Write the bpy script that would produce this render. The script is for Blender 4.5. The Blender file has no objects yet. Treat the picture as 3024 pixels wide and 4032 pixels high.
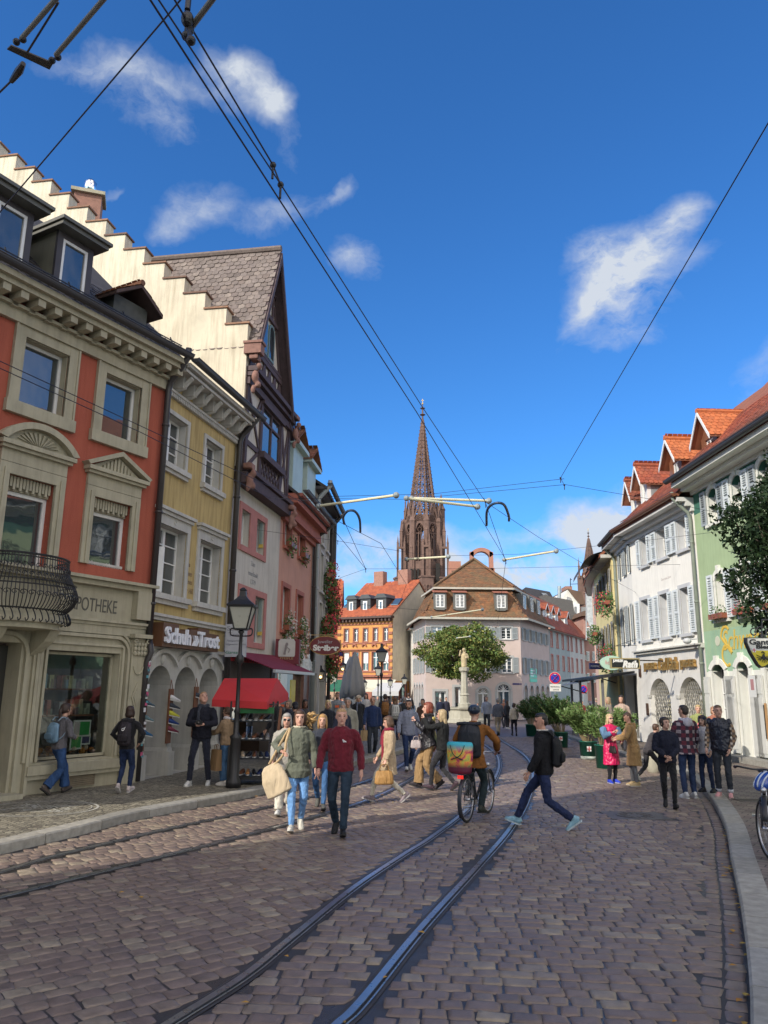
import bpy,bmesh,math,random
import numpy as np
from mathutils import Vector,Matrix,noise
random.seed(7)
R=math.radians
sc=bpy.context.scene
COL=sc.collection
FPX,EYE,HOR=3028.,2.0,2715.
PITCH=math.atan((HOR-2016)/FPX);ROLL=R(0.65)
cF=np.array([0,math.cos(PITCH),math.sin(PITCH)])
_u0=np.array([0,-math.sin(PITCH),math.cos(PITCH)]);_r0=np.array([1.,0,0])
cU=math.cos(ROLL)*_u0-math.sin(ROLL)*_r0;cR=math.cos(ROLL)*_r0+math.sin(ROLL)*_u0
CAM=np.array([0,0,EYE])
def ray(x,y):return cF+cR*(x-1512)/FPX-cU*(y-2016)/FPX
def gnd(x,y,z=0.):
    d=ray(x,y);p=CAM+d*(z-EYE)/d[2];return Vector((p[0],p[1],z))
def atY(x,y,Y):
    d=ray(x,y);p=CAM+d*Y/d[1];return Vector(p)
def onray(x,y,t):
    d=ray(x,y);return Vector(CAM+d/np.linalg.norm(d)*t)
def dirn(deg):return Vector((math.sin(R(deg)),math.cos(R(deg)),0))
def drop(Y):
    t=min(1,max(0,(Y-38)/44));return-0.9*t*t*(3-2*t)
MATS={}
def nn(nt,t,**kw):
    n=nt.nodes.new(t)
    for k,v in kw.items():
        if k in n.inputs.keys()if isinstance(k,str)else False:n.inputs[k].default_value=v
        else:setattr(n,k,v)
    return n
def base(name):
    m=bpy.data.materials.new(name);m.use_nodes=True;nt=m.node_tree
    b=nt.nodes['Principled BSDF'];return m,nt,b
def ramp(nt,fac,stops):
    r=nt.nodes.new('ShaderNodeValToRGB');e=r.color_ramp.elements
    e[0].position=stops[0][0];e[0].color=(*stops[0][1],1)
    e[1].position=stops[-1][0];e[1].color=(*stops[-1][1],1)
    for p,c in stops[1:-1]:
        q=e.new(p);q.color=(*c,1)
    nt.links.new(fac,r.inputs[0]);return r
def noi(nt,co,scale,detail=4,rough=.55,dist=0):
    n=nt.nodes.new('ShaderNodeTexNoise');n.inputs['Scale'].default_value=scale
    n.inputs['Detail'].default_value=detail;n.inputs['Roughness'].default_value=rough
    n.inputs['Distortion'].default_value=dist
    nt.links.new(co,n.inputs['Vector']);return n
def bump(nt,b,h,dist,strength=1.,prev=None):
    n=nt.nodes.new('ShaderNodeBump');n.inputs['Distance'].default_value=dist
    n.inputs['Strength'].default_value=strength
    nt.links.new(h,n.inputs['Height'])
    if prev:nt.links.new(prev.outputs[0],n.inputs['Normal'])
    nt.links.new(n.outputs[0],b.inputs['Normal']);return n
def objco(nt,sx=1,sy=1,sz=1):
    tc=nt.nodes.new('ShaderNodeTexCoord');mp=nt.nodes.new('ShaderNodeMapping')
    mp.inputs['Scale'].default_value=(sx,sy,sz)
    nt.links.new(tc.outputs['Object'],mp.inputs[0]);return mp.outputs[0]
def mul(c,k):return tuple(min(1,max(0,v*k))for v in c)
def mixc(a,b,t):return tuple(x*(1-t)+y*t for x,y in zip(a,b))
def M_(name,c,rough=.8,var=.12,scale=3,bmp=.0,bscale=60,metal=0,streak=0,dirt=None,spec=.5,coat=0):
    """general weathered surface: large blotches, streaks running down, fine grain bump"""
    if name in MATS:return MATS[name]
    m,nt,b=base(name);co=objco(nt)
    n1=noi(nt,co,scale,5,.6)
    r=ramp(nt,n1.outputs[0],[(.3,mul(c,1-var)),(.5,c),(.72,mul(c,1+var*.8))])
    last=r.outputs[0]
    if streak:
        n2=noi(nt,objco(nt,5,5,.35),2.2,5,.65)
        rr=ramp(nt,n2.outputs[0],[(.45,(0,0,0)),(.75,(1,1,1))])
        mx=nt.nodes.new('ShaderNodeMix');mx.data_type='RGBA';mx.blend_type='MIX'
        mm=nt.nodes.new('ShaderNodeMath');mm.operation='MULTIPLY';mm.inputs[1].default_value=streak
        nt.links.new(rr.outputs[0],mm.inputs[0]);nt.links.new(mm.outputs[0],mx.inputs[0])
        nt.links.new(last,mx.inputs[6]);mx.inputs[7].default_value=(*(dirt or mul(c,.5)),1)
        last=mx.outputs[2]
    nt.links.new(last,b.inputs['Base Color'])
    n3=noi(nt,co,scale*4,3)
    mr=nt.nodes.new('ShaderNodeMapRange');mr.inputs[3].default_value=max(.03,rough-.12);mr.inputs[4].default_value=min(1,rough+.12)
    nt.links.new(n3.outputs[0],mr.inputs[0]);nt.links.new(mr.outputs[0],b.inputs['Roughness'])
    b.inputs['Metallic'].default_value=metal
    b.inputs['Specular IOR Level'].default_value=spec
    if coat:b.inputs['Coat Weight'].default_value=coat
    if bmp:
        n4=noi(nt,co,bscale,6,.7);bump(nt,b,n4.outputs[0],bmp)
    MATS[name]=m;return m
def stucco(name,c,streak=.35,var=.08,dirt=None):return M_(name,c,.92,var*1.5,1.1,.009,38,streak=min(.8,streak*1.45),spec=.2,dirt=dirt)
def paint(name,c,rough=.45,metal=0):return M_(name,c,rough,.06,6,.001,80,metal=metal)
def island(name,cols,rough=.75,bmp=.004,bscale=40,spec=.4,moss=None,mossamt=.4):
    """pieces of one covering (tiles, setts): each piece keeps its own tone"""
    if name in MATS:return MATS[name]
    m,nt,b=base(name);g=nt.nodes.new('ShaderNodeNewGeometry')
    n=len(cols);r=ramp(nt,g.outputs['Random Per Island'],[(i/(n-1)*.999,c)for i,c in enumerate(cols)])
    co=objco(nt);n1=noi(nt,co,9,5,.6)
    hs=nt.nodes.new('ShaderNodeMix');hs.data_type='RGBA';hs.blend_type='MULTIPLY';hs.inputs[0].default_value=.7
    r2=ramp(nt,n1.outputs[0],[(.3,(.62,.62,.62)),(.7,(1.25,1.25,1.25))])
    nt.links.new(r.outputs[0],hs.inputs[6]);nt.links.new(r2.outputs[0],hs.inputs[7]);last=hs.outputs[2]
    if moss:
        n2=noi(nt,co,.5,6,.7);r3=ramp(nt,n2.outputs[0],[(.42,(0,0,0)),(.62,(mossamt,)*3)])
        mx=nt.nodes.new('ShaderNodeMix');mx.data_type='RGBA'
        nt.links.new(r3.outputs[0],mx.inputs[0]);nt.links.new(last,mx.inputs[6]);mx.inputs[7].default_value=(*moss,1);last=mx.outputs[2]
    nt.links.new(last,b.inputs['Base Color'])
    mr=nt.nodes.new('ShaderNodeMapRange');mr.inputs[3].default_value=rough-.13;mr.inputs[4].default_value=min(1,rough+.13)
    nt.links.new(n1.outputs[0],mr.inputs[0]);nt.links.new(mr.outputs[0],b.inputs['Roughness'])
    b.inputs['Specular IOR Level'].default_value=spec
    n4=noi(nt,co,bscale,5,.65);bump(nt,b,n4.outputs[0],bmp)
    MATS[name]=m;return m
def glass(name='window glass',c=(.035,.045,.05),rough=.03,wob=.004):
    if name in MATS:return MATS[name]
    m,nt,b=base(name);b.inputs['Base Color'].default_value=(*c,1);b.inputs['Roughness'].default_value=rough
    b.inputs['IOR'].default_value=1.9;b.inputs['Specular IOR Level'].default_value=.9
    n=noi(nt,objco(nt),1.6,2);bump(nt,b,n.outputs[0],wob)
    MATS[name]=m;return m
def clearglass(name='shop glass'):
    if name in MATS:return MATS[name]
    m=bpy.data.materials.new(name);m.use_nodes=True;nt=m.node_tree;nt.nodes.clear()
    o=nt.nodes.new('ShaderNodeOutputMaterial');t=nt.nodes.new('ShaderNodeBsdfTransparent');t.inputs[0].default_value=(.82,.86,.84,1)
    g=nt.nodes.new('ShaderNodeBsdfGlossy');g.inputs['Roughness'].default_value=.01;g.inputs[0].default_value=(.9,.95,.95,1)
    f=nt.nodes.new('ShaderNodeFresnel');f.inputs[0].default_value=1.42
    mx=nt.nodes.new('ShaderNodeMixShader')
    nt.links.new(f.outputs[0],mx.inputs[0]);nt.links.new(t.outputs[0],mx.inputs[1]);nt.links.new(g.outputs[0],mx.inputs[2]);nt.links.new(mx.outputs[0],o.inputs[0])
    MATS[name]=m;return m
def cloth(c,rough=.9,kind='cloth'):
    key='%s %.3f %.3f %.3f'%(kind,*c)
    if key in MATS:return MATS[key]
    m,nt,b=base(key);co=objco(nt)
    sc_=(6,6,1.7)if kind!='denim' else(5,5,2.5)
    n1=noi(nt,objco(nt,*sc_),1.6,3,.5,.6)
    k=.30 if kind=='denim' else .18
    r=ramp(nt,n1.outputs[0],[(.3,mul(c,1-k)),(.5,c),(.7,mul(c,1+k))])
    nt.links.new(r.outputs[0],b.inputs['Base Color'])
    b.inputs['Roughness'].default_value=.35 if kind=='glossy' else rough
    b.inputs['Specular IOR Level'].default_value=.5 if kind=='glossy' else .25
    b.inputs['Sheen Weight'].default_value=.15 if kind=='cloth' else 0
    bp_=bump(nt,b,n1.outputs[0],.05,.9)
    n2=noi(nt,co,260,2);bump(nt,b,n2.outputs[0],.0015,1,bp_)
    MATS[key]=m;return m
def plaid(name,a,b2,line,s=14):
    if name in MATS:return MATS[name]
    m,nt,b=base(name);co=objco(nt)
    sp=nt.nodes.new('ShaderNodeSeparateXYZ');nt.links.new(co,sp.inputs[0]);outs=[]
    for ax in(0,2):
        f=nt.nodes.new('ShaderNodeMath');f.operation='MULTIPLY';f.inputs[1].default_value=s;nt.links.new(sp.outputs[ax],f.inputs[0])
        g=nt.nodes.new('ShaderNodeMath');g.operation='FRACT';nt.links.new(f.outputs[0],g.inputs[0])
        h=nt.nodes.new('ShaderNodeMath');h.operation='GREATER_THAN';h.inputs[1].default_value=.55;nt.links.new(g.outputs[0],h.inputs[0]);outs.append(h.outputs[0])
    ad=nt.nodes.new('ShaderNodeMath');ad.operation='ADD';nt.links.new(outs[0],ad.inputs[0]);nt.links.new(outs[1],ad.inputs[1])
    dv=nt.nodes.new('ShaderNodeMath');dv.operation='MULTIPLY';dv.inputs[1].default_value=.5;nt.links.new(ad.outputs[0],dv.inputs[0])
    r=ramp(nt,dv.outputs[0],[(0,a),(.5,b2),(1,line)]);r.color_ramp.interpolation='CONSTANT'
    r.color_ramp.elements[1].position=.4;r.color_ramp.elements[2].position=.9
    nt.links.new(r.outputs[0],b.inputs['Base Color']);b.inputs['Roughness'].default_value=.9
    MATS[name]=m;return m
def emis(name,c,s):
    if name in MATS:return MATS[name]
    m,nt,b=base(name);b.inputs['Base Color'].default_value=(*c,1);b.inputs['Emission Color'].default_value=(*c,1);b.inputs['Emission Strength'].default_value=s
    MATS[name]=m;return m
def tag(o,label=None,cat=None,group=None,kind=None):
    if label:o['label']=label
    if cat:o['category']=cat
    if group:o['group']=group
    if kind:o['kind']=kind
    return o
def thing(name,loc,label,cat,group=None,rz=0):
    o=bpy.data.objects.new(name,None);COL.objects.link(o);o.location=loc;o.rotation_euler=(0,0,rz)
    o.empty_display_size=.2
    return tag(o,label,cat,group)
WLOC={}
def rootof(p):
    v=Vector((0,0,0))
    while p is not None:v+=p.location;p=p.parent
    return v
class MB:
    def __init__(s):s.v=[];s.f=[];s.m=[];s.mi=0
    def add(s,vs,fs):
        k=len(s.v);s.v.extend([tuple(p)for p in vs])
        for f in fs:s.f.append(tuple(i+k for i in f));s.m.append(s.mi)
    def quad(s,*p):s.add(p,[tuple(range(len(p)))])
    def hexa(s,p):
        s.add(p,[(0,3,2,1),(4,5,6,7),(0,1,5,4),(1,2,6,5),(2,3,7,6),(3,0,4,7)])
    def box(s,c,d,rz=0,M=None):
        x,y,z=(k/2 for k in d);pts=[(-x,-y,-z),(x,-y,-z),(x,y,-z),(-x,y,-z),(-x,-y,z),(x,-y,z),(x,y,z),(-x,y,z)]
        T=Matrix.Translation(c)@(M if M else Matrix.Rotation(rz,4,'Z'));s.hexa([T@Vector(p)for p in pts])
    def bar(s,a,b,w,h=None,up=(0,0,1)):
        a=Vector(a);b=Vector(b);d=(b-a).normalized();h=h or w;up=Vector(up)
        if abs(d.dot(up))>.98:up=Vector((0,1,0))if abs(d.y)<.9 else Vector((1,0,0))
        x=d.cross(up).normalized()*w/2;y=x.cross(d).normalized()*h/2
        s.hexa([a-x-y,a+x-y,a+x+y,a-x+y,b-x-y,b+x-y,b+x+y,b-x+y])
    def tube(s,pts,r,n=8,cap=True,ry=None,updir=None):
        pts=[Vector(p)for p in pts];N=len(pts)
        rs=list(r)if hasattr(r,'__len__')else[r]*N
        ry=rs if ry is None else(list(ry)if hasattr(ry,'__len__')else[ry]*N)
        k=len(s.v);pv=None
        for i,p in enumerate(pts):
            t=(pts[min(i+1,N-1)]-pts[max(i-1,0)])
            t=t.normalized()if t.length>1e-9 else Vector((0,0,1))
            if updir is not None:
                x=Vector(updir)-t*t.dot(Vector(updir));x=x.normalized()if x.length>1e-6 else t.orthogonal().normalized()
            elif pv is None:x=t.orthogonal().normalized()
            else:x=(pv-t*pv.dot(t));x=x.normalized()if x.length>1e-6 else t.orthogonal().normalized()
            pv=x;y=t.cross(x)
            for j in range(n):
                a=2*math.pi*j/n;s.v.append(tuple(p+x*math.cos(a)*rs[i]+y*math.sin(a)*ry[i]))
        for i in range(N-1):
            for j in range(n):
                j2=(j+1)%n;s.f.append((k+i*n+j,k+i*n+j2,k+(i+1)*n+j2,k+(i+1)*n+j));s.m.append(s.mi)
        if cap:
            s.f.append(tuple(k+j for j in range(n))[::-1]);s.m.append(s.mi)
            s.f.append(tuple(k+(N-1)*n+j for j in range(n)));s.m.append(s.mi)
    def lathe(s,c,prof,n=16,sq=False,rz=0):
        c=Vector(c);k=len(s.v)
        for(r,z)in prof:
            for j in range(n):
                a=2*math.pi*j/n+rz;s.v.append((c.x+r*math.cos(a),c.y+r*math.sin(a),c.z+z))
        for i in range(len(prof)-1):
            for j in range(n):
                j2=(j+1)%n;s.f.append((k+i*n+j,k+i*n+j2,k+(i+1)*n+j2,k+(i+1)*n+j));s.m.append(s.mi)
        s.f.append(tuple(k+j for j in range(n))[::-1]);s.m.append(s.mi)
        e=k+(len(prof)-1)*n;s.f.append(tuple(e+j for j in range(n)));s.m.append(s.mi)
    def ell(s,c,r,n=12,m=8,M=None):
        c=Vector(c);k=len(s.v)
        for i in range(m+1):
            ph=math.pi*i/m
            for j in range(n):
                th=2*math.pi*j/n;p=Vector((r[0]*math.sin(ph)*math.cos(th),r[1]*math.sin(ph)*math.sin(th),r[2]*math.cos(ph)))
                if M:p=M@p
                s.v.append(tuple(c+p))
        for i in range(m):
            for j in range(n):
                j2=(j+1)%n;s.f.append((k+i*n+j,k+(i+1)*n+j,k+(i+1)*n+j2,k+i*n+j2));s.m.append(s.mi)
    def sphere(s,c,r,n=10,m=7):s.ell(c,(r,r,r),n,m)
    def prism(s,poly,off):
        """poly: world points, extruded by vector off"""
        n=len(poly);off=Vector(off);a=[Vector(p)for p in poly];b=[p+off for p in a]
        s.add(a+b,[tuple(range(n))[::-1],tuple(range(n,2*n))]+[(i,(i+1)%n,n+(i+1)%n,n+i)for i in range(n)])
    def build(s,name,mat,parent=None,smooth=False,label=None,cat=None,group=None,kind=None,origin=None,local=False):
        me=bpy.data.meshes.new(name)
        if parent is not None:off=Vector((0,0,0))if local else rootof(parent)
        elif origin is not None:off=Vector(origin)
        elif s.v:
            a=np.array(s.v);off=Vector(((a[:,0].min()+a[:,0].max())/2,(a[:,1].min()+a[:,1].max())/2,a[:,2].min()))
        else:off=Vector((0,0,0))
        me.from_pydata([(p[0]-off.x,p[1]-off.y,p[2]-off.z)for p in s.v],[],s.f)
        for mm in(mat if isinstance(mat,(list,tuple))else[mat]):me.materials.append(mm)
        if any(s.m):me.polygons.foreach_set('material_index',s.m)
        if smooth:me.polygons.foreach_set('use_smooth',[True]*len(me.polygons))
        me.update()
        o=bpy.data.objects.new(name,me);COL.objects.link(o)
        if parent is not None:o.parent=parent
        else:o.location=off
        return tag(o,label,cat,group,kind)
def cat_curve(pts,n=12):
    pts=[Vector(p)for p in pts];P=[pts[0]*2-pts[1]]+pts+[pts[-1]*2-pts[-2]];out=[]
    for i in range(1,len(P)-2):
        for k in range(n):
            t=k/n;a,b,c,d=P[i-1:i+3]
            out.append(.5*((2*b)+(c-a)*t+(2*a-5*b+4*c-d)*t*t+(-a+3*b-3*c+d)*t**3))
    out.append(pts[-1]);return out
def text_mb(txt,size,width=None,extrude=.01,shear=0,bold=0,space=1.0):
    """letters as a mesh in XZ plane facing -Y ... returns (verts, faces, w)"""
    cu=bpy.data.curves.new('t','FONT');cu.body=txt;cu.size=size;cu.extrude=extrude;cu.shear=shear;cu.offset=bold
    cu.space_character=space;cu.resolution_u=4;cu.align_x='LEFT'
    ob=bpy.data.objects.new('t',cu);COL.objects.link(ob)
    dg=bpy.context.evaluated_depsgraph_get();me=bpy.data.meshes.new_from_object(ob.evaluated_get(dg))
    vs=[v.co.copy()for v in me.vertices];fs=[tuple(p.vertices)for p in me.polygons]
    bpy.data.objects.remove(ob);bpy.data.curves.remove(cu);bpy.data.meshes.remove(me)
    if vs:
        x0=min(v.x for v in vs);x1=max(v.x for v in vs);k=(width/(x1-x0))if width else 1
        vs=[Vector(((v.x-x0)*k,v.y,v.z))for v in vs];w=(x1-x0)*k
    else:w=0
    return vs,fs,w
class Fr:
    """vertical working plane: u along the wall, d outwards, z up"""
    def __init__(s,a,b,flip=1):
        s.a=Vector((a[0],a[1],0));b=Vector((b[0],b[1],0));s.L=(b-s.a).length;s.u=(b-s.a)/s.L
        s.n=Vector((s.u.y,-s.u.x,0))*flip
    def P(s,u,d,z):return s.a+s.u*u+s.n*d+Vector((0,0,z))
    def q(s,px,py,d=0):
        rr=ray(px,py);A=np.array((s.a+s.n*d)[:2]);n=np.array(s.n[:2]);t=(n@(A-CAM[:2]))/(n@rr[:2]);w=CAM+rr*t
        return float((w[:2]-A)@np.array(s.u[:2])),float(w[2])
    def box(s,mb,u0,u1,d0,d1,z0,z1):
        p=[s.P(u0,d0,z0),s.P(u1,d0,z0),s.P(u1,d1,z0),s.P(u0,d1,z0),s.P(u0,d0,z1),s.P(u1,d0,z1),s.P(u1,d1,z1),s.P(u0,d1,z1)]
        mb.hexa(p)
    def poly(s,mb,uz,d0,d1):
        mb.prism([s.P(u,d0,z)for u,z in uz],s.n*(d1-d0))
    def wall(s,mb,u0,u1,z0,z1,ops,top=None):
        """openings: (u0,u1,z0,z1,depth,rise)"""
        ops=[tuple(o)+(0,)*(6-len(o))for o in ops]
        us=sorted({round(x,4)for o in ops for x in o[:2]}|{u0,u1});zs=sorted({round(x,4)for o in ops for x in o[2:4]}|{z0,z1})
        us=[x for x in us if u0<=x<=u1];zs=[x for x in zs if z0<=x<=z1]
        for i in range(len(us)-1):
            for j in range(len(zs)-1):
                cu,cz=(us[i]+us[i+1])/2,(zs[j]+zs[j+1])/2
                if any(o[0]<cu<o[1]and o[2]<cz<o[3]for o in ops):continue
                mb.quad(s.P(us[i],0,zs[j]),s.P(us[i+1],0,zs[j]),s.P(us[i+1],0,zs[j+1]),s.P(us[i],0,zs[j+1]))
        for(a,b,c,d,dp,rise)in ops:
            if dp<=0:dp=.2
            top_z=d-rise
            mb.quad(s.P(a,0,c),s.P(a,-dp,c),s.P(a,-dp,top_z),s.P(a,0,top_z))
            mb.quad(s.P(b,0,c),s.P(b,0,top_z),s.P(b,-dp,top_z),s.P(b,-dp,c))
            mb.quad(s.P(a,0,c),s.P(b,0,c),s.P(b,-dp,c),s.P(a,-dp,c))
            if rise<=0:mb.quad(s.P(a,0,d),s.P(a,-dp,d),s.P(b,-dp,d),s.P(b,0,d))
            else:
                pts=arc(a,b,d,rise)
                for(x0,y0),(x1,y1)in zip(pts,pts[1:]):
                    mb.quad(s.P(x0,0,y0),s.P(x1,0,y1),s.P(x1,0,d),s.P(x0,0,d))
                    mb.quad(s.P(x0,0,y0),s.P(x0,-dp,y0),s.P(x1,-dp,y1),s.P(x1,0,y1))
    def text(s,txt,u,z,h,d=.01,width=None,ext=.01,**kw):
        """upright letters read from the street"""
        vs,fs,w=text_mb(txt,h/0.72,width,ext,**kw);mb=MB();f=s.u
        sgn=1 if Vector((0,0,1)).cross(s.n).dot(s.u)>0 else-1
        mb.add([s.P(u+sgn*v.x,d+v.z,z+v.y)for v in vs],fs);return mb
def arc(a,b,top,rise,n=12):
    w=(b-a)/2;rise=min(rise,w*1.0001);Rr=(w*w+rise*rise)/(2*rise);cx=(a+b)/2;cz=top-Rr;out=[]
    th=math.asin(min(1,w/Rr))
    for i in range(n+1):
        t=-th+2*th*i/n;out.append((cx+Rr*math.sin(t),cz+Rr*math.cos(t)))
    return out
def surround(fr,mb,a,b,c,d,w,dp=.05,rise=0,bottom=True,wt=None):
    wt=wt or w
    if rise<=0:
        fr.box(mb,a-w,a,-.02,dp,c,d);fr.box(mb,b,b+w,-.02,dp,c,d);fr.box(mb,a-w,b+w,-.02,dp+.003,d,d+wt)
    else:
        fr.box(mb,a-w,a,-.02,dp,c,d-rise);fr.box(mb,b,b+w,-.02,dp,c,d-rise)
        pi=arc(a,b,d,rise);po=arc(a-w,b+w,d+wt,rise+wt*.6)
        for(p0,p1,q0,q1)in zip(pi,pi[1:],po,po[1:]):fr.poly(mb,[p0,p1,q1,q0],-.02,dp+.003)
        lo=po[0][1]
        if lo>d-rise:pass
    if bottom:fr.box(mb,a-w-.04,b+w+.04,-.02,dp+.06,c-.14,c)
def window(fr,parent,a,b,c,d,dp=.2,style='2x3',fm=None,gm=None,fw=.055,rise=0,sur=None,sm=None,sw=.14,sill=True,shut=None,shm=None,swt=None,shout=.05,curtain=None,label=None):
    """one window: frame is the part; pane, surround, sill and shutters are sub-parts"""
    fm=fm or WHITE;gm=gm or GLASS;mb=MB();D=-dp+.03
    if label=='skip':return
    fr.box(mb,a,a+fw,D-.03,D+.03,c,d);fr.box(mb,b-fw,b,D-.03,D+.03,c,d);fr.box(mb,a+fw,b-fw,D-.03,D+.03,c,c+fw);fr.box(mb,a+fw,b-fw,D-.03,D+.03,d-fw,d)
    nx,nz=(int(k)for k in style.split('x'))if 'x' in style else(1,1)
    for i in range(1,nx):
        u=a+(b-a)*i/nx;w=fw*.8 if(nx==2 or i*2==nx)else .018
        fr.box(mb,u-w,u+w,D-.025,D+.035,c+fw,d-fw)
    if style=='T' or style=='cross':
        u=(a+b)/2;fr.box(mb,u-fw*.8,u+fw*.8,D-.025,D+.035,c+fw,d-fw);z=c+(d-c)*.7;fr.box(mb,a+fw,b-fw,D-.02,D+.04,z-fw*.7,z+fw*.7)
    for j in range(1,nz):
        z=c+(d-c)*j/nz;fr.box(mb,a+fw,b-fw,D-.02,D+.032,z-.013,z+.013)
    w=mb.build('window',fm,parent)
    if label:w['label']=label
    g=MB();fr.box(g,a+.01,b-.01,D-.012,D-.004,c+.01,d-.01);g.build('pane',gm,w)
    if curtain:
        g=MB();z0=c+.02
        for k in range(8):
            uu=a+fw+(b-a-2*fw)*k/8;
            if curtain=='half' and 2<=k<6:continue
            fr.box(g,uu,uu+(b-a-2*fw)/8*.98,D-.09-.02*(k%2),D-.08-.02*(k%2),z0,d)
        g.build('curtain',CURT,w)
    if sur:
        g=MB();surround(fr,g,a,b,c,d,sw,.04,rise,False,swt)
        if dp>.1:fr.box(g,a,a+.012,-dp+.07,-.021,c,d-rise);fr.box(g,b-.012,b,-dp+.07,-.021,c,d-rise)
        if dp>.1 and not rise:fr.box(g,a+.012,b-.012,-dp+.07,-.021,d-.012,d)
        g.build('window_surround',sm or sur,w)
    if sill:
        g=MB();fr.box(g,a-(sw if sur else .03),b+(sw if sur else .03),-.02,.1,c-.1,c);g.build('sill',sm or sur or fm,w)
    if shut:
        for sx in(0,1):
            if shut in('L','R')and(shut=='L')!=(sx==0):continue
            W=(b-a)/2+.02;m=MB()
            e=a-(.02 if sur is None else sw*.35)if sx==0 else b+(.02 if sur is None else sw*.35)
            x0,x1=(e-W,e)if sx==0 else(e,e+W)
            d0=shout;d1=shout+.045
            for(p,q)in((x0,x0+.06),(x1-.06,x1)):fr.box(m,p,q,d0,d1,c,d)
            for zc in(c,(c+d)/2-.04,d-.08):fr.box(m,x0+.06,x1-.06,d0,d1,zc,zc+.08)
            nl=max(6,int((d-c)/.085))
            for k in range(nl):
                z=c+.1+(d-c-.2)*k/nl
                if abs(z-(c+d)/2)<.06:continue
                p=[fr.P(x0+.06,d0+.002,z+.035),fr.P(x1-.06,d0+.002,z+.035),fr.P(x1-.06,d1-.002,z),fr.P(x0+.06,d1-.002,z)]
                m.prism(p,(0,0,.012))
            fr.box(m,x0+.06,x1-.06,d0-.012,d0-.006,c+.05,d-.05)
            m.build('shutter',shm or SHUT,w)
    return w
def tiles(mb,o,ux,vy,w,h,inside=None,tw=.17,th=.15,thick=.014,jit=.006,scal=True,lift=.02):
    """lay courses of overlapping tiles on the slope o + ux*[0..w] + vy*[0..h]"""
    o=Vector(o);ux=Vector(ux).normalized();vy=Vector(vy).normalized();n=ux.cross(vy).normalized()
    if n.z<0:n=-n
    rows=int(h/th)+1
    for r in range(rows):
        v=r*th;off=(r%2)*tw/2
        for k in range(-1,int(w/tw)+1):
            x=k*tw+off;cx=x+tw/2
            if cx<0 or cx>w:continue
            if inside and not inside(cx,v+th*.5):continue
            j=random.uniform(-jit,jit);g=tw*.03;l=th*1.25
            xa,xb=max(0,x+g),min(w,x+tw-g)
            if xb-xa<tw*.25:continue
            a=o+ux*xa+vy*v+n*(lift+j);b=o+ux*xb+vy*v+n*(lift+j)
            up=vy*l-n*(thick*1.0)
            if scal and xb-xa>tw*.8:
                lo=-vy*th*.22
                p=[a,o+ux*(x+tw*.28)+vy*v+lo+n*(lift+j),o+ux*(x+tw*.72)+vy*v+lo+n*(lift+j),b,b+up,a+up]
            else:p=[a,b,b+up,a+up]
            q=[z-n*thick for z in p[:-2]]
            m=len(p);mb.add(p+q,[tuple(range(m))]+[(i,i+m,i+m+1,i+1)for i in range(len(q)-1)])
def gutter_pipe(fr,parent,u,z0,z1,r=.05,mat=None,d=.1,kick=True,gz=None,gd=.5):
    mb=MB();pts=[]
    if kick:pts+=[fr.P(u,gd,z1+.25),fr.P(u,gd-.02,z1+.02),fr.P(u,gd*.6,z1-.25),fr.P(u,d+.06,z1-.45),fr.P(u,d,z1-.65)]
    else:pts+=[fr.P(u,d,z1)]
    pts+=[fr.P(u,d,z0)]
    mb.tube(pts,r,10)
    for z in np.arange(z0+.8,z1-.8,2.):mb.tube([fr.P(u,d,z),fr.P(u,d,z+.05)],r*1.25,10)
    return mb.build('downpipe',mat or PIPE,parent,smooth=True)
WHITE=paint('white window paint',(.72,.72,.70),.4)
GLASS=glass()
SHUT=paint('grey shutter paint',(.33,.36,.37),.55)
SHUTW=paint('pale shutter paint',(.62,.66,.67),.5)
PIPE=paint('dark downpipe',(.045,.04,.04),.4)
ZINC=M_('zinc sheet',(.30,.34,.35),.4,.15,2,0,metal=.3)
COPPER=M_('brown copper sheet',(.30,.13,.075),.45,.2,2,0,metal=.35)
CURT=M_('net curtain',(.62,.62,.58),.95)
IRON=paint('black iron',(.018,.018,.02),.4)
DARKM=paint('dark grey metal',(.05,.05,.055),.45)
STONE=M_('olive grey sandstone',(.40,.37,.27),.9,.14,2.2,.006,50,streak=.35,dirt=(.16,.15,.11))
STONEG=M_('pale grey stone',(.50,.49,.45),.9,.12,2.2,.006,50,streak=.35,dirt=(.22,.21,.19))
REDSTONE=M_('red sandstone',(.155,.095,.075),.92,.3,.5,.03,6,streak=.35,dirt=(.09,.05,.045))
DARK=M_('dark interior',(.02,.018,.016),.9)
WOODD=M_('dark brown timber',(.075,.045,.038),.75,.25,6,.004,30)
WOODM=M_('brown board',(.17,.07,.035),.6,.25,6,.003,30)
KL=[gnd(*p)for p in[(0,3362),(300,3290),(545,3225),(800,3175),(1060,3120),(1300,3040),(1600,2960)]]
KL=[KL[0]*2-KL[2]+Vector((-2.3,-2.6,0)),KL[0]*2-KL[1]]+KL+[Vector((1.2,31,0)),Vector((1.6,38,0))]
KR=[gnd(*p)for p in[(2960,4032),(2920,3600),(2880,3400),(2850,3250),(2780,3130),(2700,3060),(2620,3025)]]
KR=[Vector((1.3,3.3,0))]+KR+[Vector((7.7,24,0)),Vector((8.0,31,0)),Vector((8.6,40,0))]
KLc=cat_curve(KL,10);KRc=cat_curve(KR,10)
def interp(line,Y):
    ys=[p.y for p in line];xs=[p.x for p in line];return float(np.interp(Y,ys,xs))
def offs(line,d):
    out=[]
    for i,p in enumerate(line):
        t=(line[min(i+1,len(line)-1)]-line[max(i-1,0)]).normalized();out.append(p+Vector((t.y,-t.x,0))*d)
    return out
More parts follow.
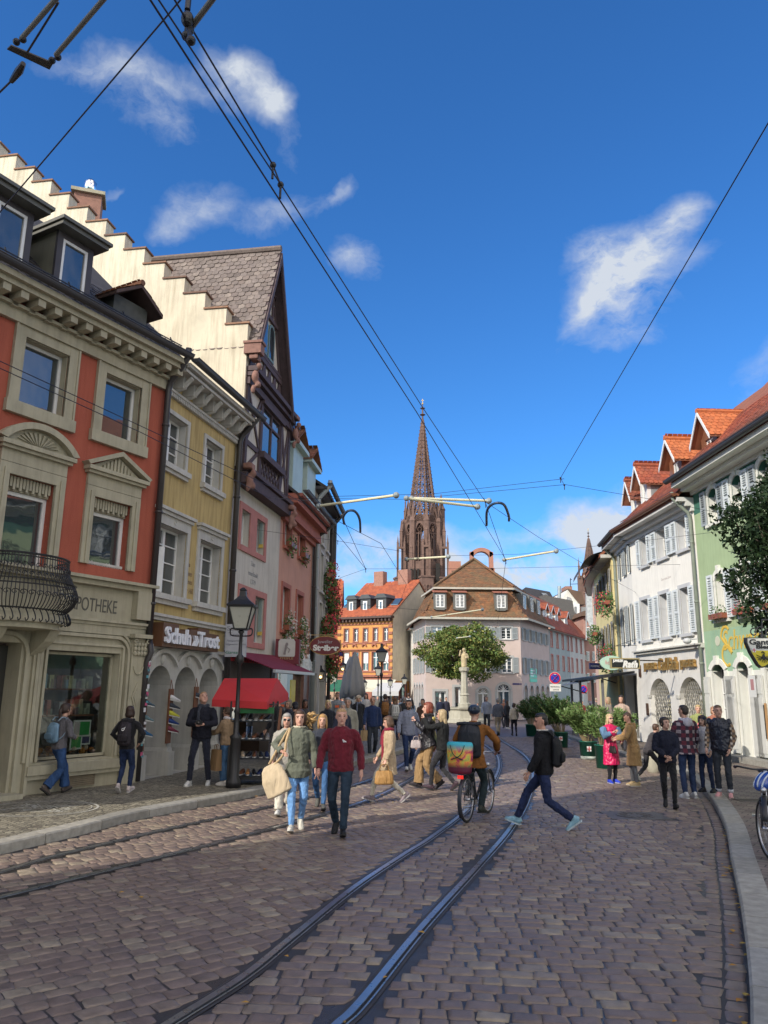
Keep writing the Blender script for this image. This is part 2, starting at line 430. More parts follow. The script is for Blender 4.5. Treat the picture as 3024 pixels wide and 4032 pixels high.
def strip(mb,A,B,z=None):
    for a,b,c,d in zip(A,A[1:],B[1:],B):
        if z is None:mb.quad(a,b,c,d)
        else:mb.quad(*(Vector((p.x,p.y,z+drop(p.y)))for p in(a,b,c,d)))
gm_,nt,b=base('distant paving');co=objco(nt)
bt=nt.nodes.new('ShaderNodeTexBrick');bt.inputs['Scale'].default_value=1.;bt.inputs['Brick Width'].default_value=.2;bt.inputs['Row Height'].default_value=.15
bt.inputs['Mortar Size'].default_value=.012;bt.inputs['Color1'].default_value=(.17,.125,.11,1);bt.inputs['Color2'].default_value=(.115,.085,.08,1);bt.inputs['Mortar'].default_value=(.05,.045,.045,1)
nt.links.new(co,bt.inputs['Vector']);nt.links.new(bt.outputs[0],b.inputs['Base Color']);b.inputs['Roughness'].default_value=.55
mb=MB();ys=[-60,-20,0,20,30,34,38]+list(range(41,86,3))+[90,120,200,400,2500];xs=[-900,-60,-15,0,15,60,900]
for j in range(len(ys)-1):
    for i in range(len(xs)-1):
        mb.quad(*(Vector((x,y,-.055+drop(y)))for x,y in((xs[i],ys[j]),(xs[i+1],ys[j]),(xs[i+1],ys[j+1]),(xs[i],ys[j+1]))))
mb.build('ground',gm_,kind='structure',origin=(0,0,0))
jm,nt,b=base('damp joint filling');co=objco(nt);n1=noi(nt,co,.55,4,.6);n2=noi(nt,co,90,3,.7)
r1=ramp(nt,n2.outputs[0],[(.3,(.02,.019,.02)),(.7,(.06,.055,.053))]);nt.links.new(r1.outputs[0],b.inputs['Base Color'])
r2=ramp(nt,n1.outputs[0],[(.42,(.22,)*3),(.6,(.7,)*3)]);nt.links.new(r2.outputs[0],b.inputs['Roughness'])
bump(nt,b,n2.outputs[0],.003)
mb=MB();Ys=list(np.arange(2.5,36.1,.5))
for y0,y1 in zip(Ys,Ys[1:]):
    mb.quad(*(Vector((interp(K,y),y,-.0115))for K,y in((KLc,y0),(KRc,y0),(KRc,y1),(KLc,y1))))
mb.build('road_joints',jm,kind='structure',origin=(0,0,0))
RL=dict(a=[(660,4032),(965,3840),(1157,3685),(1400,3490),(1601,3357),(1700,3295),(1837,3190),(1925,3100),(1958,3045),(1966,3005),(1950,2965),(1890,2922),(1800,2888)],
          b=[(1330,4032),(1429,3935),(1664,3648),(1889,3401),(2007,3264),(2075,3147),(2099,3042),(2071,2979),(1995,2928),(1903,2878),(1766,2853)],
          c=[(-250,3492),(0,3432),(253,3360),(700,3254),(1060,3176),(1368,3098),(1530,3040),(1619,2983),(1660,2930)],
          d=[(-250,3592),(0,3530),(500,3405),(900,3305),(1280,3202),(1500,3128),(1672,3036),(1760,2975),(1780,2930)])
RAILC={}
for k,L in RL.items():
    p=[gnd(*q)for q in L];p=[p[0]*2-p[1]]+p
    RAILC[k]=cat_curve(p,10)
railm=M_('worn rail steel',(.42,.42,.43),.3,.2,3,.0006,40,metal=.9)
groom=M_('rail groove',(.012,.011,.010),.7)
bandm=M_('bitumen band',(.05,.045,.042),.6,.3,8,.005,90)
allr=[]
tr=thing('tram_track',(0,5,0),'x','x');del tr['label'];del tr['category'];tr['kind']='structure'
for k,c in RAILC.items():
    allr+=[(p.x,p.y)for p in c]
    mb=MB();strip(mb,offs(c,-.07),offs(c,.085),-.006);mb.build('bitumen_band',bandm,tr)
    mb=MB()
    for(d0,d1,z)in((-.036,.02,.003),(.046,.058,.001)):
        A,B=offs(c,d0),offs(c,d1);strip(mb,A,B,z);strip(mb,A,A,z)
    for dd in(.02,.046):
        A=offs(c,dd)
        for a,b_ in zip(A,A[1:]):mb.quad(Vector((a.x,a.y,.003)),Vector((b_.x,b_.y,.003)),Vector((b_.x,b_.y,-.005)),Vector((a.x,a.y,-.005)))
    mb.build('rail',railm,tr)
    mb=MB();strip(mb,offs(c,.019),offs(c,.047),-.003);mb.build('rail_groove',groom,tr)
allr=np.array(allr)
def raild(x,y):return np.sqrt(((allr-np.array([x,y]))**2).sum(1).min())
seg=[]
for c in RAILC.values():
    for a,b_ in zip(c,c[1:]):
        n=max(1,int((b_-a).length/.05))
        for i in range(n):q=a.lerp(b_,i/n);seg.append((q.x,q.y))
seg=np.array(seg)
def setts(name,mat,pts,sx,sy,ang,z=0.,dome=.008,seed=1,gapr=.82,clip=False):
    rng=np.random.default_rng(seed);n=len(pts);P=np.array(pts)
    sx_=sx*(gapr+rng.uniform(-.05,.05,n));sy_=sy*(gapr+rng.uniform(-.06,.05,n))
    shape=np.array([(-.5,-.38),(-.42,-.5),(.42,-.5),(.5,-.38),(.5,.38),(.42,.5),(-.42,.5),(-.5,.38)])
    J=rng.uniform(-.055,.055,(n,8,2));sh=shape[None]+J
    X=sh[:,:,0]*sx_[:,None]*P[:,2:3];Y=sh[:,:,1]*sy_[:,None]
    a=ang+rng.uniform(-.06,.06,n);ca,sa=np.cos(a)[:,None],np.sin(a)[:,None]
    tx,ty=rng.uniform(-.03,.03,(n,1)),rng.uniform(-.03,.03,(n,1));zz=z+rng.uniform(-.003,.003,(n,1))
    top=np.stack([P[:,0:1]+X*ca-Y*sa,P[:,1:2]+X*sa+Y*ca,zz-dome*.9+X*tx+Y*ty],-1)
    X2,Y2=X*.66,Y*.62;mid=np.stack([P[:,0:1]+X2*ca-Y2*sa,P[:,1:2]+X2*sa+Y2*ca,zz+X2*tx+Y2*ty],-1)
    if clip:
        lim_=.098;cen=P[:,:2];dc=np.full(n,9.);ni=np.zeros(n,int)
        for i0 in range(0,n,400):D2=((cen[i0:i0+400,None]-seg[None])**2).sum(-1);dc[i0:i0+400]=np.sqrt(D2.min(1))
        for i in np.where(dc<.24)[0]:
            near_=seg[np.argsort(((seg-cen[i])**2).sum(1))[:2]];q0=near_[0];nv=cen[i]-q0;nv=nv/np.linalg.norm(nv)
            for arr in(top,mid):
                s_=(arr[i,:,:2]-q0)@nv;push=np.maximum(0,lim_+(.012 if arr is mid else 0)-s_);arr[i,:,:2]+=push[:,None]*nv
    bot=top.copy();cx=P[:,None,:2];bot[:,:,:2]=cx+(bot[:,:,:2]-cx)*1.07;bot[:,:,2]=z-.024
    V=np.concatenate([mid,top,bot],1).reshape(-1,3)
    b0=(np.arange(n)*24)[:,None];F=[]
    j=np.arange(8);j2=(j+1)%8
    f1=np.stack([8+j,8+j2,j2,j],-1);f2=np.stack([16+j,16+j2,8+j2,8+j],-1)
    quads=np.concatenate([f1,f2])[None]+b0[:,:,None];octs=(j[None,:]+b0)
    nq=quads.shape[0]*quads.shape[1]
    me=bpy.data.meshes.new(name);me.vertices.add(len(V));me.vertices.foreach_set('co',V.ravel())
    loops=np.concatenate([quads.reshape(-1),octs.reshape(-1)]);me.loops.add(len(loops));me.loops.foreach_set('vertex_index',loops.astype(np.int32))
    st=np.concatenate([np.arange(nq)*4,nq*4+np.arange(n)*8]);me.polygons.add(nq+n)
    me.polygons.foreach_set('loop_start',st.astype(np.int32));me.polygons.foreach_set('loop_total',np.concatenate([np.full(nq,4),np.full(n,8)]).astype(np.int32))
    me.polygons.foreach_set('use_smooth',[True]*(nq+n));me.update(calc_edges=True);me.validate();me.materials.append(mat)
    o=bpy.data.objects.new(name,me);COL.objects.link(o);return o
SETT=island('porphyry setts',[(.17,.125,.105),(.20,.15,.125),(.19,.14,.115),(.235,.18,.14),(.15,.115,.10),(.195,.145,.12),(.175,.13,.11),(.28,.23,.17),(.18,.13,.108)],.5,.004,55,.5)
rng=random.Random(3)
RA=RAILC['a'];RAx=[p.x for p in RA];RAy=[p.y for p in RA]
def leftside(x,y):return x<np.interp(y,RAy[:90],RAx[:90])
def grid(ang,sx,sy,side):
    out=[];ca,sa=math.cos(ang),math.sin(ang);v=-14.
    while v<38:
        dv=sy*(1+rng.uniform(-.03,.03));u=-22+rng.uniform(0,.2)
        while u<30:
            k=rng.choice([.75,.85,.95,1,1,1.1,1.2,1.3]);du=sx*k;uc=u+du/2;u+=du
            wob=.08*math.sin(uc*.5+v*.13)+.04*math.sin(uc*1.1+v*.4)
            x=uc*ca-(v+wob)*sa;y=uc*sa+(v+wob)*ca
            if y<3.2 or y>35.8 or x/y<-.72 or x/y>.75:continue
            if x<interp(KLc,y)+.09 or x>interp(KRc,y)-.34:continue
            if leftside(x,y)!=side:continue
            out.append((x,y,k))
        v+=dv
    return out
def railkeep(pp):
    keep=np.ones(len(pp),bool)
    for i0 in range(0,len(pp),400):
        ch=pp[i0:i0+400,:2];d=np.sqrt(((ch[:,None]-seg[None])**2).sum(-1).min(1));keep[i0:i0+400]=d>.115
    return keep
mh=gnd(2500,3210)
PL2,PR2=np.array(grid(R(38),.165,.155,True)),np.array(grid(R(-5),.185,.155,False))
PL2=PL2[railkeep(PL2)];pp=PR2;keep=railkeep(PR2)
keep&=~((abs(pp[:,0]-mh.x)<.53)&(abs(pp[:,1]-mh.y)<.44))
pall=np.concatenate([pp[keep],PL2]);aall=np.concatenate([np.full(int(keep.sum()),R(-5)),np.full(len(PL2),R(38))]);sxa=np.concatenate([np.full(int(keep.sum()),.185),np.full(len(PL2),.165)])
road=setts('road',SETT,pall,sxa,.155,aall,0.,.0045,1,.93,clip=True);road['kind']='structure'
gp=[];
for dd in(-.09,-.245):
    L=offs(KRc,dd);acc=0;nxt=0
    for a,b_ in zip(L,L[1:]):
        l=(b_-a).length
        while nxt<acc+l:q=a.lerp(b_,(nxt-acc)/l);t=(b_-a).normalized();gp.append((q.x,q.y,rng.uniform(.9,1.1),math.atan2(t.y,t.x)));nxt+=.2
        acc+=l
gp=[g for g in gp if 3<g[1]<34]
go=setts('gutter_course',SETT,[g[:3]for g in gp],.2,.15,np.array([g[3]for g in gp]),-.004,.006,4,.9);go['kind']='structure'
GRAN=island('granite kerb',[(.30,.28,.235),(.36,.34,.29),(.26,.25,.22),(.33,.32,.29)],.8,.004,70,.35)
def kerb(name,line,w,side,blk,h=.12):
    mb=MB();acc=0;L=line;P=[L[0]];
    tot=sum((b_-a).length for a,b_ in zip(L,L[1:]));n=int(tot/blk)
    def at(s):
        for a,b_ in zip(L,L[1:]):
            l=(b_-a).length
            if s<=l:return a.lerp(b_,s/l),(b_-a).normalized()
            s-=l
        return L[-1],(L[-1]-L[-2]).normalized()
    for i in range(n):
        s0,s1=i*blk+.007,(i+1)*blk-.007;k=3
        prof=[(0,-.05),(0,h-.02),(.02,h),(w,h),(w,-.05)];rings=[]
        for j in range(k+1):
            p,t=at(s0+(s1-s0)*j/k);nrm=Vector((t.y,-t.x,0))*side;rings.append([p+nrm*a+Vector((0,0,z+drop(p.y)))for a,z in prof])
        vs=[q for r in rings for q in r];fs=[(j*5+m,j*5+m+1,(j+1)*5+m+1,(j+1)*5+m)for j in range(k)for m in range(4)]+[(0,1,2,3,4),tuple(k*5+m for m in range(5))[::-1]]
        mb.add(vs,fs)
    return mb.build(name,GRAN,kind='structure',origin=(0,0,0))
kerb('kerb_left',KLc,.26,-1,1.15)
kerb('kerb_right',KRc,.27,1,.9,.10)
pm,nt,b=base('small mosaic setts');co=objco(nt);vo=nt.nodes.new('ShaderNodeTexVoronoi');vo.inputs['Scale'].default_value=13;vo.inputs['Randomness'].default_value=.55
nt.links.new(co,vo.inputs['Vector']);vd=nt.nodes.new('ShaderNodeTexVoronoi');vd.feature='DISTANCE_TO_EDGE';vd.inputs['Scale'].default_value=13;vd.inputs['Randomness'].default_value=.55;nt.links.new(co,vd.inputs['Vector'])
sp=nt.nodes.new('ShaderNodeSeparateColor');nt.links.new(vo.outputs['Color'],sp.inputs[0])
rr=ramp(nt,sp.outputs[0],[(0,(.15,.13,.10)),(.35,(.21,.19,.14)),(.7,(.26,.235,.175)),(1,(.34,.31,.23))])
re=ramp(nt,vd.outputs['Distance'],[(.02,(.25,)*3),(.09,(1,)*3)]);mx=nt.nodes.new('ShaderNodeMix');mx.data_type='RGBA';mx.blend_type='MULTIPLY';mx.inputs[0].default_value=1
nt.links.new(rr.outputs[0],mx.inputs[6]);nt.links.new(re.outputs[0],mx.inputs[7]);nt.links.new(mx.outputs[2],b.inputs['Base Color']);b.inputs['Roughness'].default_value=.6
bump(nt,b,re.outputs[0],.012)
mb=MB();A=offs(KLc,-.255);strip(mb,A,[Vector((-34,p.y,0))for p in A],.118);mb.build('pavement_left',pm,kind='structure',origin=(0,0,0))
mb=MB();A=offs(KRc,.265);strip(mb,[Vector((24,p.y+.001,0))for p in A],A,.098)
pr,nt,b=base('red brick paving');co=objco(nt);mp=nt.nodes.new('ShaderNodeMapping');mp.inputs['Rotation'].default_value=(0,0,R(35));nt.links.new(co,mp.inputs[0])
bt=nt.nodes.new('ShaderNodeTexBrick');bt.inputs['Scale'].default_value=1.;bt.inputs['Brick Width'].default_value=.22;bt.inputs['Row Height'].default_value=.14;bt.inputs['Mortar Size'].default_value=.008;bt.inputs['Bias'].default_value=-.2
bt.inputs['Color1'].default_value=(.17,.125,.105,1);bt.inputs['Color2'].default_value=(.25,.215,.165,1);bt.inputs['Mortar'].default_value=(.045,.04,.036,1)
dn=noi(nt,co,6,3);ad=nt.nodes.new('ShaderNodeMix');ad.data_type='VECTOR';ad.inputs[0].default_value=.02;nt.links.new(mp.outputs[0],ad.inputs[4]);nt.links.new(dn.outputs[1],ad.inputs[5])
nt.links.new(ad.outputs[1],bt.inputs['Vector']);n5=noi(nt,co,2,5);rr=ramp(nt,n5.outputs[0],[(.3,(.6,)*3),(.7,(1.2,)*3)]);mx=nt.nodes.new('ShaderNodeMix');mx.data_type='RGBA';mx.blend_type='MULTIPLY';mx.inputs[0].default_value=1
nt.links.new(bt.outputs[0],mx.inputs[6]);nt.links.new(rr.outputs[0],mx.inputs[7]);nt.links.new(mx.outputs[2],b.inputs['Base Color']);b.inputs['Roughness'].default_value=.7;bump(nt,b,bt.outputs['Fac'],-.01)
mb.build('pavement_right',pr,kind='structure',origin=(0,0,0))
t=thing('manhole_cover',(mh.x,mh.y,0),'square cast iron manhole cover with a round lid set in the setts','manhole cover')
mb=MB();mb.box((mh.x,mh.y,-.012),(.98,.8,.02));mb.build('cover_frame',M_('cast iron',(.13,.12,.11),.5,.2,20,.004,60,metal=.5),t)
mb=MB();mb.lathe((mh.x,mh.y,-.002),[(.31,0),(.31,.008),(.28,.008),(.28,.003)],32)
for a in range(12):
    c_,s_=math.cos(a*R(30)),math.sin(a*R(30));mb.box((mh.x+c_*.19,mh.y+s_*.19,.006),(.12,.03,.006),a*R(30))
mb.build('lid',MATS['cast iron'],t)
g_=gnd(2950,3152,.1);mb=MB()
for i in range(9):mb.box((g_.x-.22+i*.055,g_.y,.104),(.02,.36,.012))
mb.box((g_.x,g_.y-.19,.104),(.5,.02,.014));mb.box((g_.x,g_.y+.19,.104),(.5,.02,.014))
mb.build('drain_grate',MATS['cast iron'],label='rusty drain grate in the right pavement beside the kerb',cat='drain grate')
e_=gnd(155,3183,.12);mb=MB();n=48
for r0,r1 in((.86,.9),(.78,.795)):
    for i in range(n):
        a,b_=2*math.pi*i/n,2*math.pi*(i+1)/n
        mb.quad(*(e_+Vector((r*math.cos(t_),r*math.sin(t_)*.9,.004))for r,t_ in((r0,a),(r1,a),(r1,b_),(r0,b_))))
rg=random.Random(5)
for i in range(46):
    a=rg.uniform(-.5,.5);y_=rg.uniform(-.38,.4);l=rg.uniform(.1,.34);w_=rg.uniform(.012,.03);th=rg.choice([.2,1.0,2.2,2.6])
    mb.box(e_+Vector((a,y_,.004)),(l,w_,.002),th)
mb.build('pavement_emblem',M_('white marble chips',(.42,.41,.36),.8,.35,30),label='round white stone emblem set into the dark left pavement',cat='emblem')
lm=island('dry leaves',[(.45,.26,.04),(.35,.16,.03),(.5,.36,.07)],.8,0)
mb=MB();rg=random.Random(9)
for i in range(90):
    if i<45:y_=rg.uniform(5,13);x_=interp(KRc,y_)-rg.uniform(.0,.12)
    elif i<60:c=RAILC['b'];q=c[rg.randrange(len(c)-20)];x_,y_=q.x+.04,q.y
    else:y_=rg.uniform(4.5,16);x_=rg.uniform(-3,4.5)
    a=rg.uniform(0,6.3);l=rg.uniform(.02,.045);c_,s_=math.cos(a)*l,math.sin(a)*l;z_=.012
    mb.quad((x_-c_,y_-s_,z_),(x_+s_*.6,y_-c_*.6,z_+.006),(x_+c_,y_+s_,z_+.002),(x_-s_*.6,y_+c_*.6,z_+.008))
mb.build('fallen_leaves',lm,label='small yellow leaves scattered along the kerb and rails',cat='leaves',kind='stuff')
SUNAZ=math.atan2(-.72,-.69);SUNEL=R(31)
sd=Vector((math.sin(SUNAZ)*math.cos(SUNEL),math.cos(SUNAZ)*math.cos(SUNEL),math.sin(SUNEL)))
l=bpy.data.lights.new('Sun','SUN');l.energy=3.3;l.angle=R(.5);l.color=(1,.93,.82)
lo=bpy.data.objects.new('Sun',l);COL.objects.link(lo);lo.rotation_euler=(-sd).to_track_quat('-Z','Y').to_euler();lo.location=(-30,-30,40)
w=bpy.data.worlds.new('World');sc.world=w;w.use_nodes=True;nt=w.node_tree;bg=nt.nodes['Background']
sky=nt.nodes.new('ShaderNodeTexSky');sky.sky_type='NISHITA';sky.sun_disc=False;sky.sun_elevation=SUNEL;sky.sun_rotation=SUNAZ%(2*math.pi);sky.altitude=300;sky.air_density=1.;sky.dust_density=.3;sky.ozone_density=3.0
bg.inputs[1].default_value=.118
tc=nt.nodes.new('ShaderNodeTexCoord');dirv=tc.outputs['Generated']
def vm(op,a,b_=None,s=None):
    n=nt.nodes.new('ShaderNodeVectorMath');n.operation=op;nt.links.new(a,n.inputs[0])
    if b_ is not None:
        if hasattr(b_,'is_linked')or isinstance(b_,bpy.types.NodeSocket):nt.links.new(b_,n.inputs[1])
        else:n.inputs[1].default_value=b_
    return n
def mth(op,a,b_=None,c=None):
    n=nt.nodes.new('ShaderNodeMath');n.operation=op
    for i,v in enumerate((a,b_,c)):
        if v is None:continue
        if isinstance(v,bpy.types.NodeSocket):nt.links.new(v,n.inputs[i])
        else:n.inputs[i].default_value=v
    return n.outputs[0]
warp=noi(nt,dirv,7,5,.6);wv=vm('SUBTRACT',warp.outputs['Color'],(.5,.5,.5));wv=vm('MULTIPLY',wv.outputs[0],(.085,.085,.085));wd=vm('ADD',dirv,wv.outputs[0]).outputs[0]
CL=[(390,270,190,60,14,.5),(560,400,170,120,35,.5),(760,350,200,60,8,.35),(960,330,140,90,25,.85),(1130,540,60,150,-15,.32),(690,520,120,60,20,.3),(1080,420,60,60,0,.5),
      (760,830,150,85,-25,.62),(650,930,70,60,0,.35),(1080,850,190,60,-14,.5),(1320,790,75,38,-40,.5),(1410,1010,110,65,10,.65),(425,750,50,18,0,.3),
      (2580,930,150,85,-50,.8),(2400,1020,150,130,10,.95),(2470,1080,150,110,-20,.7),(2330,1180,170,60,-50,.75),(2470,1200,160,130,0,.55),(2440,1340,130,50,0,.5),(2740,1000,120,45,-40,.28),(2660,830,70,50,-50,.7),(2300,950,70,50,0,.4),
      (2280,2075,95,70,0,1.3),(2480,2080,190,120,-15,1.5),(2700,1980,200,120,-20,1.4),(2330,2130,300,36,0,.7),
      (1500,2190,330,70,6,.85),(1420,2290,260,60,0,.7),(1950,2230,380,60,4,.85),(2080,2290,330,60,0,.75),(1700,2130,420,35,0,.4),(700,2100,300,80,0,.5),(3300,1500,300,160,0,.9)]
tot=None
for(x,y,rx,ry,rot,amt)in CL:
    c=Vector(ray(x,y)).normalized();a=R(rot);e1=Vector(cR)*math.cos(a)-Vector(cU)*math.sin(a);e2=Vector(cR)*math.sin(a)+Vector(cU)*math.cos(a)
    e1=(e1-c*e1.dot(c)).normalized();e2=(e2-c*e2.dot(c));e2=(e2-e1*e2.dot(e1)).normalized();ln=Vector(ray(x,y)).length*3028
    u_=vm('DOT_PRODUCT',wd,tuple(e1*ln/rx)).outputs['Value'];v_=vm('DOT_PRODUCT',wd,tuple(e2*ln/ry)).outputs['Value']
    q=mth('ADD',mth('MULTIPLY',u_,u_),mth('MULTIPLY',v_,v_));g=mth('MULTIPLY',mth('EXPONENT',mth('MULTIPLY',q,-1.15)),amt)
    fr_=vm('DOT_PRODUCT',dirv,tuple(c)).outputs['Value'];g=mth('MULTIPLY',g,mth('GREATER_THAN',fr_,.3))
    tot=g if tot is None else mth('ADD',tot,g)
mp=nt.nodes.new('ShaderNodeMapping');nt.links.new(wd,mp.inputs[0]);mp.inputs['Scale'].default_value=(1,1,1.7);mp.inputs['Rotation'].default_value=(.3,.5,.2)
nz=noi(nt,mp.outputs[0],9,9,.62);fine=noi(nt,mp.outputs[0],30,6,.65)
nzz=mth('ADD',mth('MULTIPLY',nz.outputs[0],.66),mth('MULTIPLY',fine.outputs[0],.34))
den=mth('SUBTRACT',mth('MULTIPLY',tot,mth('ADD',mth('MULTIPLY',nzz,4.6),-1.45)),.10)
den=mth('MINIMUM',mth('MAXIMUM',den,0),1.);den=mth('MINIMUM',mth('MULTIPLY',den,.95),.93)
hsv=nt.nodes.new('ShaderNodeHueSaturation');hsv.inputs['Saturation'].default_value=1.12;hsv.inputs['Value'].default_value=1.;nt.links.new(sky.outputs[0],hsv.inputs['Color'])
tint=nt.nodes.new('ShaderNodeMix');tint.data_type='RGBA';tint.blend_type='MULTIPLY';tint.inputs[0].default_value=1;tint.inputs[7].default_value=(.46,.88,1.24,1);nt.links.new(hsv.outputs[0],tint.inputs[6])
mx=nt.nodes.new('ShaderNodeMix');mx.data_type='RGBA';nt.links.new(den,mx.inputs[0]);nt.links.new(tint.outputs[2],mx.inputs[6]);mx.inputs[7].default_value=(4.2,4.5,4.9,1)
sx=nt.nodes.new('ShaderNodeSeparateXYZ');nt.links.new(dirv,sx.inputs[0])
rear=mth('SUBTRACT',.12,sx.outputs[1]);rear=mth('MINIMUM',mth('MAXIMUM',mth('MULTIPLY',rear,3.),0),1)  # unseen bright cloud bank added behind the camera to lift the shaded street
nb_=noi(nt,dirv,2.6,6,.6);rb=mth('MINIMUM',mth('MAXIMUM',mth('MULTIPLY',mth('SUBTRACT',nb_.outputs[0],.42),6),0),1)
upz=mth('MINIMUM',mth('MAXIMUM',mth('MULTIPLY',mth('ADD',sx.outputs[2],.02),8),0),1)
rr_c=mth('MULTIPLY',mth('MULTIPLY',rear,rb),upz);mx2=nt.nodes.new('ShaderNodeMix');mx2.data_type='RGBA';nt.links.new(rr_c,mx2.inputs[0]);nt.links.new(mx.outputs[2],mx2.inputs[6]);mx2.inputs[7].default_value=(14.,12.6,10.8,1)
nt.links.new(mx2.outputs[2],bg.inputs[0])
cd=bpy.data.cameras.new('Camera');co_=bpy.data.objects.new('Camera',cd);COL.objects.link(co_);sc.camera=co_
cd.sensor_fit='VERTICAL';cd.sensor_height=36;cd.lens=36*FPX/4032;cd.clip_end=6000;cd.clip_start=.05
Mx=Matrix.Identity(4)
for i in range(3):Mx[i][0]=cR[i];Mx[i][1]=cU[i];Mx[i][2]=-cF[i];Mx[i][3]=CAM[i]
co_.matrix_world=Mx
sc.view_settings.view_transform='Standard';sc.view_settings.look='None';sc.view_settings.exposure=.5;sc.view_settings.gamma=1
def bake(mb,name,mat,parent,vox,smooth=2,fold=0):
    """grow one continuous surface from the overlapping limb lofts"""
    me=bpy.data.meshes.new('tmp');me.from_pydata(mb.v,[],mb.f);me.update()
    o=bpy.data.objects.new('tmp',me);COL.objects.link(o)
    m=o.modifiers.new('r','REMESH');m.mode='VOXEL';m.voxel_size=vox;m.use_smooth_shade=True
    if smooth:s=o.modifiers.new('s','SMOOTH');s.iterations=smooth;s.factor=.5
    if fold:d=o.modifiers.new('d','DISPLACE');d.texture=FOLD;d.texture_coords='LOCAL';d.strength=fold;d.mid_level=.5;s=o.modifiers.new('s2','SMOOTH');s.iterations=1
    dg=bpy.context.evaluated_depsgraph_get();ev=o.evaluated_get(dg);new=bpy.data.meshes.new_from_object(ev)
    bpy.data.objects.remove(o);bpy.data.meshes.remove(me);new.name=name
    new.polygons.foreach_set('use_smooth',[True]*len(new.polygons));new.materials.clear()
    for mm in(mat if isinstance(mat,(list,tuple))else[mat]):new.materials.append(mm)
    r=bpy.data.objects.new(name,new);COL.objects.link(r);r.parent=parent;return r
FOLD=bpy.data.textures.new('folds','CLOUDS');FOLD.noise_scale=.085;FOLD.noise_depth=2;FOLD.noise_type='HARD_NOISE'
def skin(c=(.50,.27,.19)):
    k='skin %.2f %.2f'%c[:2]
    if k in MATS:return MATS[k]
    m,nt,b=base(k);n=noi(nt,objco(nt),14,3);r=ramp(nt,n.outputs[0],[(.35,mul(c,.88)),(.65,mixc(mul(c,1.1),(.6,.25,.2),.15))])
    nt.links.new(r.outputs[0],b.inputs['Base Color']);b.inputs['Roughness'].default_value=.5;b.inputs['Subsurface Weight'].default_value=.06;b.inputs['Subsurface Radius'].default_value=(.02,.008,.005)
    MATS[k]=m;return m
def hairm(c):
    k='hair %.2f %.2f %.2f'%c
    if k in MATS:return MATS[k]
    m,nt,b=base(k);n=noi(nt,objco(nt,60,60,6),1.5,5,.7);r=ramp(nt,n.outputs[0],[(.3,mul(c,.55)),(.5,c),(.7,mul(c,1.5))])
    nt.links.new(r.outputs[0],b.inputs['Base Color']);b.inputs['Roughness'].default_value=.45;bump(nt,b,n.outputs[0],.006)
    MATS[k]=m;return m
def ik(a,b,l1,l2,pole):
    a=Vector(a);b=Vector(b);d=b-a;L=d.length
    if L>(l1+l2)*.995:b=a+d.normalized()*(l1+l2)*.995;d=b-a;L=d.length
    x=(l1*l1-l2*l2+L*L)/(2*L);h=math.sqrt(max(0,l1*l1-x*x));n=d.normalized();p=Vector(pole);p=(p-n*p.dot(n))
    p=p.normalized()if p.length>1e-6 else n.orthogonal().normalized()
    return a+n*x+p*h,b
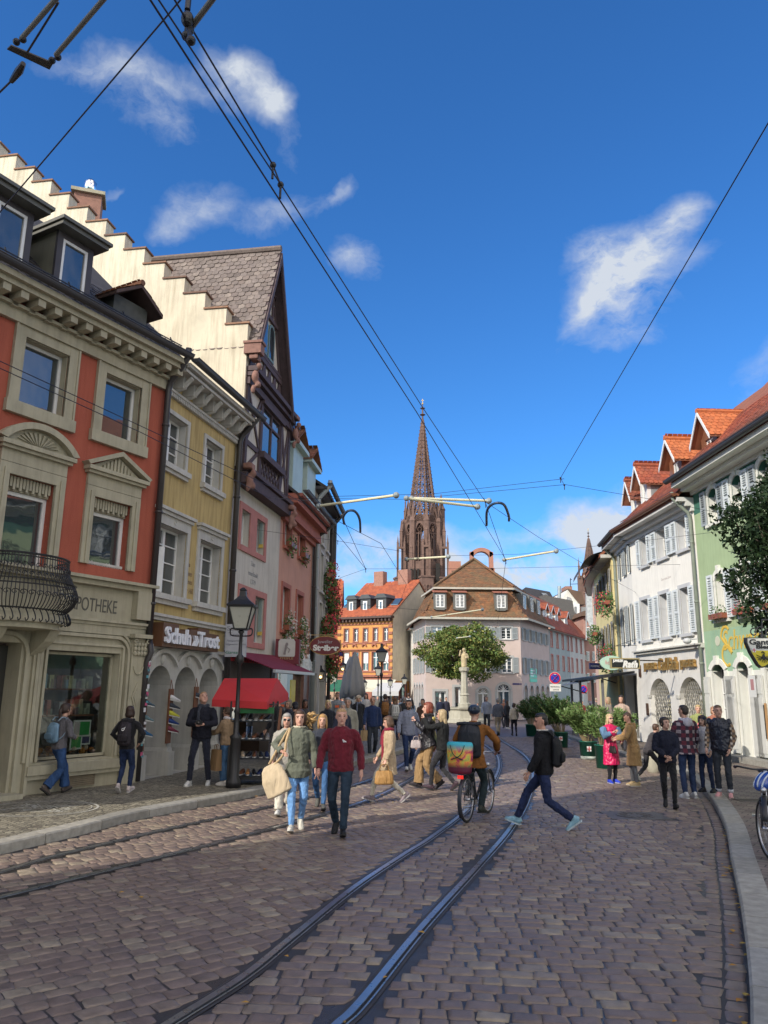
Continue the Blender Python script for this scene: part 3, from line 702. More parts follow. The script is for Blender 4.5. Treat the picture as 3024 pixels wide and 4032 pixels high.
def person(px,py,ptop,face,label,top=(.05,.05,.06),legs=(.03,.04,.08),shoes=(.6,.6,.6),hair='short',hc=(.06,.035,.02),sk=(.50,.27,.19),
           pose='stand',stride=.55,lead=1,arms=((0,0),(0,0)),hands=None,coat=None,slim=1.,female=False,kind='cloth',near=1,topm=None,legk='denim',flare=0,hood=False,
           headturn=0,headtilt=0,Y=None,group=None,lean=0,H=None,scarf=None,bare=0,x=None,glasses=False,pos=None,raise_feet=0,cuffs=None,wide=1.,openc=None,zbase=None,hoodc=None,beard=None,hat=None,vest=None,collar=None,cat='person'):
    zb=0.
    if pos is not None:P=Vector(pos)
    else:
        if Y:P=atY(px,py,Y);P.z=drop(Y)
        else:P=gnd(px,py,zbase or 0);
    zb=zbase if zbase is not None else drop(P.y)
    P.z=zb
    if H is None:H=atY(px,ptop,P.y).z-zb
    s=H/1.75*(1/(.985 if pose=='walk' else 1));s=min(1.12,max(.8,s))
    vox=.011 if near==1 else(.017 if near==2 else .027);nr=12 if near<3 else 8
    root=thing('person',P,label,cat,group,rz=R(face))
    W=.92 if female else 1.;W*=slim
    hipz=.93;sh=.178*W*wide;z0=.0
    ank={}
    if pose=='walk':
        hipz=.93-.16*stride*stride
        for sgn in(1,-1):
            if sgn==lead:ank[sgn]=(Vector((sgn*.075,stride*.52,.10)),.28)
            else:ank[sgn]=(Vector((sgn*.075,-stride*.48,.155)),-.62)
    elif pose=='stand':
        for sgn in(1,-1):ank[sgn]=(Vector((sgn*.11,.03*sgn*lead,.085)),0)
    elif pose=='wide':
        for sgn in(1,-1):ank[sgn]=(Vector((sgn*.16,.10*sgn*lead,.085)),0)
        hipz=.915
    elif pose=='ride':
        hipz=1.02;ank={1:(Vector((.12,.42,.50)),.0),-1:(Vector((-.12,.30,.22)),-.1)}
    if isinstance(pose,dict):ank={k:(Vector(v[0]),v[1])for k,v in pose['ank'].items()};hipz=pose.get('hip',.93)
    hip=Vector((0,0,hipz));J={}
    ln=R(lean);up=Vector((0,math.sin(ln),math.cos(ln)))
    chest=hip+up*.36;neck=hip+up*.56;S={k:hip+up*.485+Vector((k*sh,0,0))for k in(1,-1)}
    knee={}
    for k in(1,-1):
        hp=hip+Vector((k*.085*W,0,0));kn,an=ik(hp,ank[k][0],.43,.42,(k*.12,1,.1));knee[k]=kn;ank[k]=(an,ank[k][1])
    el={};ha={}
    for k,ar in zip((1,-1),arms):
        if isinstance(ar,dict):t=Vector(ar['h']);pole=ar.get('p',(k*.8,-.6,-.5));el[k],ha[k]=ik(S[k],t,.29,.27,pole)
        else:
            sw,out=ar;d=Vector((k*(.16+out),math.sin(R(sw)),-math.cos(R(sw)))).normalized();el[k]=S[k]+d*.29
            d2=Vector((k*(.02+out*.4),math.sin(R(sw+22)),-math.cos(R(sw+22)))).normalized();ha[k]=el[k]+d2*.26
    hd=neck+Vector((0,.02+math.sin(ln)*.05,.145))
    HT=Matrix.Translation(hd)@Matrix.Rotation(R(headturn),4,'Z')@Matrix.Rotation(R(headtilt),4,'X')
    SC=lambda p:Vector(p)*s
    b=MB()
    def lim(pts,rs,ry=None,n=None):b_.tube([SC(p)for p in pts],[r*s for r in rs],n or nr,True,[r*s for r in(ry or rs)])
    b_=b
    def torso(m,k,low,hipr=.155,grow=0,belly=0):
        rows=[(low,.15*W,.105),(hip.z-.02,hipr*W,.115),(hip.z+.08,.148*W,.108+belly*.5),(hip.z+.18,(.132 if female else .15)*W,.10+belly),(hip.z+.30,.155*W,.112+belly*.5),(hip.z+.42,.172*W*wide,.112),(hip.z+.49,.158*W*wide,.095),(hip.z+.53,.105*W,.078),(hip.z+.555,.075,.066),(hip.z+.575,.055,.055)]
        pts=[];rx=[];ry=[]
        for z,a,c in rows:
            dz=z-hip.z;p=hip+up*dz if dz>0 else Vector((0,0,z));pts.append(SC(p));rx.append((a+grow)*s);ry.append((c+grow)*s)
        m.tube(pts,rx,16,True,ry,updir=(1,0,0))
    torso(b,0,hip.z-.08,grow=-.012)
    for k in(1,-1):
        hp=hip+Vector((k*.085*W,0,-.02))
        lim([hp,hp.lerp(knee[k],.5),knee[k],knee[k].lerp(ank[k][0],.35),ank[k][0]],[.07,.06,.043,.038,.028])
        lim([S[k]-Vector((k*.02,0,0)),S[k].lerp(el[k],.5),el[k],el[k].lerp(ha[k],.4),ha[k]],[.045,.042,.034,.034,.024])
        d=(ha[k]-el[k]).normalized();
        lim([ha[k]-d*.01,ha[k]+d*.035,ha[k]+d*.085],[.022,.036,.034],[.02,.016,.014])
    lim([neck-up*.06,neck+Vector((0,.012,.06)),hd-Vector((0,.0,.03))],[.058,.052,.05])
    def hp_(p):return SC(HT@Vector(p))
    hb=MB();prof=[(-.118,.018,.075,.03),(-.105,.042,.088,-.005),(-.075,.056,.094,-.035),(-.045,.064,.096,-.06),(-.01,.071,.097,-.082),(.03,.076,.094,-.096),(.065,.075,.086,-.098),(.09,.062,.068,-.085),(.108,.04,.04,-.06),(.115,.012,.0,-.02)]
    N=14;k0=len(b.v)
    for(z,hw,fy,by)in prof:
        cy=(fy+by)/2;ry=(fy-by)/2
        for j in range(N):a=2*math.pi*j/N;b.v.append(tuple(hp_((hw*math.cos(a),cy+ry*math.sin(a),z))))
    for i in range(len(prof)-1):
        for j in range(N):j2=(j+1)%N;b.f.append((k0+i*N+j,k0+i*N+j2,k0+(i+1)*N+j2,k0+(i+1)*N+j));b.m.append(0)
    b.f.append(tuple(k0+j for j in range(N))[::-1]);b.m.append(0);e=k0+(len(prof)-1)*N;b.f.append(tuple(e+j for j in range(N)));b.m.append(0)
    if near<3:
        b.tube([hp_((0,.088,.02)),hp_((0,.108,-.012)),hp_((0,.118,-.034)),hp_((0,.094,-.044))],[.010*s,.012*s,.017*s,.01*s],8)
        for k in(1,-1):
            b.ell(hp_((k*.077,-.008,-.01)),(.012*s,.02*s,.032*s),8,6)
            b.ell(hp_((k*.034,.082,.026)),(.026*s,.016*s,.010*s),8,5)
        b.ell(hp_((0,.088,-.066)),(.024*s,.014*s,.014*s),8,5);b.ell(hp_((0,.082,-.1)),(.02*s,.016*s,.016*s),8,5)
    bo=bake(b,'body',skin(sk),root,vox*.8,1)
    if near<3:
        f=bmesh.new();f.from_mesh(bo.data);fm=MB()
        for k in(1,-1):
            d=(ha[k]-el[k]).normalized();side=Vector((k,0,0));side=(side-d*side.dot(d)).normalized();pal=d.cross(side)*k
            if pal.y<0:pal=-pal
            wid=pal.cross(d).normalized()if True else side
            curl=.5 if hands is None else hands
            for i,ln_ in enumerate((.066,.075,.07,.055)):
                o0=ha[k]+d*.078+pal*((i-1.5)*.017);inn=-side
                p1=o0+d*ln_*.45+inn*ln_*.1*curl;p2=p1+d*ln_*.3+inn*ln_*.35*curl;p3=p2+d*ln_*.2*(1-curl)+inn*ln_*.3*(curl+.2)
                fm.tube([SC(q)for q in(o0,p1,p2,p3)],[.0088*s,.0085*s,.0075*s,.006*s],6)
            o0=ha[k]+d*.03+pal*.028;p1=o0+d*.03+pal*.02-side*.008;p2=p1+d*.028+pal*.004-side*.012
            fm.tube([SC(q)for q in(o0,p1,p2)],[.011*s,.010*s,.007*s],6)
        me2=bpy.data.meshes.new('f');me2.from_pydata(fm.v,[],fm.f);f.from_mesh(me2);f.to_mesh(bo.data);f.free();bpy.data.meshes.remove(me2)
        bo.data.polygons.foreach_set('use_smooth',[True]*len(bo.data.polygons))
        for k in(1,-1):
            m=MB();m.ell(hp_((k*.033,.089,.006)),(.012*s,.006*s,.0065*s),8,5);m.build('eye',EYEM,root,True,local=True)
            m=MB();m.tube([hp_((k*.014,.098,.026)),hp_((k*.034,.098,.032)),hp_((k*.054,.086,.026))],[.003*s,.005*s,.003*s],6,ry=[.004*s]*3);m.build('eyebrow',hairm(mul(hc,.8)),root,True,local=True)
        m=MB();m.tube([hp_((-.024,.092,-.066)),hp_((0,.101,-.063)),hp_((.024,.092,-.066))],[.003*s,.006*s,.003*s],6);m.build('lips',LIPM,root,True,local=True)
        if beard:m=MB();m.ell(hp_((0,.045,-.085)),(.062*s,.052*s,.045*s),14,9);bake(m,'beard',hairm(beard),root,.01,1)
        if glasses:
            m=MB()
            for k in(1,-1):m.ell(hp_((k*.034,.101,.008)),(.027*s,.008*s,.021*s),10,6);m.bar(hp_((k*.06,.09,.01)),hp_((k*.078,-.005,.01)),.004)
            m.bar(hp_((-.02,.108,.012)),hp_((.02,.108,.012)),.005);m.build('sunglasses',GLSM,root,True,local=True)
    if hair and hair!='bald':
        m=MB();HS=s*(.93 if hair=='crop' else 1)
        def he(c,r):m.ell(hp_(c),(r[0]*HS,r[1]*HS,r[2]*HS),14,9,M=(Matrix.Rotation(R(headturn),3,'Z')@Matrix.Rotation(R(headtilt),3,'X')))
        he((0,-.020,.045),(.086,.098,.086));he((0,.012,.075),(.074,.080,.052));he((0,-.045,.0),(.078,.068,.085))
        if hair!='short' and hair!='crop':
            for k in(1,-1):he((k*.062,-.01,.01),(.026,.06,.075))
        if hair in('crop',):pass
        if hair=='bob':he((0,-.05,-.05),(.088,.062,.085));[he((k*.072,.012,-.045),(.026,.045,.08))for k in(1,-1)]
        if hair=='long':he((0,-.06,-.06),(.085,.05,.1));he((0,-.085,-.17),(.09,.04,.13));[he((k*.075,.0,-.06),(.025,.04,.11))for k in(1,-1)]
        if hair=='pony':he((0,-.10,.02),(.03,.03,.035));he((0,-.13,-.06),(.03,.03,.09));he((0,-.125,-.17),(.028,.025,.1))
        if hair=='bun':he((0,-.115,.045),(.042,.042,.042))
        if hair=='wind':he((-.07,-.06,-.03),(.06,.06,.09));he((.06,-.03,-.05),(.035,.05,.1));he((.0,-.07,-.09),(.08,.05,.1));he((-.14,-.09,-.04),(.06,.05,.06))
        bake(m,'hair',hairm(hc),root,vox*.9,1)
        if hair=='wind':
            m=MB();rg=random.Random(2)
            for i in range(42):
                a=hp_((-.13+rg.uniform(-.04,.04),-.08+rg.uniform(-.04,.04),rg.uniform(-.1,.03)));b2=a+Vector((-rg.uniform(.03,.13),rg.uniform(-.05,.05),rg.uniform(-.1,.09)));mid=(a+b2)/2+Vector((0,0,rg.uniform(-.03,.05)))
                m.tube([a,mid,b2],[.022,.018,.005],5)
            m.build('blown_hair',hairm((.42,.26,.1)),root,True,local=True)
    if hat:
        m=MB();m.ell(hp_((0,-.012,.05)),(.092*s,.105*s,.088*s),16,9)
        if hat[0]=='helmet':m.ell(hp_((0,-.02,.055)),(.105*s,.13*s,.085*s),16,9)
        if hat[0]=='fur':m=MB();m.ell(hp_((0,-.01,.05)),(.115*s,.12*s,.085*s),14,9)
        if hat[0]=='cap':m.ell(hp_((0,.1,.03)),(.06*s,.06*s,.008*s),12,6)
        bake(m,'helmet' if hat[0]=='helmet' else 'hat',cloth(hat[1],.6 if hat[0]=='helmet' else .95,'glossy' if hat[0]=='helmet' else 'cloth'),root,vox,1)
        if hat[0]=='helmet':
            m=MB()
            for i in(-1,0,1):m.ell(hp_((i*.05,-.12,.08)),(.012*s,.03*s,.02*s),8,5)
            m.build('vent',DARK,root,True,local=True)
    if legs is not None:
        b_=m=MB();tj=.012
        m.tube([SC(Vector((0,0,hip.z+.07))),SC(Vector((0,0,hip.z))),SC(Vector((0,0,hip.z-.07))),SC(Vector((0,0,hip.z-.11)))],[.148*W*s,.168*W*s,.165*W*s,.12*W*s],16,True,[.112*s,.128*s,.122*s,.09*s],updir=(1,0,0))
        for k in(1,-1):
            hp=hip+Vector((k*.085*W,0,-.03));a_=ank[k][0];fl=flare
            end=a_+(a_-knee[k]).normalized()*(-.01 if not bare else-.07)
            lim([hp,hp.lerp(knee[k],.5),knee[k],knee[k].lerp(end,.3),knee[k].lerp(end,.7),end],[.092+fl*.1,.083+fl*.3,.067+fl*.5,.066+fl*.7,.060+fl,.058+fl*1.25]if not(female and not fl)else[.092,.082,.067,.064,.054,.05])
        bake(m,'trousers',cloth(legs,kind=legk),root,vox,2,.022 if near<3 else 0)
        if cuffs:
            for k in(1,-1):
                m=MB();a_=ank[k][0];dd=(knee[k]-a_).normalized();m.tube([SC(a_+dd*.01),SC(a_+dd*.07)],[.058*s,.058*s],12);m.build('cuff',cloth(cuffs),root,True,local=True)
    for k in(1,-1):
        m=MB();a_,pt=ank[k];Mx_=Matrix.Translation(a_)@Matrix.Rotation(-R(k*8),4,'Z')@Matrix.Rotation(pt,4,'X')
        rows=[(-.075,.028,.03,-.045),(-.055,.036,.05,-.03),(0,.037,.06,-.025),(.06,.040,.045,-.04),(.11,.045,.032,-.052),(.155,.040,.024,-.06),(.18,.022,.016,-.066)]
        m.tube([SC(Mx_@Vector((0,y,z)))for y,w_,h_,z in rows],[w_*s for y,w_,h_,z in rows],10,True,[h_*s for y,w_,h_,z in rows],updir=(1,0,0))
        m.tube([SC(Mx_@Vector((0,-.01,-.01))),SC(Mx_@Vector((0,-.02,.04)))],[.04*s,.04*s],10)
        sh_=bake(m,'shoe',cloth(shoes,.5,'leather'),root,vox,1)
        if near<3:
            m=MB();pr=[(-.035,-.075),(-.04,0),(-.045,.1),(-.035,.16),(0,.185),(.035,.16),(.045,.1),(.04,0),(.035,-.075),(0,-.095)]
            m.prism([SC(Mx_@Vector((x_,y_,-.088)))for x_,y_ in pr],SC(Mx_.to_3x3()@Vector((0,0,.022))));m.build('sole',cloth(mixc(shoes,(.5,.5,.48),.6)if sum(shoes)>.4 else(.03,.03,.03),.8,'rubber'),sh_,local=True)
    def garment(name,mat,g=.02,low=None,sleeves=True,hem=None,fro=None,slack=1.):
        nonlocal b_
        b_=m=MB();lowz=hip.z-.06 if low is None else low
        torso(m,0,max(lowz,hip.z-.06)if hem is None else hip.z-.06,grow=g,hipr=.16,belly=.03*(slim-1)*4 if slim>1 else 0)
        if hem is not None:
            kk=[hip.z+.05,hip.z-.05,(hip.z+hem)/2,hem];cy=[0,0,0,0]
            if pose=='walk':cy=[0,0,.02,.0]
            m.tube([SC(Vector((0,c,z)))for z,c in zip(kk,cy)],[(.165*W+g)*s,(.18*W+g)*s,(.19*W+g)*s*slack,(.205*W+g)*s*slack],18,True,[(.12+g)*s,(.135+g)*s,(.145+g)*s*slack,(.165+g)*s*slack],updir=(1,0,0))
        if sleeves:
            for k in(1,-1):
                d=(ha[k]-el[k]).normalized();
                lim([S[k]-Vector((k*.075,0,-.012)),S[k]-Vector((k*.02,0,.012)),S[k].lerp(el[k],.12),S[k].lerp(el[k],.5),el[k],el[k].lerp(ha[k],.55),ha[k]-d*.01],[.045,.054+g*.4,.058+g*.5,.053+g*.7,.048+g*.7,.045+g*.7,.036+g*.6])
        else:
            for k in(1,-1):m.ell(SC(S[k]),(.06*s,.085*s,.08*s),12,8)
        o=bake(m,name,mat,root,vox,2,.024 if near<3 else 0)
        return o
    mat=topm or cloth(top,kind=kind)
    if vest:garment('shirt',mat,.012);garment('vest',cloth(vest,.5,'glossy'),.045,sleeves=False)
    elif coat is not None:garment('coat',mat,.028,hem=coat)
    else:garment('jacket' if kind=='jacket' else 'sweater',mat,.022 if kind!='jacket' else .034)
    if openc:
        m=MB();m.tube([SC(hip+up*z+Vector((0,y,0)))for z,y in((.50,.085),(.40,.128),(.25,.135),(.08,.13),(-.05,.13))],[.045*s,.06*s,.06*s,.055*s,.05*s],8,True,[.03*s]*5,updir=(1,0,0));bake(m,'shirt_front',cloth(openc),root,vox,1)
    if hood:
        m=MB();m.tube([SC(neck+Vector((.105*math.sin(a),-.02-.085*math.cos(a),-.015-.0*math.cos(a))))for a in[R(t)for t in range(-120,121,30)]],[.035*s]*9,8);m.ell(SC(neck+Vector((0,-.12,-.06))),(.10*s,.05*s,.09*s),12,8)
        bake(m,'hood',cloth(hoodc or top),root,vox,1)
    if scarf:
        m=MB();m.tube([SC(neck+Vector((.085*math.sin(a),.0-.075*math.cos(a),.0+.01*math.sin(3*a))))for a in[R(t)for t in range(0,361,30)]],[.04*s]*13,8)
        m.tube([SC(neck+Vector((.03,.1,-.02))),SC(neck+Vector((.04,.14,-.15))),SC(neck+Vector((.05,.15,-.32)))],[.04*s,.045*s,.04*s],8,ry=[.02*s]*3)
        bake(m,'scarf',cloth(scarf),root,vox,1)
    if collar:
        m=MB();m.tube([SC(neck+Vector((.072*math.sin(a),.005-.065*math.cos(a),.01)))for a in[R(t)for t in range(0,361,30)]],[.016*s]*13,6,ry=[.03*s]*13);m.build('collar',cloth(collar),root,True,local=True)
    Mw=Matrix.Translation(P)@Matrix.Rotation(R(face),4,'Z')
    return dict(root=root,M=Mw,s=s,hip=hip*s,neck=neck*s,S={k:S[k]*s for k in S},ha={k:(ha[k]+(ha[k]-el[k]).normalized()*.07)*s for k in ha},el={k:el[k]*s for k in el},hd=hd*s,up=up,knee={k:knee[k]*s for k in knee},H=H,face=R(face))
EYEM=M_('eye',(.03,.02,.015),.2);LIPM=M_('lips',(.33,.12,.09),.5);GLSM=M_('dark lenses',(.01,.01,.012),.15)
def backpack(P,c,label,w=.3,h=.46,d=.16,kind='backpack',logo=None,group=None,roll=False,strap=None,white=None):
    """worn on the back; a thing of its own"""
    s=P['s'];Mw=P['M'];o=Mw@(P['hip']+P['up']*.27*s+Vector((0,-.15-.02,0))*s)
    t=thing('backpack',o,label,'backpack',group,rz=P['face']);m=MB()
    m.tube([(0,0,-h/2*s),(0,-.02*s,-h*.42*s),(0,-.035*s,-h*.1*s),(0,-.03*s,h*.25*s),(0,0,h*.46*s),(0,.01*s,h/2*s)],[w*.40*s,w*.49*s,w*.5*s,w*.48*s,w*.4*s,w*.2*s],14,True,[d*.3*s,d*.5*s,d*.55*s,d*.5*s,d*.38*s,d*.2*s],updir=(1,0,0))
    bake(m,'bag_body',cloth(c,.6,'nylon'),t,.014,1)
    m=MB();m.tube([(0,-.09*s,-h*.36*s),(0,-.115*s,-h*.3*s),(0,-.12*s,-h*.08*s),(0,-.1*s,0)],[w*.3*s,w*.38*s,w*.38*s,w*.25*s],12,True,[.02*s,.035*s,.035*s,.015*s],updir=(1,0,0));bake(m,'front_pocket',cloth(mul(c,.8),.6,'nylon'),t,.012,1)
    for k in(1,-1):
        m=MB();pts=[(k*.09*s,.06*s,-h*.35*s),(k*.13*s,.12*s,-.05*s),(k*.125*s,.19*s,.12*s),(k*.12*s,.17*s,.25*s),(k*.11*s,.08*s,.29*s),(k*.09*s,.0,.22*s)]
        m.tube(cat_curve(pts,4),.022*s,6,ry=.008*s,updir=(1,0,0));m.build('strap',cloth(strap or mul(c,.7),.7,'nylon'),t,True,local=True)
    if roll:m=MB();m.tube([(-.2*s,-.02*s,h*.52*s),(-.1*s,-.02*s,h*.54*s),(.1*s,-.02*s,h*.53*s),(.19*s,-.02*s,h*.56*s)],[.055*s,.06*s,.06*s,.05*s],10,ry=[.03*s]*4,updir=(0,1,0));m.build('roll_top',cloth(mul(c,1.2),.6,'nylon'),t,True,local=True)
    if logo:
        m=MB();
        n=20;pts=[]
        for r in(1,.5):
            for i in range(n):a=2*math.pi*i/n;pts.append((r*.032*s*math.cos(a)+.01*s*math.sin(a),-.118*s,(.09+r*.032*math.sin(a))*s))
        m.add(pts,[(i,(i+1)%n,n+(i+1)%n,n+i)for i in range(n)]);m.bar((.02*s,-.119*s,.1*s),(.045*s,-.119*s,.14*s),.01*s);m.build('logo',paint('white print',(.75,.75,.75)),t,local=True)
    if white:
        for k in(-.07,.0,.07):m=MB();m.box((k*s,-.11*s,.0),(.012*s,.02*s,h*.8*s));m.build('strap',IRON,t,local=True)
    return t
def heldbag(P,k,c,label,name='handbag',w=.3,h=.2,d=.12,dz=.14,cat='bag',tall=False,m2=None,group=None,off=(0,0,0)):
    s=P['s'];o=P['M']@(P['ha'][k]+Vector((0,0,-dz-h/2))+Vector(off));t=thing(name,o,label,cat,group,rz=P['face']+R(90)if not tall else P['face']+R(60));m=MB()
    if tall:m.hexa([Vector(p)for p in((-w/2,-d/2,-h/2),(w/2,-d/2,-h/2),(w/2,d/2,-h/2),(-w/2,d/2,-h/2),(-w/2,-d/3,h/2),(w/2,-d/3,h/2),(w/2,d/3,h/2),(-w/2,d/3,h/2))]);m.build('bag_body',cloth(c,.8,'paper'),t,local=True)
    else:m.tube([(0,0,-h/2),(0,0,-h*.4),(0,0,0),(0,0,h*.4),(0,0,h/2)],[w*.42,w*.5,w*.48,w*.42,w*.36],14,True,[d*.4,d*.5,d*.45,d*.25,d*.15],updir=(1,0,0));bake(m,'bag_body',m2 or cloth(c,.5,'leather'),t,.012,1)
    for q in(-1,1):m=MB();m.tube(cat_curve([(-w*.25,q*.02,h/2-.01),(-w*.15,q*.02,h/2+dz*.8),(w*.15,q*.02,h/2+dz*.8),(w*.25,q*.02,h/2-.01)],5),.007,6);m.build('handle',cloth(mul(c,.7),.5,'leather'),t,True,local=True)
    return t
BLK=(.012,.012,.014);NAVY=(.014,.018,.035);DENIM=(.03,.05,.10);WHT=(.62,.62,.6)
SW=lambda a,o=0:(a,o)
def P_(*a,**k):return person(*a,**k)
olive=P_(1165,3262,2797,188,'woman in an olive sweater and pale blue leggings with wind blown hair',(.115,.125,.095),(.16,.33,.62),(.55,.52,.45),'wind',(.06,.03,.018),(.55,.32,.24),
    'walk',.36,1,({'h':(.25,.13,1.13),'p':(.8,-.6,-.5)},SW(2,.12)),female=True,hood=True,coat=.82,slim=1.0,collar=(.55,.5,.38),legk='cloth',Y=11.85)
red=P_(1335,3285,2790,176,'fair haired man in a burgundy sweater and dark jeans walking beside the woman in olive',(.13,.012,.022),(.02,.035,.055),(.012,.012,.014),'crop',(.42,.26,.12),(.58,.32,.24),
    'walk',.36,-1,(SW(4,.12),SW(-6,.14)),Y=11.55,headturn=12,slim=1.12)
m=MB();s=red['s'];c=red['hip']+Vector((-.07,.145,.37))*s
for i,(a,b_)in enumerate(((0,.018),(.018,.028),(.036,.038))):m.bar(c+Vector((a-.02,.004,-.015)),c+Vector((a-.008,.004,-.015+b_)),.011)
m.build('emblem',paint('white print',(.75,.75,.75)),red['root'],local=True)
gray=P_(1118,3145,2802,185,'grey haired woman in sunglasses and cream trousers behind the woman in olive',(.35,.33,.29),(.60,.56,.48),(.6,.6,.58),'bob',(.30,.28,.26),(.52,.30,.22),'walk',.6,1,(SW(20),SW(-20)),female=True,near=2,glasses=True,Y=13.4,flare=.02,legk='cloth')
curly=P_(1262,3152,2806,180,'woman in a navy jacket and blue jeans with curly blonde hair behind the couple',(.03,.035,.05),(.05,.12,.26),(.10,.10,.09),'long',(.38,.22,.08),(.5,.3,.22),'walk',.6,-1,(SW(12),SW(-15)),female=True,near=2,Y=14.0)
beige=P_(1530,3148,2812,100,'short haired woman in a long beige coat and cream trousers walking left',(.42,.32,.21),(.60,.56,.46),(.22,.18,.2),'bob',(.09,.05,.03),(.55,.32,.22),
    'walk',.66,1,(SW(12,.0),SW(2,.12)),female=True,coat=.52,headtilt=-16,Y=14.9,legk='cloth',scarf=(.16,.012,.03),openc=(.25,.02,.04))
grey=P_(1608,3018,2754,186,'dark haired man in a pale grey hooded sweatshirt and navy joggers',(.22,.24,.31),(.02,.035,.09),(.6,.6,.6),'crop',(.015,.012,.01),(.42,.24,.16),'walk',.45,1,(SW(8,.1),SW(-10,.12)),near=1,Y=20.6,beard=(.03,.02,.015),hood=True,headturn=-20)
redh=P_(1690,3100,2766,95,'red haired woman in a black scarf and shiny black vest with wide tan trousers',(.018,.017,.022),(.30,.19,.09),(.03,.025,.03),'bob',(.20,.045,.022),(.58,.34,.26),'walk',.4,1,
    (SW(10),{'h':(-.10,.30,1.35),'p':(-.6,.2,-.8)}),female=True,kind='glossy',Y=16.9,scarf=(.012,.012,.014),flare=.045,legk='cloth',coat=.84)
blonde=P_(1745,3118,2792,70,'blonde woman in black raising one arm beside the red haired woman',(.015,.016,.017),(.022,.022,.026),(.05,.03,.04),'long',(.36,.27,.15),(.52,.32,.24),'walk',.5,-1,
    (SW(15,.1),{'h':(-.05,.42,1.52),'p':(-.5,.4,-.8)}),female=True,Y=16.6,legk='cloth',kind='jacket')
dark=P_(2150,3250,2785,68,'man in a black hooded jacket and dark blue jeans striding left in pale blue shoes',(.010,.010,.012),(.016,.024,.065),(.22,.38,.46),'crop',(.012,.009,.008),(.42,.23,.16),'walk',.86,1,
    (SW(2,.05),SW(8,.12)),Y=12.35,headturn=25,headtilt=-8,hood=True,collar=(.62,.58,.5),slim=1.05,kind='jacket')
cl=P_(780,3118,2722,178,'tall man in a black fleece looking up beside the woman in the tan jacket',(.014,.015,.024),(.016,.019,.034),(.62,.62,.6),'crop',(.36,.21,.1),(.56,.33,.25),'wide',.3,1,
    ({'h':(.03,.30,1.16),'p':(.9,-.5,-.6)},{'h':(-.10,.32,1.14),'p':(-.9,-.5,-.6)}),headturn=28,headtilt=26,Y=16.0,scarf=(.035,.04,.055),zbase=.12,legk='cloth',slim=1.06,kind='jacket')
cw=P_(882,3112,2782,70,'woman in a short tan jacket and blue jeans reaching towards the tall man in black',(.27,.19,.12),(.05,.11,.21),(.60,.56,.52),'bun',(.06,.032,.02),(.5,.3,.22),'stand',.3,1,
    ({'h':(.13,.44,1.16),'p':(.4,-.3,-.9)},{'h':(-.05,.42,1.12),'p':(-.4,-.3,-.9)}),female=True,Y=16.15,scarf=(.55,.5,.5),zbase=.12,kind='jacket',flare=.02)
bp1=P_(482,3156,2784,-4,'woman in a black hooded jacket walking along the pharmacy wall',(.013,.013,.016),(.018,.03,.075),(.6,.52,.5),'bob',(.035,.018,.014),(.5,.3,.22),'walk',.22,1,({'h':(.22,.12,1.0),'p':(.8,-.4,-.3)},{'h':(-.18,.14,1.0),'p':(-.8,-.4,-.3)}),female=True,Y=14.75,zbase=.12,hood=True)
backpack(bp1,(.028,.024,.030),'black backpack with a white round logo on the woman by the pharmacy window',logo=True)
bp2=P_(212,3142,2766,-32,'woman in a grey cardigan and flared blue jeans looking into the pharmacy window',(.105,.10,.11),(.028,.065,.16),(.10,.08,.07),'pony',(.04,.022,.016),(.46,.28,.2),'walk',.52,-1,({'h':(.12,.25,1.05),'p':(.6,-.4,-.6)},SW(10,.1)),female=True,zbase=.12,Y=14.5,flare=.035,lean=5)
backpack(bp2,(.15,.25,.35),'pale blue leather shoulder backpack on the woman in the grey cardigan',w=.33,h=.36,strap=(.25,.34,.42))
wb=P_(2640,3182,2826,165,'woman in a dark navy sweater and black boots clasping her hands in the road',(.012,.014,.026),(.010,.010,.012),(.014,.014,.016),'bun',(.03,.018,.014),(.48,.29,.21),'walk',.34,-1,
    ({'h':(.05,.24,.99),'p':(.9,-.4,-.4)},{'h':(-.04,.25,.97),'p':(-.9,-.4,-.4)}),female=True,headturn=35,headtilt=5,legk='cloth',Y=14.55,kind='jacket',slim=1.04)
plaidm=plaid('dark plaid',(.11,.02,.035),(.035,.02,.035),(.30,.25,.27),7)
pl_=P_(2718,3142,2777,8,'man in a dark red plaid jacket with a pale hood seen from behind',(.1,.03,.05),(.025,.04,.09),(.6,.6,.6),'crop',(.03,.018,.012),(.48,.28,.2),'stand',.3,1,(SW(10,.04),SW(15,.04)),topm=plaidm,Y=15.9,hood=True,hoodc=(.42,.40,.46),headturn=20,slim=1.05,coat=.82)
vestm=plaid('tan plaid',(.26,.17,.10),(.08,.06,.05),(.45,.38,.3),11)
vm_=P_(2858,3163,2777,148,'man in a navy padded vest over a tan plaid shirt standing by the right kerb',(.2,.15,.1),(.03,.035,.045),(.60,.30,.30),'crop',(.13,.075,.04),(.5,.3,.22),'stand',.3,-1,(SW(4,.04),{'h':(-.17,.10,.90),'p':(-.9,-.5,-.2)}),topm=vestm,vest=(.010,.012,.024),zbase=.1,Y=15.3,headturn=25,cuffs=(.35,.36,.38),slim=1.04)
bn=P_(2792,3142,2818,130,'woman in a dark knitted hat and white top behind the padded vest',(.45,.44,.46),(.02,.03,.065),(.02,.02,.022),'bob',(.05,.03,.02),(.48,.3,.22),'stand',.3,1,({'h':(.12,.28,1.05),'p':(.7,-.5,-.5)},SW(15,.1)),female=True,hat=('beanie',(.02,.022,.05)),zbase=.1,Y=16.0)
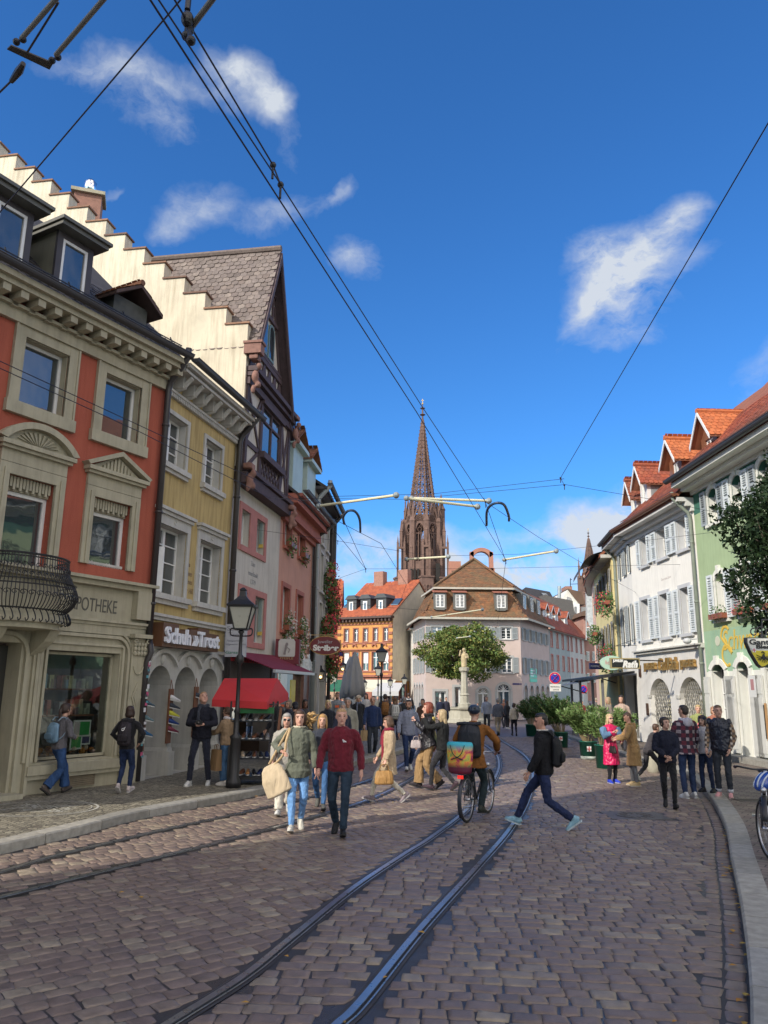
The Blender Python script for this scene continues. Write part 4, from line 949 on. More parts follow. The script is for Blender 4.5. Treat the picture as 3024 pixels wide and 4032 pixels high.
oj=P_(2765,3006,2776,165,'blonde woman in an open lime green jacket with a pink bag strap',(.26,.29,.11),(.05,.05,.055),(.03,.03,.03),'short',(.45,.33,.17),(.55,.33,.24),'walk',.4,1,(SW(4,.16),SW(6,.05)),female=True,coat=.72,zbase=.1,Y=22.2,openc=(.03,.028,.03),slim=1.1,legk='cloth')
m=MB();s=oj['s'];m.tube([oj['neck']+Vector((-.06,.11,-.03))*s,oj['hip']+Vector((.02,.19,.32))*s,oj['hip']+Vector((.10,.19,.18))*s],.016,6);m.box(oj['hip']+Vector((.10,.20,.10))*s,(.10,.03,.16));m.build('crossbody_bag',paint('salmon pink leather',(.75,.16,.18),.5),oj['root'],local=True)
gw=P_(2825,2998,2783,175,'woman with short reddish hair and glasses behind the man in the vest',(.30,.12,.08),(.04,.04,.05),(.03,.03,.03),'bob',(.30,.16,.09),(.55,.33,.24),'stand',.3,1,(SW(5),SW(5)),female=True,near=2,zbase=.1,Y=22.0,glasses=True)
pk=P_(2412,3082,2812,200,'blonde woman in sunglasses and a long shiny pink padded coat',(.58,.012,.10),(.012,.012,.016),(.03,.06,.5),'long',(.48,.36,.2),(.55,.34,.26),'stand',.3,1,({'h':(.10,.28,1.30),'p':(.8,-.3,-.7)},{'h':(-.12,.32,1.06),'p':(-.8,-.3,-.7)}),female=True,coat=.46,kind='glossy',Y=18.3,glasses=True,slim=1.12,legk='cloth',hands=.8)
for k in(1,-1):
    m=MB();s=pk['s'];m.tube([pk['S'][k]+Vector((k*.03,0,-.03)),pk['S'][k].lerp(pk['el'][k],.6),pk['el'][k],pk['el'][k].lerp(pk['ha'][k],.62)],[.085,.078,.075,.055],12);bake(m,'sleeve',cloth((.11,.20,.32),kind='denim'),pk['root'],.013)
cm=P_(2503,3098,2806,80,'man in a camel overcoat bending his head over a phone beside the pink coat',(.33,.20,.085),(.16,.16,.17),(.52,.38,.2),'crop',(.10,.055,.035),(.5,.28,.2),'stand',.3,1,({'h':(.10,.42,1.12),'p':(.8,-.3,-.8)},{'h':(-.10,.40,1.10),'p':(-.8,-.3,-.8)}),coat=.48,headtilt=-32,lean=7,hood=True,Y=17.8,slim=1.08,cuffs=None)
bh=P_(2560,3072,2832,-70,'person in dark trousers and white trainers bending behind the man in camel',(.05,.045,.05),(.03,.03,.035),(.5,.5,.48),'short',(.08,.04,.03),(.45,.27,.2),'walk',.75,1,(SW(30),SW(20)),near=2,Y=18.8,lean=30)
t=thing('tote_bag',olive['M']@(olive['ha'][1]+Vector((.12,-.04,-.36))),'large cream knitted shoulder bag hanging from the arm of the woman in olive','bag',rz=R(188-20));m=MB()
m.tube([(-.10,0,-.21),(-.09,0,-.19),(.0,0,0),(.05,0,.14),(.08,0,.2)],[.13,.2,.2,.16,.10],16,True,[.05,.075,.085,.06,.02],updir=(1,0,0));bake(m,'bag_body',cloth((.50,.40,.27)),t,.013,1)
m=MB();rr_=Matrix.Rotation(R(168),4,'Z').inverted();base_w=t.location;sh=olive['M']@(olive['S'][1]+Vector((-.01,.05,.06)));hd_=olive['M']@(olive['ha'][1]+Vector((0,.0,.0)))
L=[Vector((.02,.02,.18)),rr_@(hd_-base_w),rr_@(hd_.lerp(sh,.5)-base_w+Vector((0,-.05,0))),rr_@(sh-base_w),Vector((.10,-.02,.2))]
m.tube(cat_curve(L,5),.02,6,ry=.009);m.build('strap',cloth((.50,.36,.2)),t,True,local=True)
heldbag(beige,-1,(.36,.20,.07),'tan leather handbag in the hand of the woman in the beige coat',w=.36,h=.24,d=.16,dz=.12)
backpack(dark,(.010,.010,.012),'black rucksack on the back of the man striding left',w=.28,h=.42)
t=thing('camera',cl['M']@((cl['ha'][1]+cl['ha'][-1])/2+Vector((0,.03,.02))),'small black camera held by the tall man looking up','camera',rz=R(178));m=MB();m.box((0,0,0),(.13,.05,.075));m.box((0,0,.045),(.05,.045,.02));m.build('camera_body',IRON,t,local=True);m=MB();m.tube([(0,.02,0),(0,.09,0)],.032,14);m.build('lens',paint('gloss black',(.02,.02,.02),.15),t,True,local=True)
heldbag(cw,-1,(.26,.16,.08),'brown paper carrier bag standing behind the woman in the tan jacket','paper_bag',.26,.40,.13,.10,tall=True,off=(-.15,-.3,-.17))
heldbag(oj,1,(.05,.05,.055),'shiny black and white plastic carrier bag held by the woman in lime green','carrier_bag',.34,.40,.18,.08,m2=plaid('printed plastic',(.02,.02,.02),(.03,.03,.03),(.5,.5,.5),6))
heldbag(pk,1,(.02,.016,.016),'small glossy black handbag hanging at the side of the pink coat',w=.26,h=.16,d=.10,dz=.10,off=(.12,.02,-.22))
heldbag(redh,-1,(.42,.36,.36),'small white crossbody bag on the red haired woman',w=.24,h=.17,d=.09,dz=.08,off=(0,-.05,-.35))
m=MB();c=blonde['M'];pts=cat_curve([c@Vector((.10,.22,1.45)),c@Vector((.17,.24,1.15)),c@Vector((.22,.16,.9)),c@Vector((.30,.0,.78)),c@Vector((.30,-.05,.5))],6)
m.tube(pts,.05,6,ry=.008);rb,nt,b=base('yellow to turquoise silk');tcn=nt.nodes.new('ShaderNodeTexCoord');spz=nt.nodes.new('ShaderNodeSeparateXYZ');nt.links.new(tcn.outputs['Generated'],spz.inputs[0]);rp=ramp(nt,spz.outputs[2],[(.3,(.12,.50,.50)),(.65,(.62,.50,.14))]);nt.links.new(rp.outputs[0],b.inputs['Base Color']);b.inputs['Roughness'].default_value=.5
m.build('silk_scarf',rb,label='long yellow and turquoise scarf hanging from the blonde woman in black',cat='scarf',smooth=True)
def bicycle(loc,rz,label,frame_c,parked=False,steer=0,wr=.345):
    t=thing('bicycle',loc,label,'bicycle',rz=rz);FM=paint('bike frame %.2f%.2f'%frame_c[:2],frame_c,.35);SIL=M_('bike aluminium',(.5,.5,.52),.3,.1,10,metal=.9);RUB=M_('tyre rubber',(.018,.018,.018),.85)
    yr,yf=-.53,.55
    def wheel(y,st=0):
        Mz=Matrix.Translation((0,y,wr))@Matrix.Rotation(R(st),4,'Z');n=40
        ring=lambda r:[Mz@Vector((0,r*math.cos(2*math.pi*i/n),r*math.sin(2*math.pi*i/n)))for i in range(n+1)]
        m=MB();m.tube(ring(.0001),.001,3)if 0 else None;m.tube(ring(wr-.02),.02,8);w=m.build('wheel',RUB,t,True,local=True);w.name='wheel'
        m=MB();m.tube(ring(wr-.047),.011,8);m.build('rim',SIL,w,True,local=True)
        m=MB()
        for i in range(28):
            a=2*math.pi*i/28;a2=a+(.5 if i%2 else-.5);sx=.03 if i%4<2 else-.03
            m.tube([Mz@Vector((sx,.02*math.cos(a2),.02*math.sin(a2))),Mz@Vector((0,(wr-.05)*math.cos(a),(wr-.05)*math.sin(a)))],.0018,4)
        m.tube([Mz@Vector((-.05,0,0)),Mz@Vector((.05,0,0))],.022,10);m.build('spokes',SIL,w,True,local=True)
    wheel(yr);wheel(yf,steer)
    m=MB();bb=Vector((0,-.08,.30));seat=Vector((0,-.22,.78));head=Vector((0,.36,.86));hlow=Vector((0,.40,.70))
    for a,b_,r in((bb,seat,.016),(seat-Vector((0,-.015,.06)),head,.016),(bb,hlow,.02),(head,hlow,.02)):m.tube([a,b_],r,10)
    for k in(-.05,.05):m.tube([bb+Vector((k*.6,0,0)),Vector((k,yr,wr))],.010,8);m.tube([seat-Vector((-k*.3,0,.05)),Vector((k,yr,wr))],.009,8);m.tube([hlow+Vector((k,.02,-.03)),Vector((k,yf,wr))],.012,8)
    m.tube([hlow+Vector((-.055,.02,-.03)),hlow+Vector((.055,.02,-.03))],.014,8);m.build('bike_frame',FM,t,True,local=True)
    m=MB();m.tube([seat,seat+Vector((0,-.02,.12))],.013,8);m.ell(seat+Vector((0,-.03,.15)),(.075,.13,.03),12,7);m.build('saddle',IRON,t,True,local=True)
    m=MB();hs=head+Vector((0,.01,.14));m.tube([head,hs],.013,8);m.tube(cat_curve([hs+Vector((-.31,-.16,.0)),hs+Vector((-.27,-.02,.02)),hs+Vector((-.1,.05,.0)),hs,hs+Vector((.1,.05,.0)),hs+Vector((.27,-.02,.02)),hs+Vector((.31,-.16,.0))],5),.012,8)
    h_=m.build('handlebar',SIL if not parked else IRON,t,True,local=True)
    for k in(-1,1):m=MB();m.tube([hs+Vector((k*.30,-.06,.01)),hs+Vector((k*.315,-.19,.0))],.019,10);m.build('grip',M_('grip',(.04,.02,.03),.8),h_,True,local=True)
    m=MB()
    for k in(-1,1):m.tube([Vector((k*.03,yr,wr)),Vector((k*.06,yr-.08,.72))],.006,6);m.tube([Vector((k*.06,-.3,.73)),Vector((k*.06,yr-.22,.73))],.007,6)
    for y in(-.35,-.5,-.65,-.75):m.tube([Vector((-.06,y,.73)),Vector((.06,y,.73))],.005,6)
    m.build('luggage_rack',FM,t,True,local=True)
    m=MB();m.tube([(0,yr+(wr+.025)*math.cos(a),wr+(wr+.025)*math.sin(a))for a in[R(x)for x in range(40,221,15)]],.03,8,ry=.006,updir=(1,0,0));m.build('mudguard',FM if not parked else IRON,t,True,local=True)
    m=MB();m.tube([(0,yf+(wr+.025)*math.cos(a),wr+(wr+.025)*math.sin(a))for a in[R(x)for x in range(20,171,15)]],.03,8,ry=.006,updir=(1,0,0));m.build('mudguard',FM if not parked else IRON,t,True,local=True)
    m=MB();m.tube([bb+Vector((-.02,0,0)),bb+Vector((.0,0,0))],.09,20);m.bar(bb+Vector((.06,0,0)),bb+Vector((.06,.12,.12)),.02);m.bar(bb+Vector((-.06,0,0)),bb+Vector((-.06,-.12,-.12)),.02);m.box(bb+Vector((.12,.12,.12)),(.1,.08,.02));m.box(bb+Vector((-.12,-.12,-.12)),(.1,.08,.02));m.build('cranks',SIL,t,local=True)
    m=MB();m.box((0,yr-.30,.70),(.09,.03,.05));m.build('rear_light',emis('red lamp',(.8,.03,.02),.5),t,local=True)
    m=MB();m.tube([(0,yf-.02,.78),(0,yf+.06,.78)],.035,10);m.build('front_light',SIL,t,True,local=True)
    return t
rw=gnd(1840,3240);fw_=gnd(1914,3206);bd=(fw_-rw);bang=-math.atan2(bd.x,bd.y);bc=rw+bd.normalized()*.53
bk=bicycle((bc.x,bc.y,0),bang,'dark city bicycle being ridden away along the tram rails',(.03,.035,.045))
m=MB()
for k in(0,):m.box((0,-.60,.30),(.02,.02,.02))
rider=P_(0,0,0,math.degrees(bang),'cyclist in an orange brown jacket and dark blue helmet riding away',(.21,.085,.022),(.022,.035,.04),(.03,.035,.03),None,(.02,.02,.02),(.45,.27,.2),pose=dict(ank={1:((.13,.02,.20),-.1),-1:((-.13,.14,.44),0)},hip=.955),
    arms=({'h':(.29,.42,1.06),'p':(.9,-.4,-.3)},{'h':(-.29,.42,1.06),'p':(-.9,-.4,-.3)}),hat=('helmet',(.018,.03,.055)),lean=12,pos=(bc.x+math.sin(-bang)*-.24,bc.y-math.cos(bang)*.24,0),H=1.74,kind='jacket',coat=.80,hands=.9,scarf=None,slim=1.08)
backpack(rider,(.022,.024,.030),'large black roll top backpack on the cyclist',w=.40,h=.50,d=.22,roll=True,strap=(.02,.02,.02))
pn,nt,b=base('bright printed bag');n=noi(nt,objco(nt),7,3,.6,1.5)
rp=ramp(nt,n.outputs['Fac'],[(.28,(.10,.30,.10)),(.42,(.62,.52,.08)),(.52,(.80,.30,.06)),(.62,(.55,.06,.10)),(.75,(.16,.04,.12))])
sz=nt.nodes.new('ShaderNodeSeparateXYZ');nt.links.new(objco(nt),sz.inputs[0]);mr=nt.nodes.new('ShaderNodeMapRange');mr.inputs[1].default_value=.10;mr.inputs[2].default_value=.2;nt.links.new(sz.outputs[2],mr.inputs[0]);mx=nt.nodes.new('ShaderNodeMix');mx.data_type='RGBA';nt.links.new(mr.outputs[0],mx.inputs[0]);nt.links.new(rp.outputs[0],mx.inputs[6]);mx.inputs[7].default_value=(.04,.40,.50,1)
mr2=nt.nodes.new('ShaderNodeMapRange');mr2.inputs[1].default_value=-.14;mr2.inputs[2].default_value=-.06;nt.links.new(sz.outputs[2],mr2.inputs[0]);mx2=nt.nodes.new('ShaderNodeMix');mx2.data_type='RGBA';nt.links.new(mr2.outputs[0],mx2.inputs[0]);mx2.inputs[6].default_value=(.12,.015,.04,1);nt.links.new(mx.outputs[2],mx2.inputs[7]);nt.links.new(mx2.outputs[2],b.inputs['Base Color']);b.inputs['Roughness'].default_value=.5
pz=Vector((bc.x,bc.y,0))+Vector((-math.sin(bang),math.cos(bang),0))*-.66+Vector((-.06,0,.97));t=thing('pannier_bag',pz,'colourful floral pannier bag on the rear rack of the ridden bicycle','bag',rz=bang);m=MB()
m.tube([(0,0,-.235),(0,0,-.2),(0,0,0),(0,0,.2),(0,0,.24)],[.16,.19,.21,.22,.2],16,True,[.09,.11,.12,.10,.08],updir=(1,0,0));bake(m,'bag_body',pn,t,.014,1)
for k in(-1,1):m=MB();m.tube(cat_curve([(k*.12,-.125,.2),(k*.05,-.14,.05),(-k*.1,-.135,-.02)],5),.008,6);m.build('strap',IRON,t,True,local=True)
q=gnd(3020,3390,.1)
bk2=bicycle((q.x+.06+.454*.55,q.y+.89*.55+.05,.1),R(153),'black and white bicycle parked at the right kerb',(.025,.025,.03),parked=True,steer=20)
m=MB();m.tube([(0,.40,.42),(0,.36,.74)],.03,8);m.build('fork_sleeve',paint('white enamel',(.7,.7,.7)),bk2,True,local=True)
hp0=Vector((q.x+.13,q.y+.16,.97));t=thing('bicycle_helmet',hp0,'blue and silver cycling helmet hanging from the parked bicycle','helmet',rz=R(20));hm=M_('blue helmet shell',(.02,.07,.32),.2,.1,4,coat=.5);m=MB();Mt=Matrix.Rotation(R(-38),3,'Y')
m.ell((0,0,0),(.16,.11,.085),18,10,M=Mt);bake(m,'helmet_shell',hm,t,.01,1)
for k in(-.07,0,.07):
    m=MB();m.tube([Mt@Vector((.15*math.cos(a),k*.9-.02,.088*math.sin(a)*(1-abs(k)*3)))for a in[R(x)for x in range(20,161,14)]],.010,6);m.build('silver_rib',paint('silver paint',(.5,.55,.62),.3),t,True,local=True)
t=None
def isect(a,d,px,py=2400):
    r=ray(px,py);A=np.array([[d.x,-r[0]],[d.y,-r[1]]]);t,s_=np.linalg.solve(A,np.array([-a[0],-a[1]]));return Vector((a[0]+d.x*t,a[1]+d.y*t,0))
a_=gnd(72,3135,.12);b_=gnd(525,3078,.12);dr=(b_-a_);dr.z=0;dr.normalize()
LA=Vector((a_.x,a_.y,0));LP=isect(LA,dr,575,2500);L0=LP-dr*8.6
LQ=isect(LP,dirn(13.5),885,2500);LR_=isect(LQ,dirn(9.7),1086,2500);LS=isect(LR_,dirn(6.7),1224);LT=LS+dirn(3)*5.4
def rc(fr,x0,y0,x1,y1,d=0):
    u0,z1=fr.q(x0,y0,d);u1,z0=fr.q(x1,y1,d);return[u0,u1,z0,z1]
def shell(fr,mb,H,depth,inset=.02,L=None,base=0,sides=(1,1),u0=0):
    """side and back walls of a house"""
    L=L or fr.L;a,b=u0+inset,L-inset
    if sides[0]:mb.quad(fr.P(a,0,base),fr.P(a,-depth,base),fr.P(a,-depth,H),fr.P(a,0,H))
    if sides[1]:mb.quad(fr.P(b,0,base),fr.P(b,0,H),fr.P(b,-depth,H),fr.P(b,-depth,base))
    mb.quad(fr.P(a,-depth,base),fr.P(b,-depth,base),fr.P(b,-depth,H),fr.P(a,-depth,H))
def saddle(fr,parent,mat,z0,zr,depth,over=.45,u0=0,u1=None,gable=None,th=.12,real=None,name='roof',tw=.18,tlen=.16,solid=None):
    """ridge parallel to the street; outer slope can carry real tiles"""
    u1=fr.L if u1 is None else u1;m=MB();k=(zr-z0)/(depth/2);ze=z0-over*k*.0
    for(d0,d1)in((over,-depth/2),(-depth-over,-depth/2)):
        zz=z0-.06
        p=[fr.P(u0,d0,zz),fr.P(u1,d0,zz),fr.P(u1,d1,zr),fr.P(u0,d1,zr)]
        m.prism(p,(0,0,-th))
    o=m.build(name,solid or mat,parent)
    if real:
        v=fr.P(0,-depth/2,zr)-fr.P(0,over,z0-.06);m=MB();tiles(m,fr.P(u0,over,z0-.06),fr.u,v,u1-u0,v.length,real if callable(real)else None,tw,tlen);m.tube([fr.P(u0,-depth/2,zr+.02),fr.P(u1,-depth/2,zr+.02)],.1,8);m.build('roof_tiles',mat,o)
    if gable:
        g=MB()
        for u in(u0+.03,u1-.03):g.quad(fr.P(u,0,z0-.1),fr.P(u,-depth,z0-.1),fr.P(u,-depth/2,zr-.1))
        g.build('gable_wall',gable,parent)
    return o
def gutter(fr,parent,u0,u1,d,z,r=.09,mat=None):
    m=MB();n=8
    for i in range(n):
        a0,a1=math.pi*i/n,math.pi*(i+1)/n
        pr=[(d-r*math.cos(a0),z-r*math.sin(a0)),(d-r*math.cos(a1),z-r*math.sin(a1))]
        m.quad(fr.P(u0,pr[0][0],pr[0][1]),fr.P(u1,pr[0][0],pr[0][1]),fr.P(u1,pr[1][0],pr[1][1]),fr.P(u0,pr[1][0],pr[1][1]))
    m.tube([fr.P(u0,d+r,z),fr.P(u1,d+r,z)],.014,6)
    for u in np.arange(u0+.3,u1,.8):m.tube([fr.P(u,d-r-.05,z+.04),fr.P(u,d+r,z+.02)],.01,4)
    m.quad(*(fr.P(u0,d-r*math.cos(math.pi*i/n),z-r*math.sin(math.pi*i/n))for i in range(n+1)));m.quad(*(fr.P(u1,d-r*math.cos(math.pi*i/n),z-r*math.sin(math.pi*i/n))for i in range(n+1)))
    return m.build('gutter',mat or DARKM,parent,True)
F1=Fr(L0,LP);h1=thing('town_house',L0.lerp(LP,.5),'brick red pharmacy house with olive stone window surrounds and a round balcony','house')
REDW=stucco('brick red render',(.38,.105,.068),.25,.07,(.22,.05,.035))
off=(LA-L0).length 
w2=[rc(F1,103,1262,258,1640),rc(F1,418,1440,526,1760)]
g1=[rc(F1,42,1862,190,2230),rc(F1,366,1958,482,2300)]
zc=3.96;z2t=(w2[0][3]+w2[1][3])/2;z2b=(w2[0][2]+w2[1][2])/2;z1t=(g1[0][3]+g1[1][3])/2
wl=w2[1][1]-w2[1][0];uu=[w2[0][0]+.02,w2[1][0]];pitch=uu[1]-uu[0];wid=.98
us=[uu[0]-pitch*2,uu[0]-pitch,uu[0],uu[1]]
us=[u for u in us if u>.5]
EV1=9.12
ops=[]
for u in us:ops.append((u,u+wid,z2b,z2t,.26))
for i,u in enumerate(us):ops.append((u,u+wid,(4.35 if u is us[-1]else zc+.02),z1t,.26))
m=MB();F1.wall(m,0,F1.L,zc,EV1,ops);shell(F1,m,EV1,10,sides=(1,1),base=.12);m.build('wall',REDW,h1)
for i,u in enumerate(us):
    w=window(F1,h1,u,u+wid,z2b,z2t-.24,.24,'1x1',fw=.07,sur=STONE,sw=.2,sill=False)
    g=MB();F1.box(g,u-.26,u+wid+.26,-.02,.10,z2b-.24,z2b-.002);F1.box(g,u-.2,u+wid+.2,-.02,.045,z2t-.24,z2t+.2)if 0 else None
    g.build('sill',STONE,w);g=MB();F1.box(g,u,u+wid,-.2,-.1,z2t-.24,z2t);g.build('roller_box',STONE,w)
    g=MB();surround(F1,g,u,u+wid,z2b,z2t,.2,.05,0,False,.22);F1.box(g,u-.23,u-.19,-.02,.075,z2b,z2t+.24);F1.box(g,u+wid+.19,u+wid+.23,-.02,.075,z2b,z2t+.24);F1.box(g,u-.23,u+wid+.23,-.02,.078,z2t+.2,z2t+.26);g.build('window_surround',STONE,w)
    if u!=us[-1]or True:
        pass
    ff=zc+.05 if i<len(us)-1 else 4.35
    w=window(F1,h1,u,u+wid,ff,z1t-.26,.24,'1x1',fw=.07,sill=False)
    g=MB();surround(F1,g,u,u+wid,ff,z1t,.21,.06,0,False,.2)
    F1.box(g,u-.12,u-.08,.05,.09,ff,z1t+.1);F1.box(g,u+wid+.08,u+wid+.12,.05,.09,ff,z1t+.1)
    F1.box(g,u-.21,u+wid+.21,-.02,.06,z1t+.21,z1t+.5);F1.box(g,u-.3,u+wid+.3,-.02,.2,z1t+.5,z1t+.58);F1.box(g,u-.26,u+wid+.26,-.02,.14,z1t+.44,z1t+.498)
    for k in range(14):F1.box(g,u+.03+k*(wid-.04)/14,u+.03+(k+.7)*(wid-.04)/14,-.12,-.05,z1t-.25+.05*(k%2),z1t-.002)
    F1.box(g,u+.002,u+wid-.002,-.2,-.13,z1t-.26,z1t-.003)
    zt=z1t+.583;c=u+wid/2
    if i==len(us)-1:
        for sx in(-1,1):F1.poly(g,[(c+sx*(wid/2+.3),zt),(c,zt+.36),(c,zt+.46),(c+sx*(wid/2+.36),zt+.06)],-.02,.2)
        F1.poly(g,[(c-wid/2-.2,zt),(c+wid/2+.2,zt),(c,zt+.36)],-.02,.06)
        for k in range(9):q=-4+k;F1.box(g,c+q*.09-.025,c+q*.09+.025,.06,.1,zt+.03,zt+.06+.27*(1-abs(q)/4.6))
    else:
        po=arc(c-wid/2-.36,c+wid/2+.36,zt+.46,.42,14);pi_=arc(c-wid/2-.22,c+wid/2+.22,zt+.34,.33,14)
        for p0,p1,q0,q1 in zip(po,po[1:],pi_,pi_[1:]):F1.poly(g,[p0,p1,q1,q0],-.02,.2)
        F1.poly(g,[(c-wid/2-.2,zt)]+arc(c-wid/2-.22,c+wid/2+.22,zt+.34,.33,14)+[(c+wid/2+.2,zt)],-.02,.06)
        for k in range(-5,6):a=R(k*15);F1.poly(g,[(c+.1*math.sin(a),zt+.03),(c+(.42)*math.sin(a)-.03,zt+.03+.26*math.cos(a)),(c+.42*math.sin(a)+.03,zt+.03+.26*math.cos(a))],.06,.1)
    g.build('window_pediment',STONE,w)
g=MB();u=us[-1]
for k in range(15):F1.box(g,u+.05+k*.063,u+.075+k*.063,-.1,-.08,4.22,4.42+.03*math.sin(k*.9))
F1.box(g,u+.02,u+wid-.02,-.11,-.07,4.38,4.43);F1.box(g,u+.02,u+wid-.02,-.11,-.07,4.2,4.24)
for k in range(5):g.tube([F1.P(u+.15+k*.17+.05*math.cos(a),-.09,4.31+.05*math.sin(a))for a in[R(x)for x in range(0,361,40)]],.008,5)
g.build('window_guard',STONEG,h1)
m=MB();z=EV1;F1.box(m,0,F1.L+.02,-.05,.10,z-.55,z-.32);F1.box(m,0,F1.L+.04,-.05,.50,z-.12,z-.02);F1.box(m,0,F1.L+.05,.0,.60,z-.02,z+.09);F1.box(m,0,F1.L+.03,-.05,.2,z-.32,z-.26)
for u in np.arange(.2,F1.L,.36):F1.box(m,u,u+.16,.1,.46,z-.26,z-.122);F1.box(m,u+.02,u+.14,.1,.2,z-.34,z-.262)
m.build('cornice',STONE,h1)
gutter(F1,h1,-.1,F1.L+.05,.68,z+.2,.1)
SLD=island('dark slate',[(.04,.038,.04),(.055,.05,.052),(.07,.062,.06),(.05,.046,.05)],.6,.004,30)
saddle(F1,h1,SLD,z+.16,z+5.0,9.2,.5,real=False,solid=M_('dark roof',(.05,.046,.046),.7,.2,3))
m=MB();v=F1.P(0,-4.6,z+5.0)-F1.P(0,.5,z+.10);tiles(m,F1.P(0,.5,z+.12),F1.u,v,F1.L,2.6,None,.2,.18);m.build('roof_tiles',SLD,h1)
for i,(x0,x1)in enumerate(((18,144),(245,372))):
    u1=(4.92,6.35)[i];u0=u1-.87;dz0=z+.35;dz1=10.93
    DM=M_('dormer boards',(.05,.045,.05),.55,.2,4);dm=MB();f0=-.05
    F1.wall(dm,0,0,0,0,[])if 0 else None
    F1.box(dm,u0,u0+.13,-.12,f0,dz0-.3,dz1);F1.box(dm,u1-.13,u1,-.12,f0,dz0-.3,dz1);F1.box(dm,u0+.13,u1-.13,-.12,f0,dz1-.12,dz1);F1.box(dm,u0+.13,u1-.13,-.12,f0,dz0-.3,dz0+.12)
    d_=dm.build('dormer',DM,h1)
    s_=MB();F1.box(s_,u0,u0+.04,-2.4,-.12,dz0-.2,dz1);F1.box(s_,u1-.04,u1,-2.4,-.12,dz0-.2,dz1);s_.build('dormer_cheek',M_('dormer cheek',(.17,.165,.12),.7,.15,2,streak=.4),d_)
    s_=MB();F1.box(s_,u0-.12,u1+.15,-2.6,.22,dz1,dz1+.09);F1.box(s_,u0-.16,u1+.2,-2.65,.28,dz1+.09,dz1+.16);s_.build('dormer_roof',M_('dormer lead',(.11,.11,.095),.5,.2,3),d_)
    window(F1,d_,u0+.13,u1-.13,dz0+.1,dz1-.12,.12,'1x1',fw=.06,sill=False,gm=glass()).name='dormer_window'
m=MB();zz=z+.18
for u in np.arange(.1,F1.L,.14):F1.box(m,u,u+.012,.40,.412,zz,zz+.3)
F1.box(m,0,F1.L,.395,.415,zz+.29,zz+.31);F1.box(m,0,F1.L,.395,.415,zz+.02,zz+.04)
for u in np.arange(.1,F1.L,1.4):m.bar(F1.P(u,.4,zz),F1.P(u+.02,.1,zz+.55),.02)
m.build('snow_guard',IRON,h1)
u1=F1.L-.55;u0=u1-.95;dm=MB();F1.box(dm,u0,u1,-2.2,-.2,z,z+1.25);d_=dm.build('dormer',M_('small dormer slate',(.07,.075,.07),.7,.25,8),h1)
TILER=island('weathered clay tiles',[(.24,.09,.05),(.30,.12,.06),(.18,.08,.05),(.26,.14,.08)],.85,.006,30,.3,(.10,.075,.05),.5)
rf=MB();
for sx,ua in((1,u0-.2),(-1,u1+.2)):
    um=(u0+u1)/2;p=[F1.P(ua,.1,z+1.15),F1.P(um,.1,z+1.6),F1.P(um,-2.6,z+1.6),F1.P(ua,-2.6,z+1.15)];rf.prism(p,(0,0,-.08))
r_=rf.build('dormer_roof',WOODD,d_);rt=MB()
for sx,ua in((1,u0-.2),(-1,u1+.2)):
    um=(u0+u1)/2;vy=F1.P(um,.1,z+1.6)-F1.P(ua,.1,z+1.15);tiles(rt,F1.P(ua,.1,z+1.16),-F1.n,vy,2.6,vy.length,None,.17,.15)
rt.tube([F1.P(um,.12,z+1.64),F1.P(um,-2.6,z+1.64)],.07,8);rt.build('roof_tiles',TILER,d_)
m=MB();du=F1.q(88,2531)[0];sw_=rc(F1,211,2563,431,2975);pil=[F1.q(504,2600)[0],F1.L-.05];sh0,sh1=sw_[0]-.12,sw_[1]+.06
zs0,zs1=sw_[2],sw_[3];dtop=F1.q(88,2531)[1]
F1.wall(m,0,F1.L,.12,zc,[(du-1.5,du,.12,dtop,.45),(sh0,sh1,zs0-.02,zs1+.02,.30),(du-5,du-2.3,zs0,zs1,.3)])
m.build('shop_front',STONE,h1)
m=MB()
def hood_mould(u0,u1,z0,z1,w,dp,r):
    pi_=[];po=[]
    for q in range(9):a=math.pi/2*q/8;pi_.append((u0+r-r*math.cos(a),z1-r+r*math.sin(a)));po.append((u0-w+(r+w)-(r+w)*math.cos(a),z1+w-(r+w)+(r+w)*math.sin(a)))
    pi_+=[(u1-(x-u0),y)for x,y in pi_[::-1]];po+=[(u1-(x-u0),y)for x,y in po[::-1]]
    pi_=[(u0,z0)]+pi_+[(u1,z0)];po=[(u0-w,z0)]+po+[(u1+w,z0)]
    for a,b,c,d in zip(pi_,pi_[1:],po[1:],po):F1.poly(m,[a,b,c,d],-.02,dp)
hood_mould(sh0-.02,sh1+.02,zs0,zs1+.14,.05,.05,.04);hood_mould(sh0-.14,sh1+.12,zs0,zs1+.30,.06,.085,.3);hood_mould(sh0-.27,sh1+.22,zs0,zs1+.42,.05,.055,.42)
hood_mould(du-1.6,du+.06,.12,dtop+.12,.07,.07,.35);hood_mould(du-1.75,du+.28,.12,dtop+.36,.06,.09,.5)
F1.box(m,du+.3,sh1+.35,-.02,.13,zs0-.22,zs0-.06);F1.box(m,du+.33,sh1+.3,-.02,.09,zs0-.3,zs0-.22)
F1.box(m,0,F1.L+.02,-.03,.16,zc-.02,zc+.08);F1.box(m,0,F1.L+.03,-.03,.26,zc+.08,zc+.14);F1.box(m,0,F1.L,-.03,.09,zc-.78,zc-.72);F1.box(m,0,F1.L,-.03,.14,zc-.72,zc-.67);F1.box(m,0,F1.L,-.03,.06,zc-.95,zc-.78)
F1.box(m,pil[0],pil[1],-.02,.10,.12,zc-.9);F1.box(m,pil[0]-.03,pil[1]+.03,-.02,.14,.12,.75);F1.box(m,pil[0]-.02,pil[1]+.02,-.02,.17,zc-.60,zc-.02)
F1.box(m,pil[0]-.06,pil[1]+.04,.0,.22,zc-.98,zc-.9)
m.build('shop_mouldings',STONE,h1)
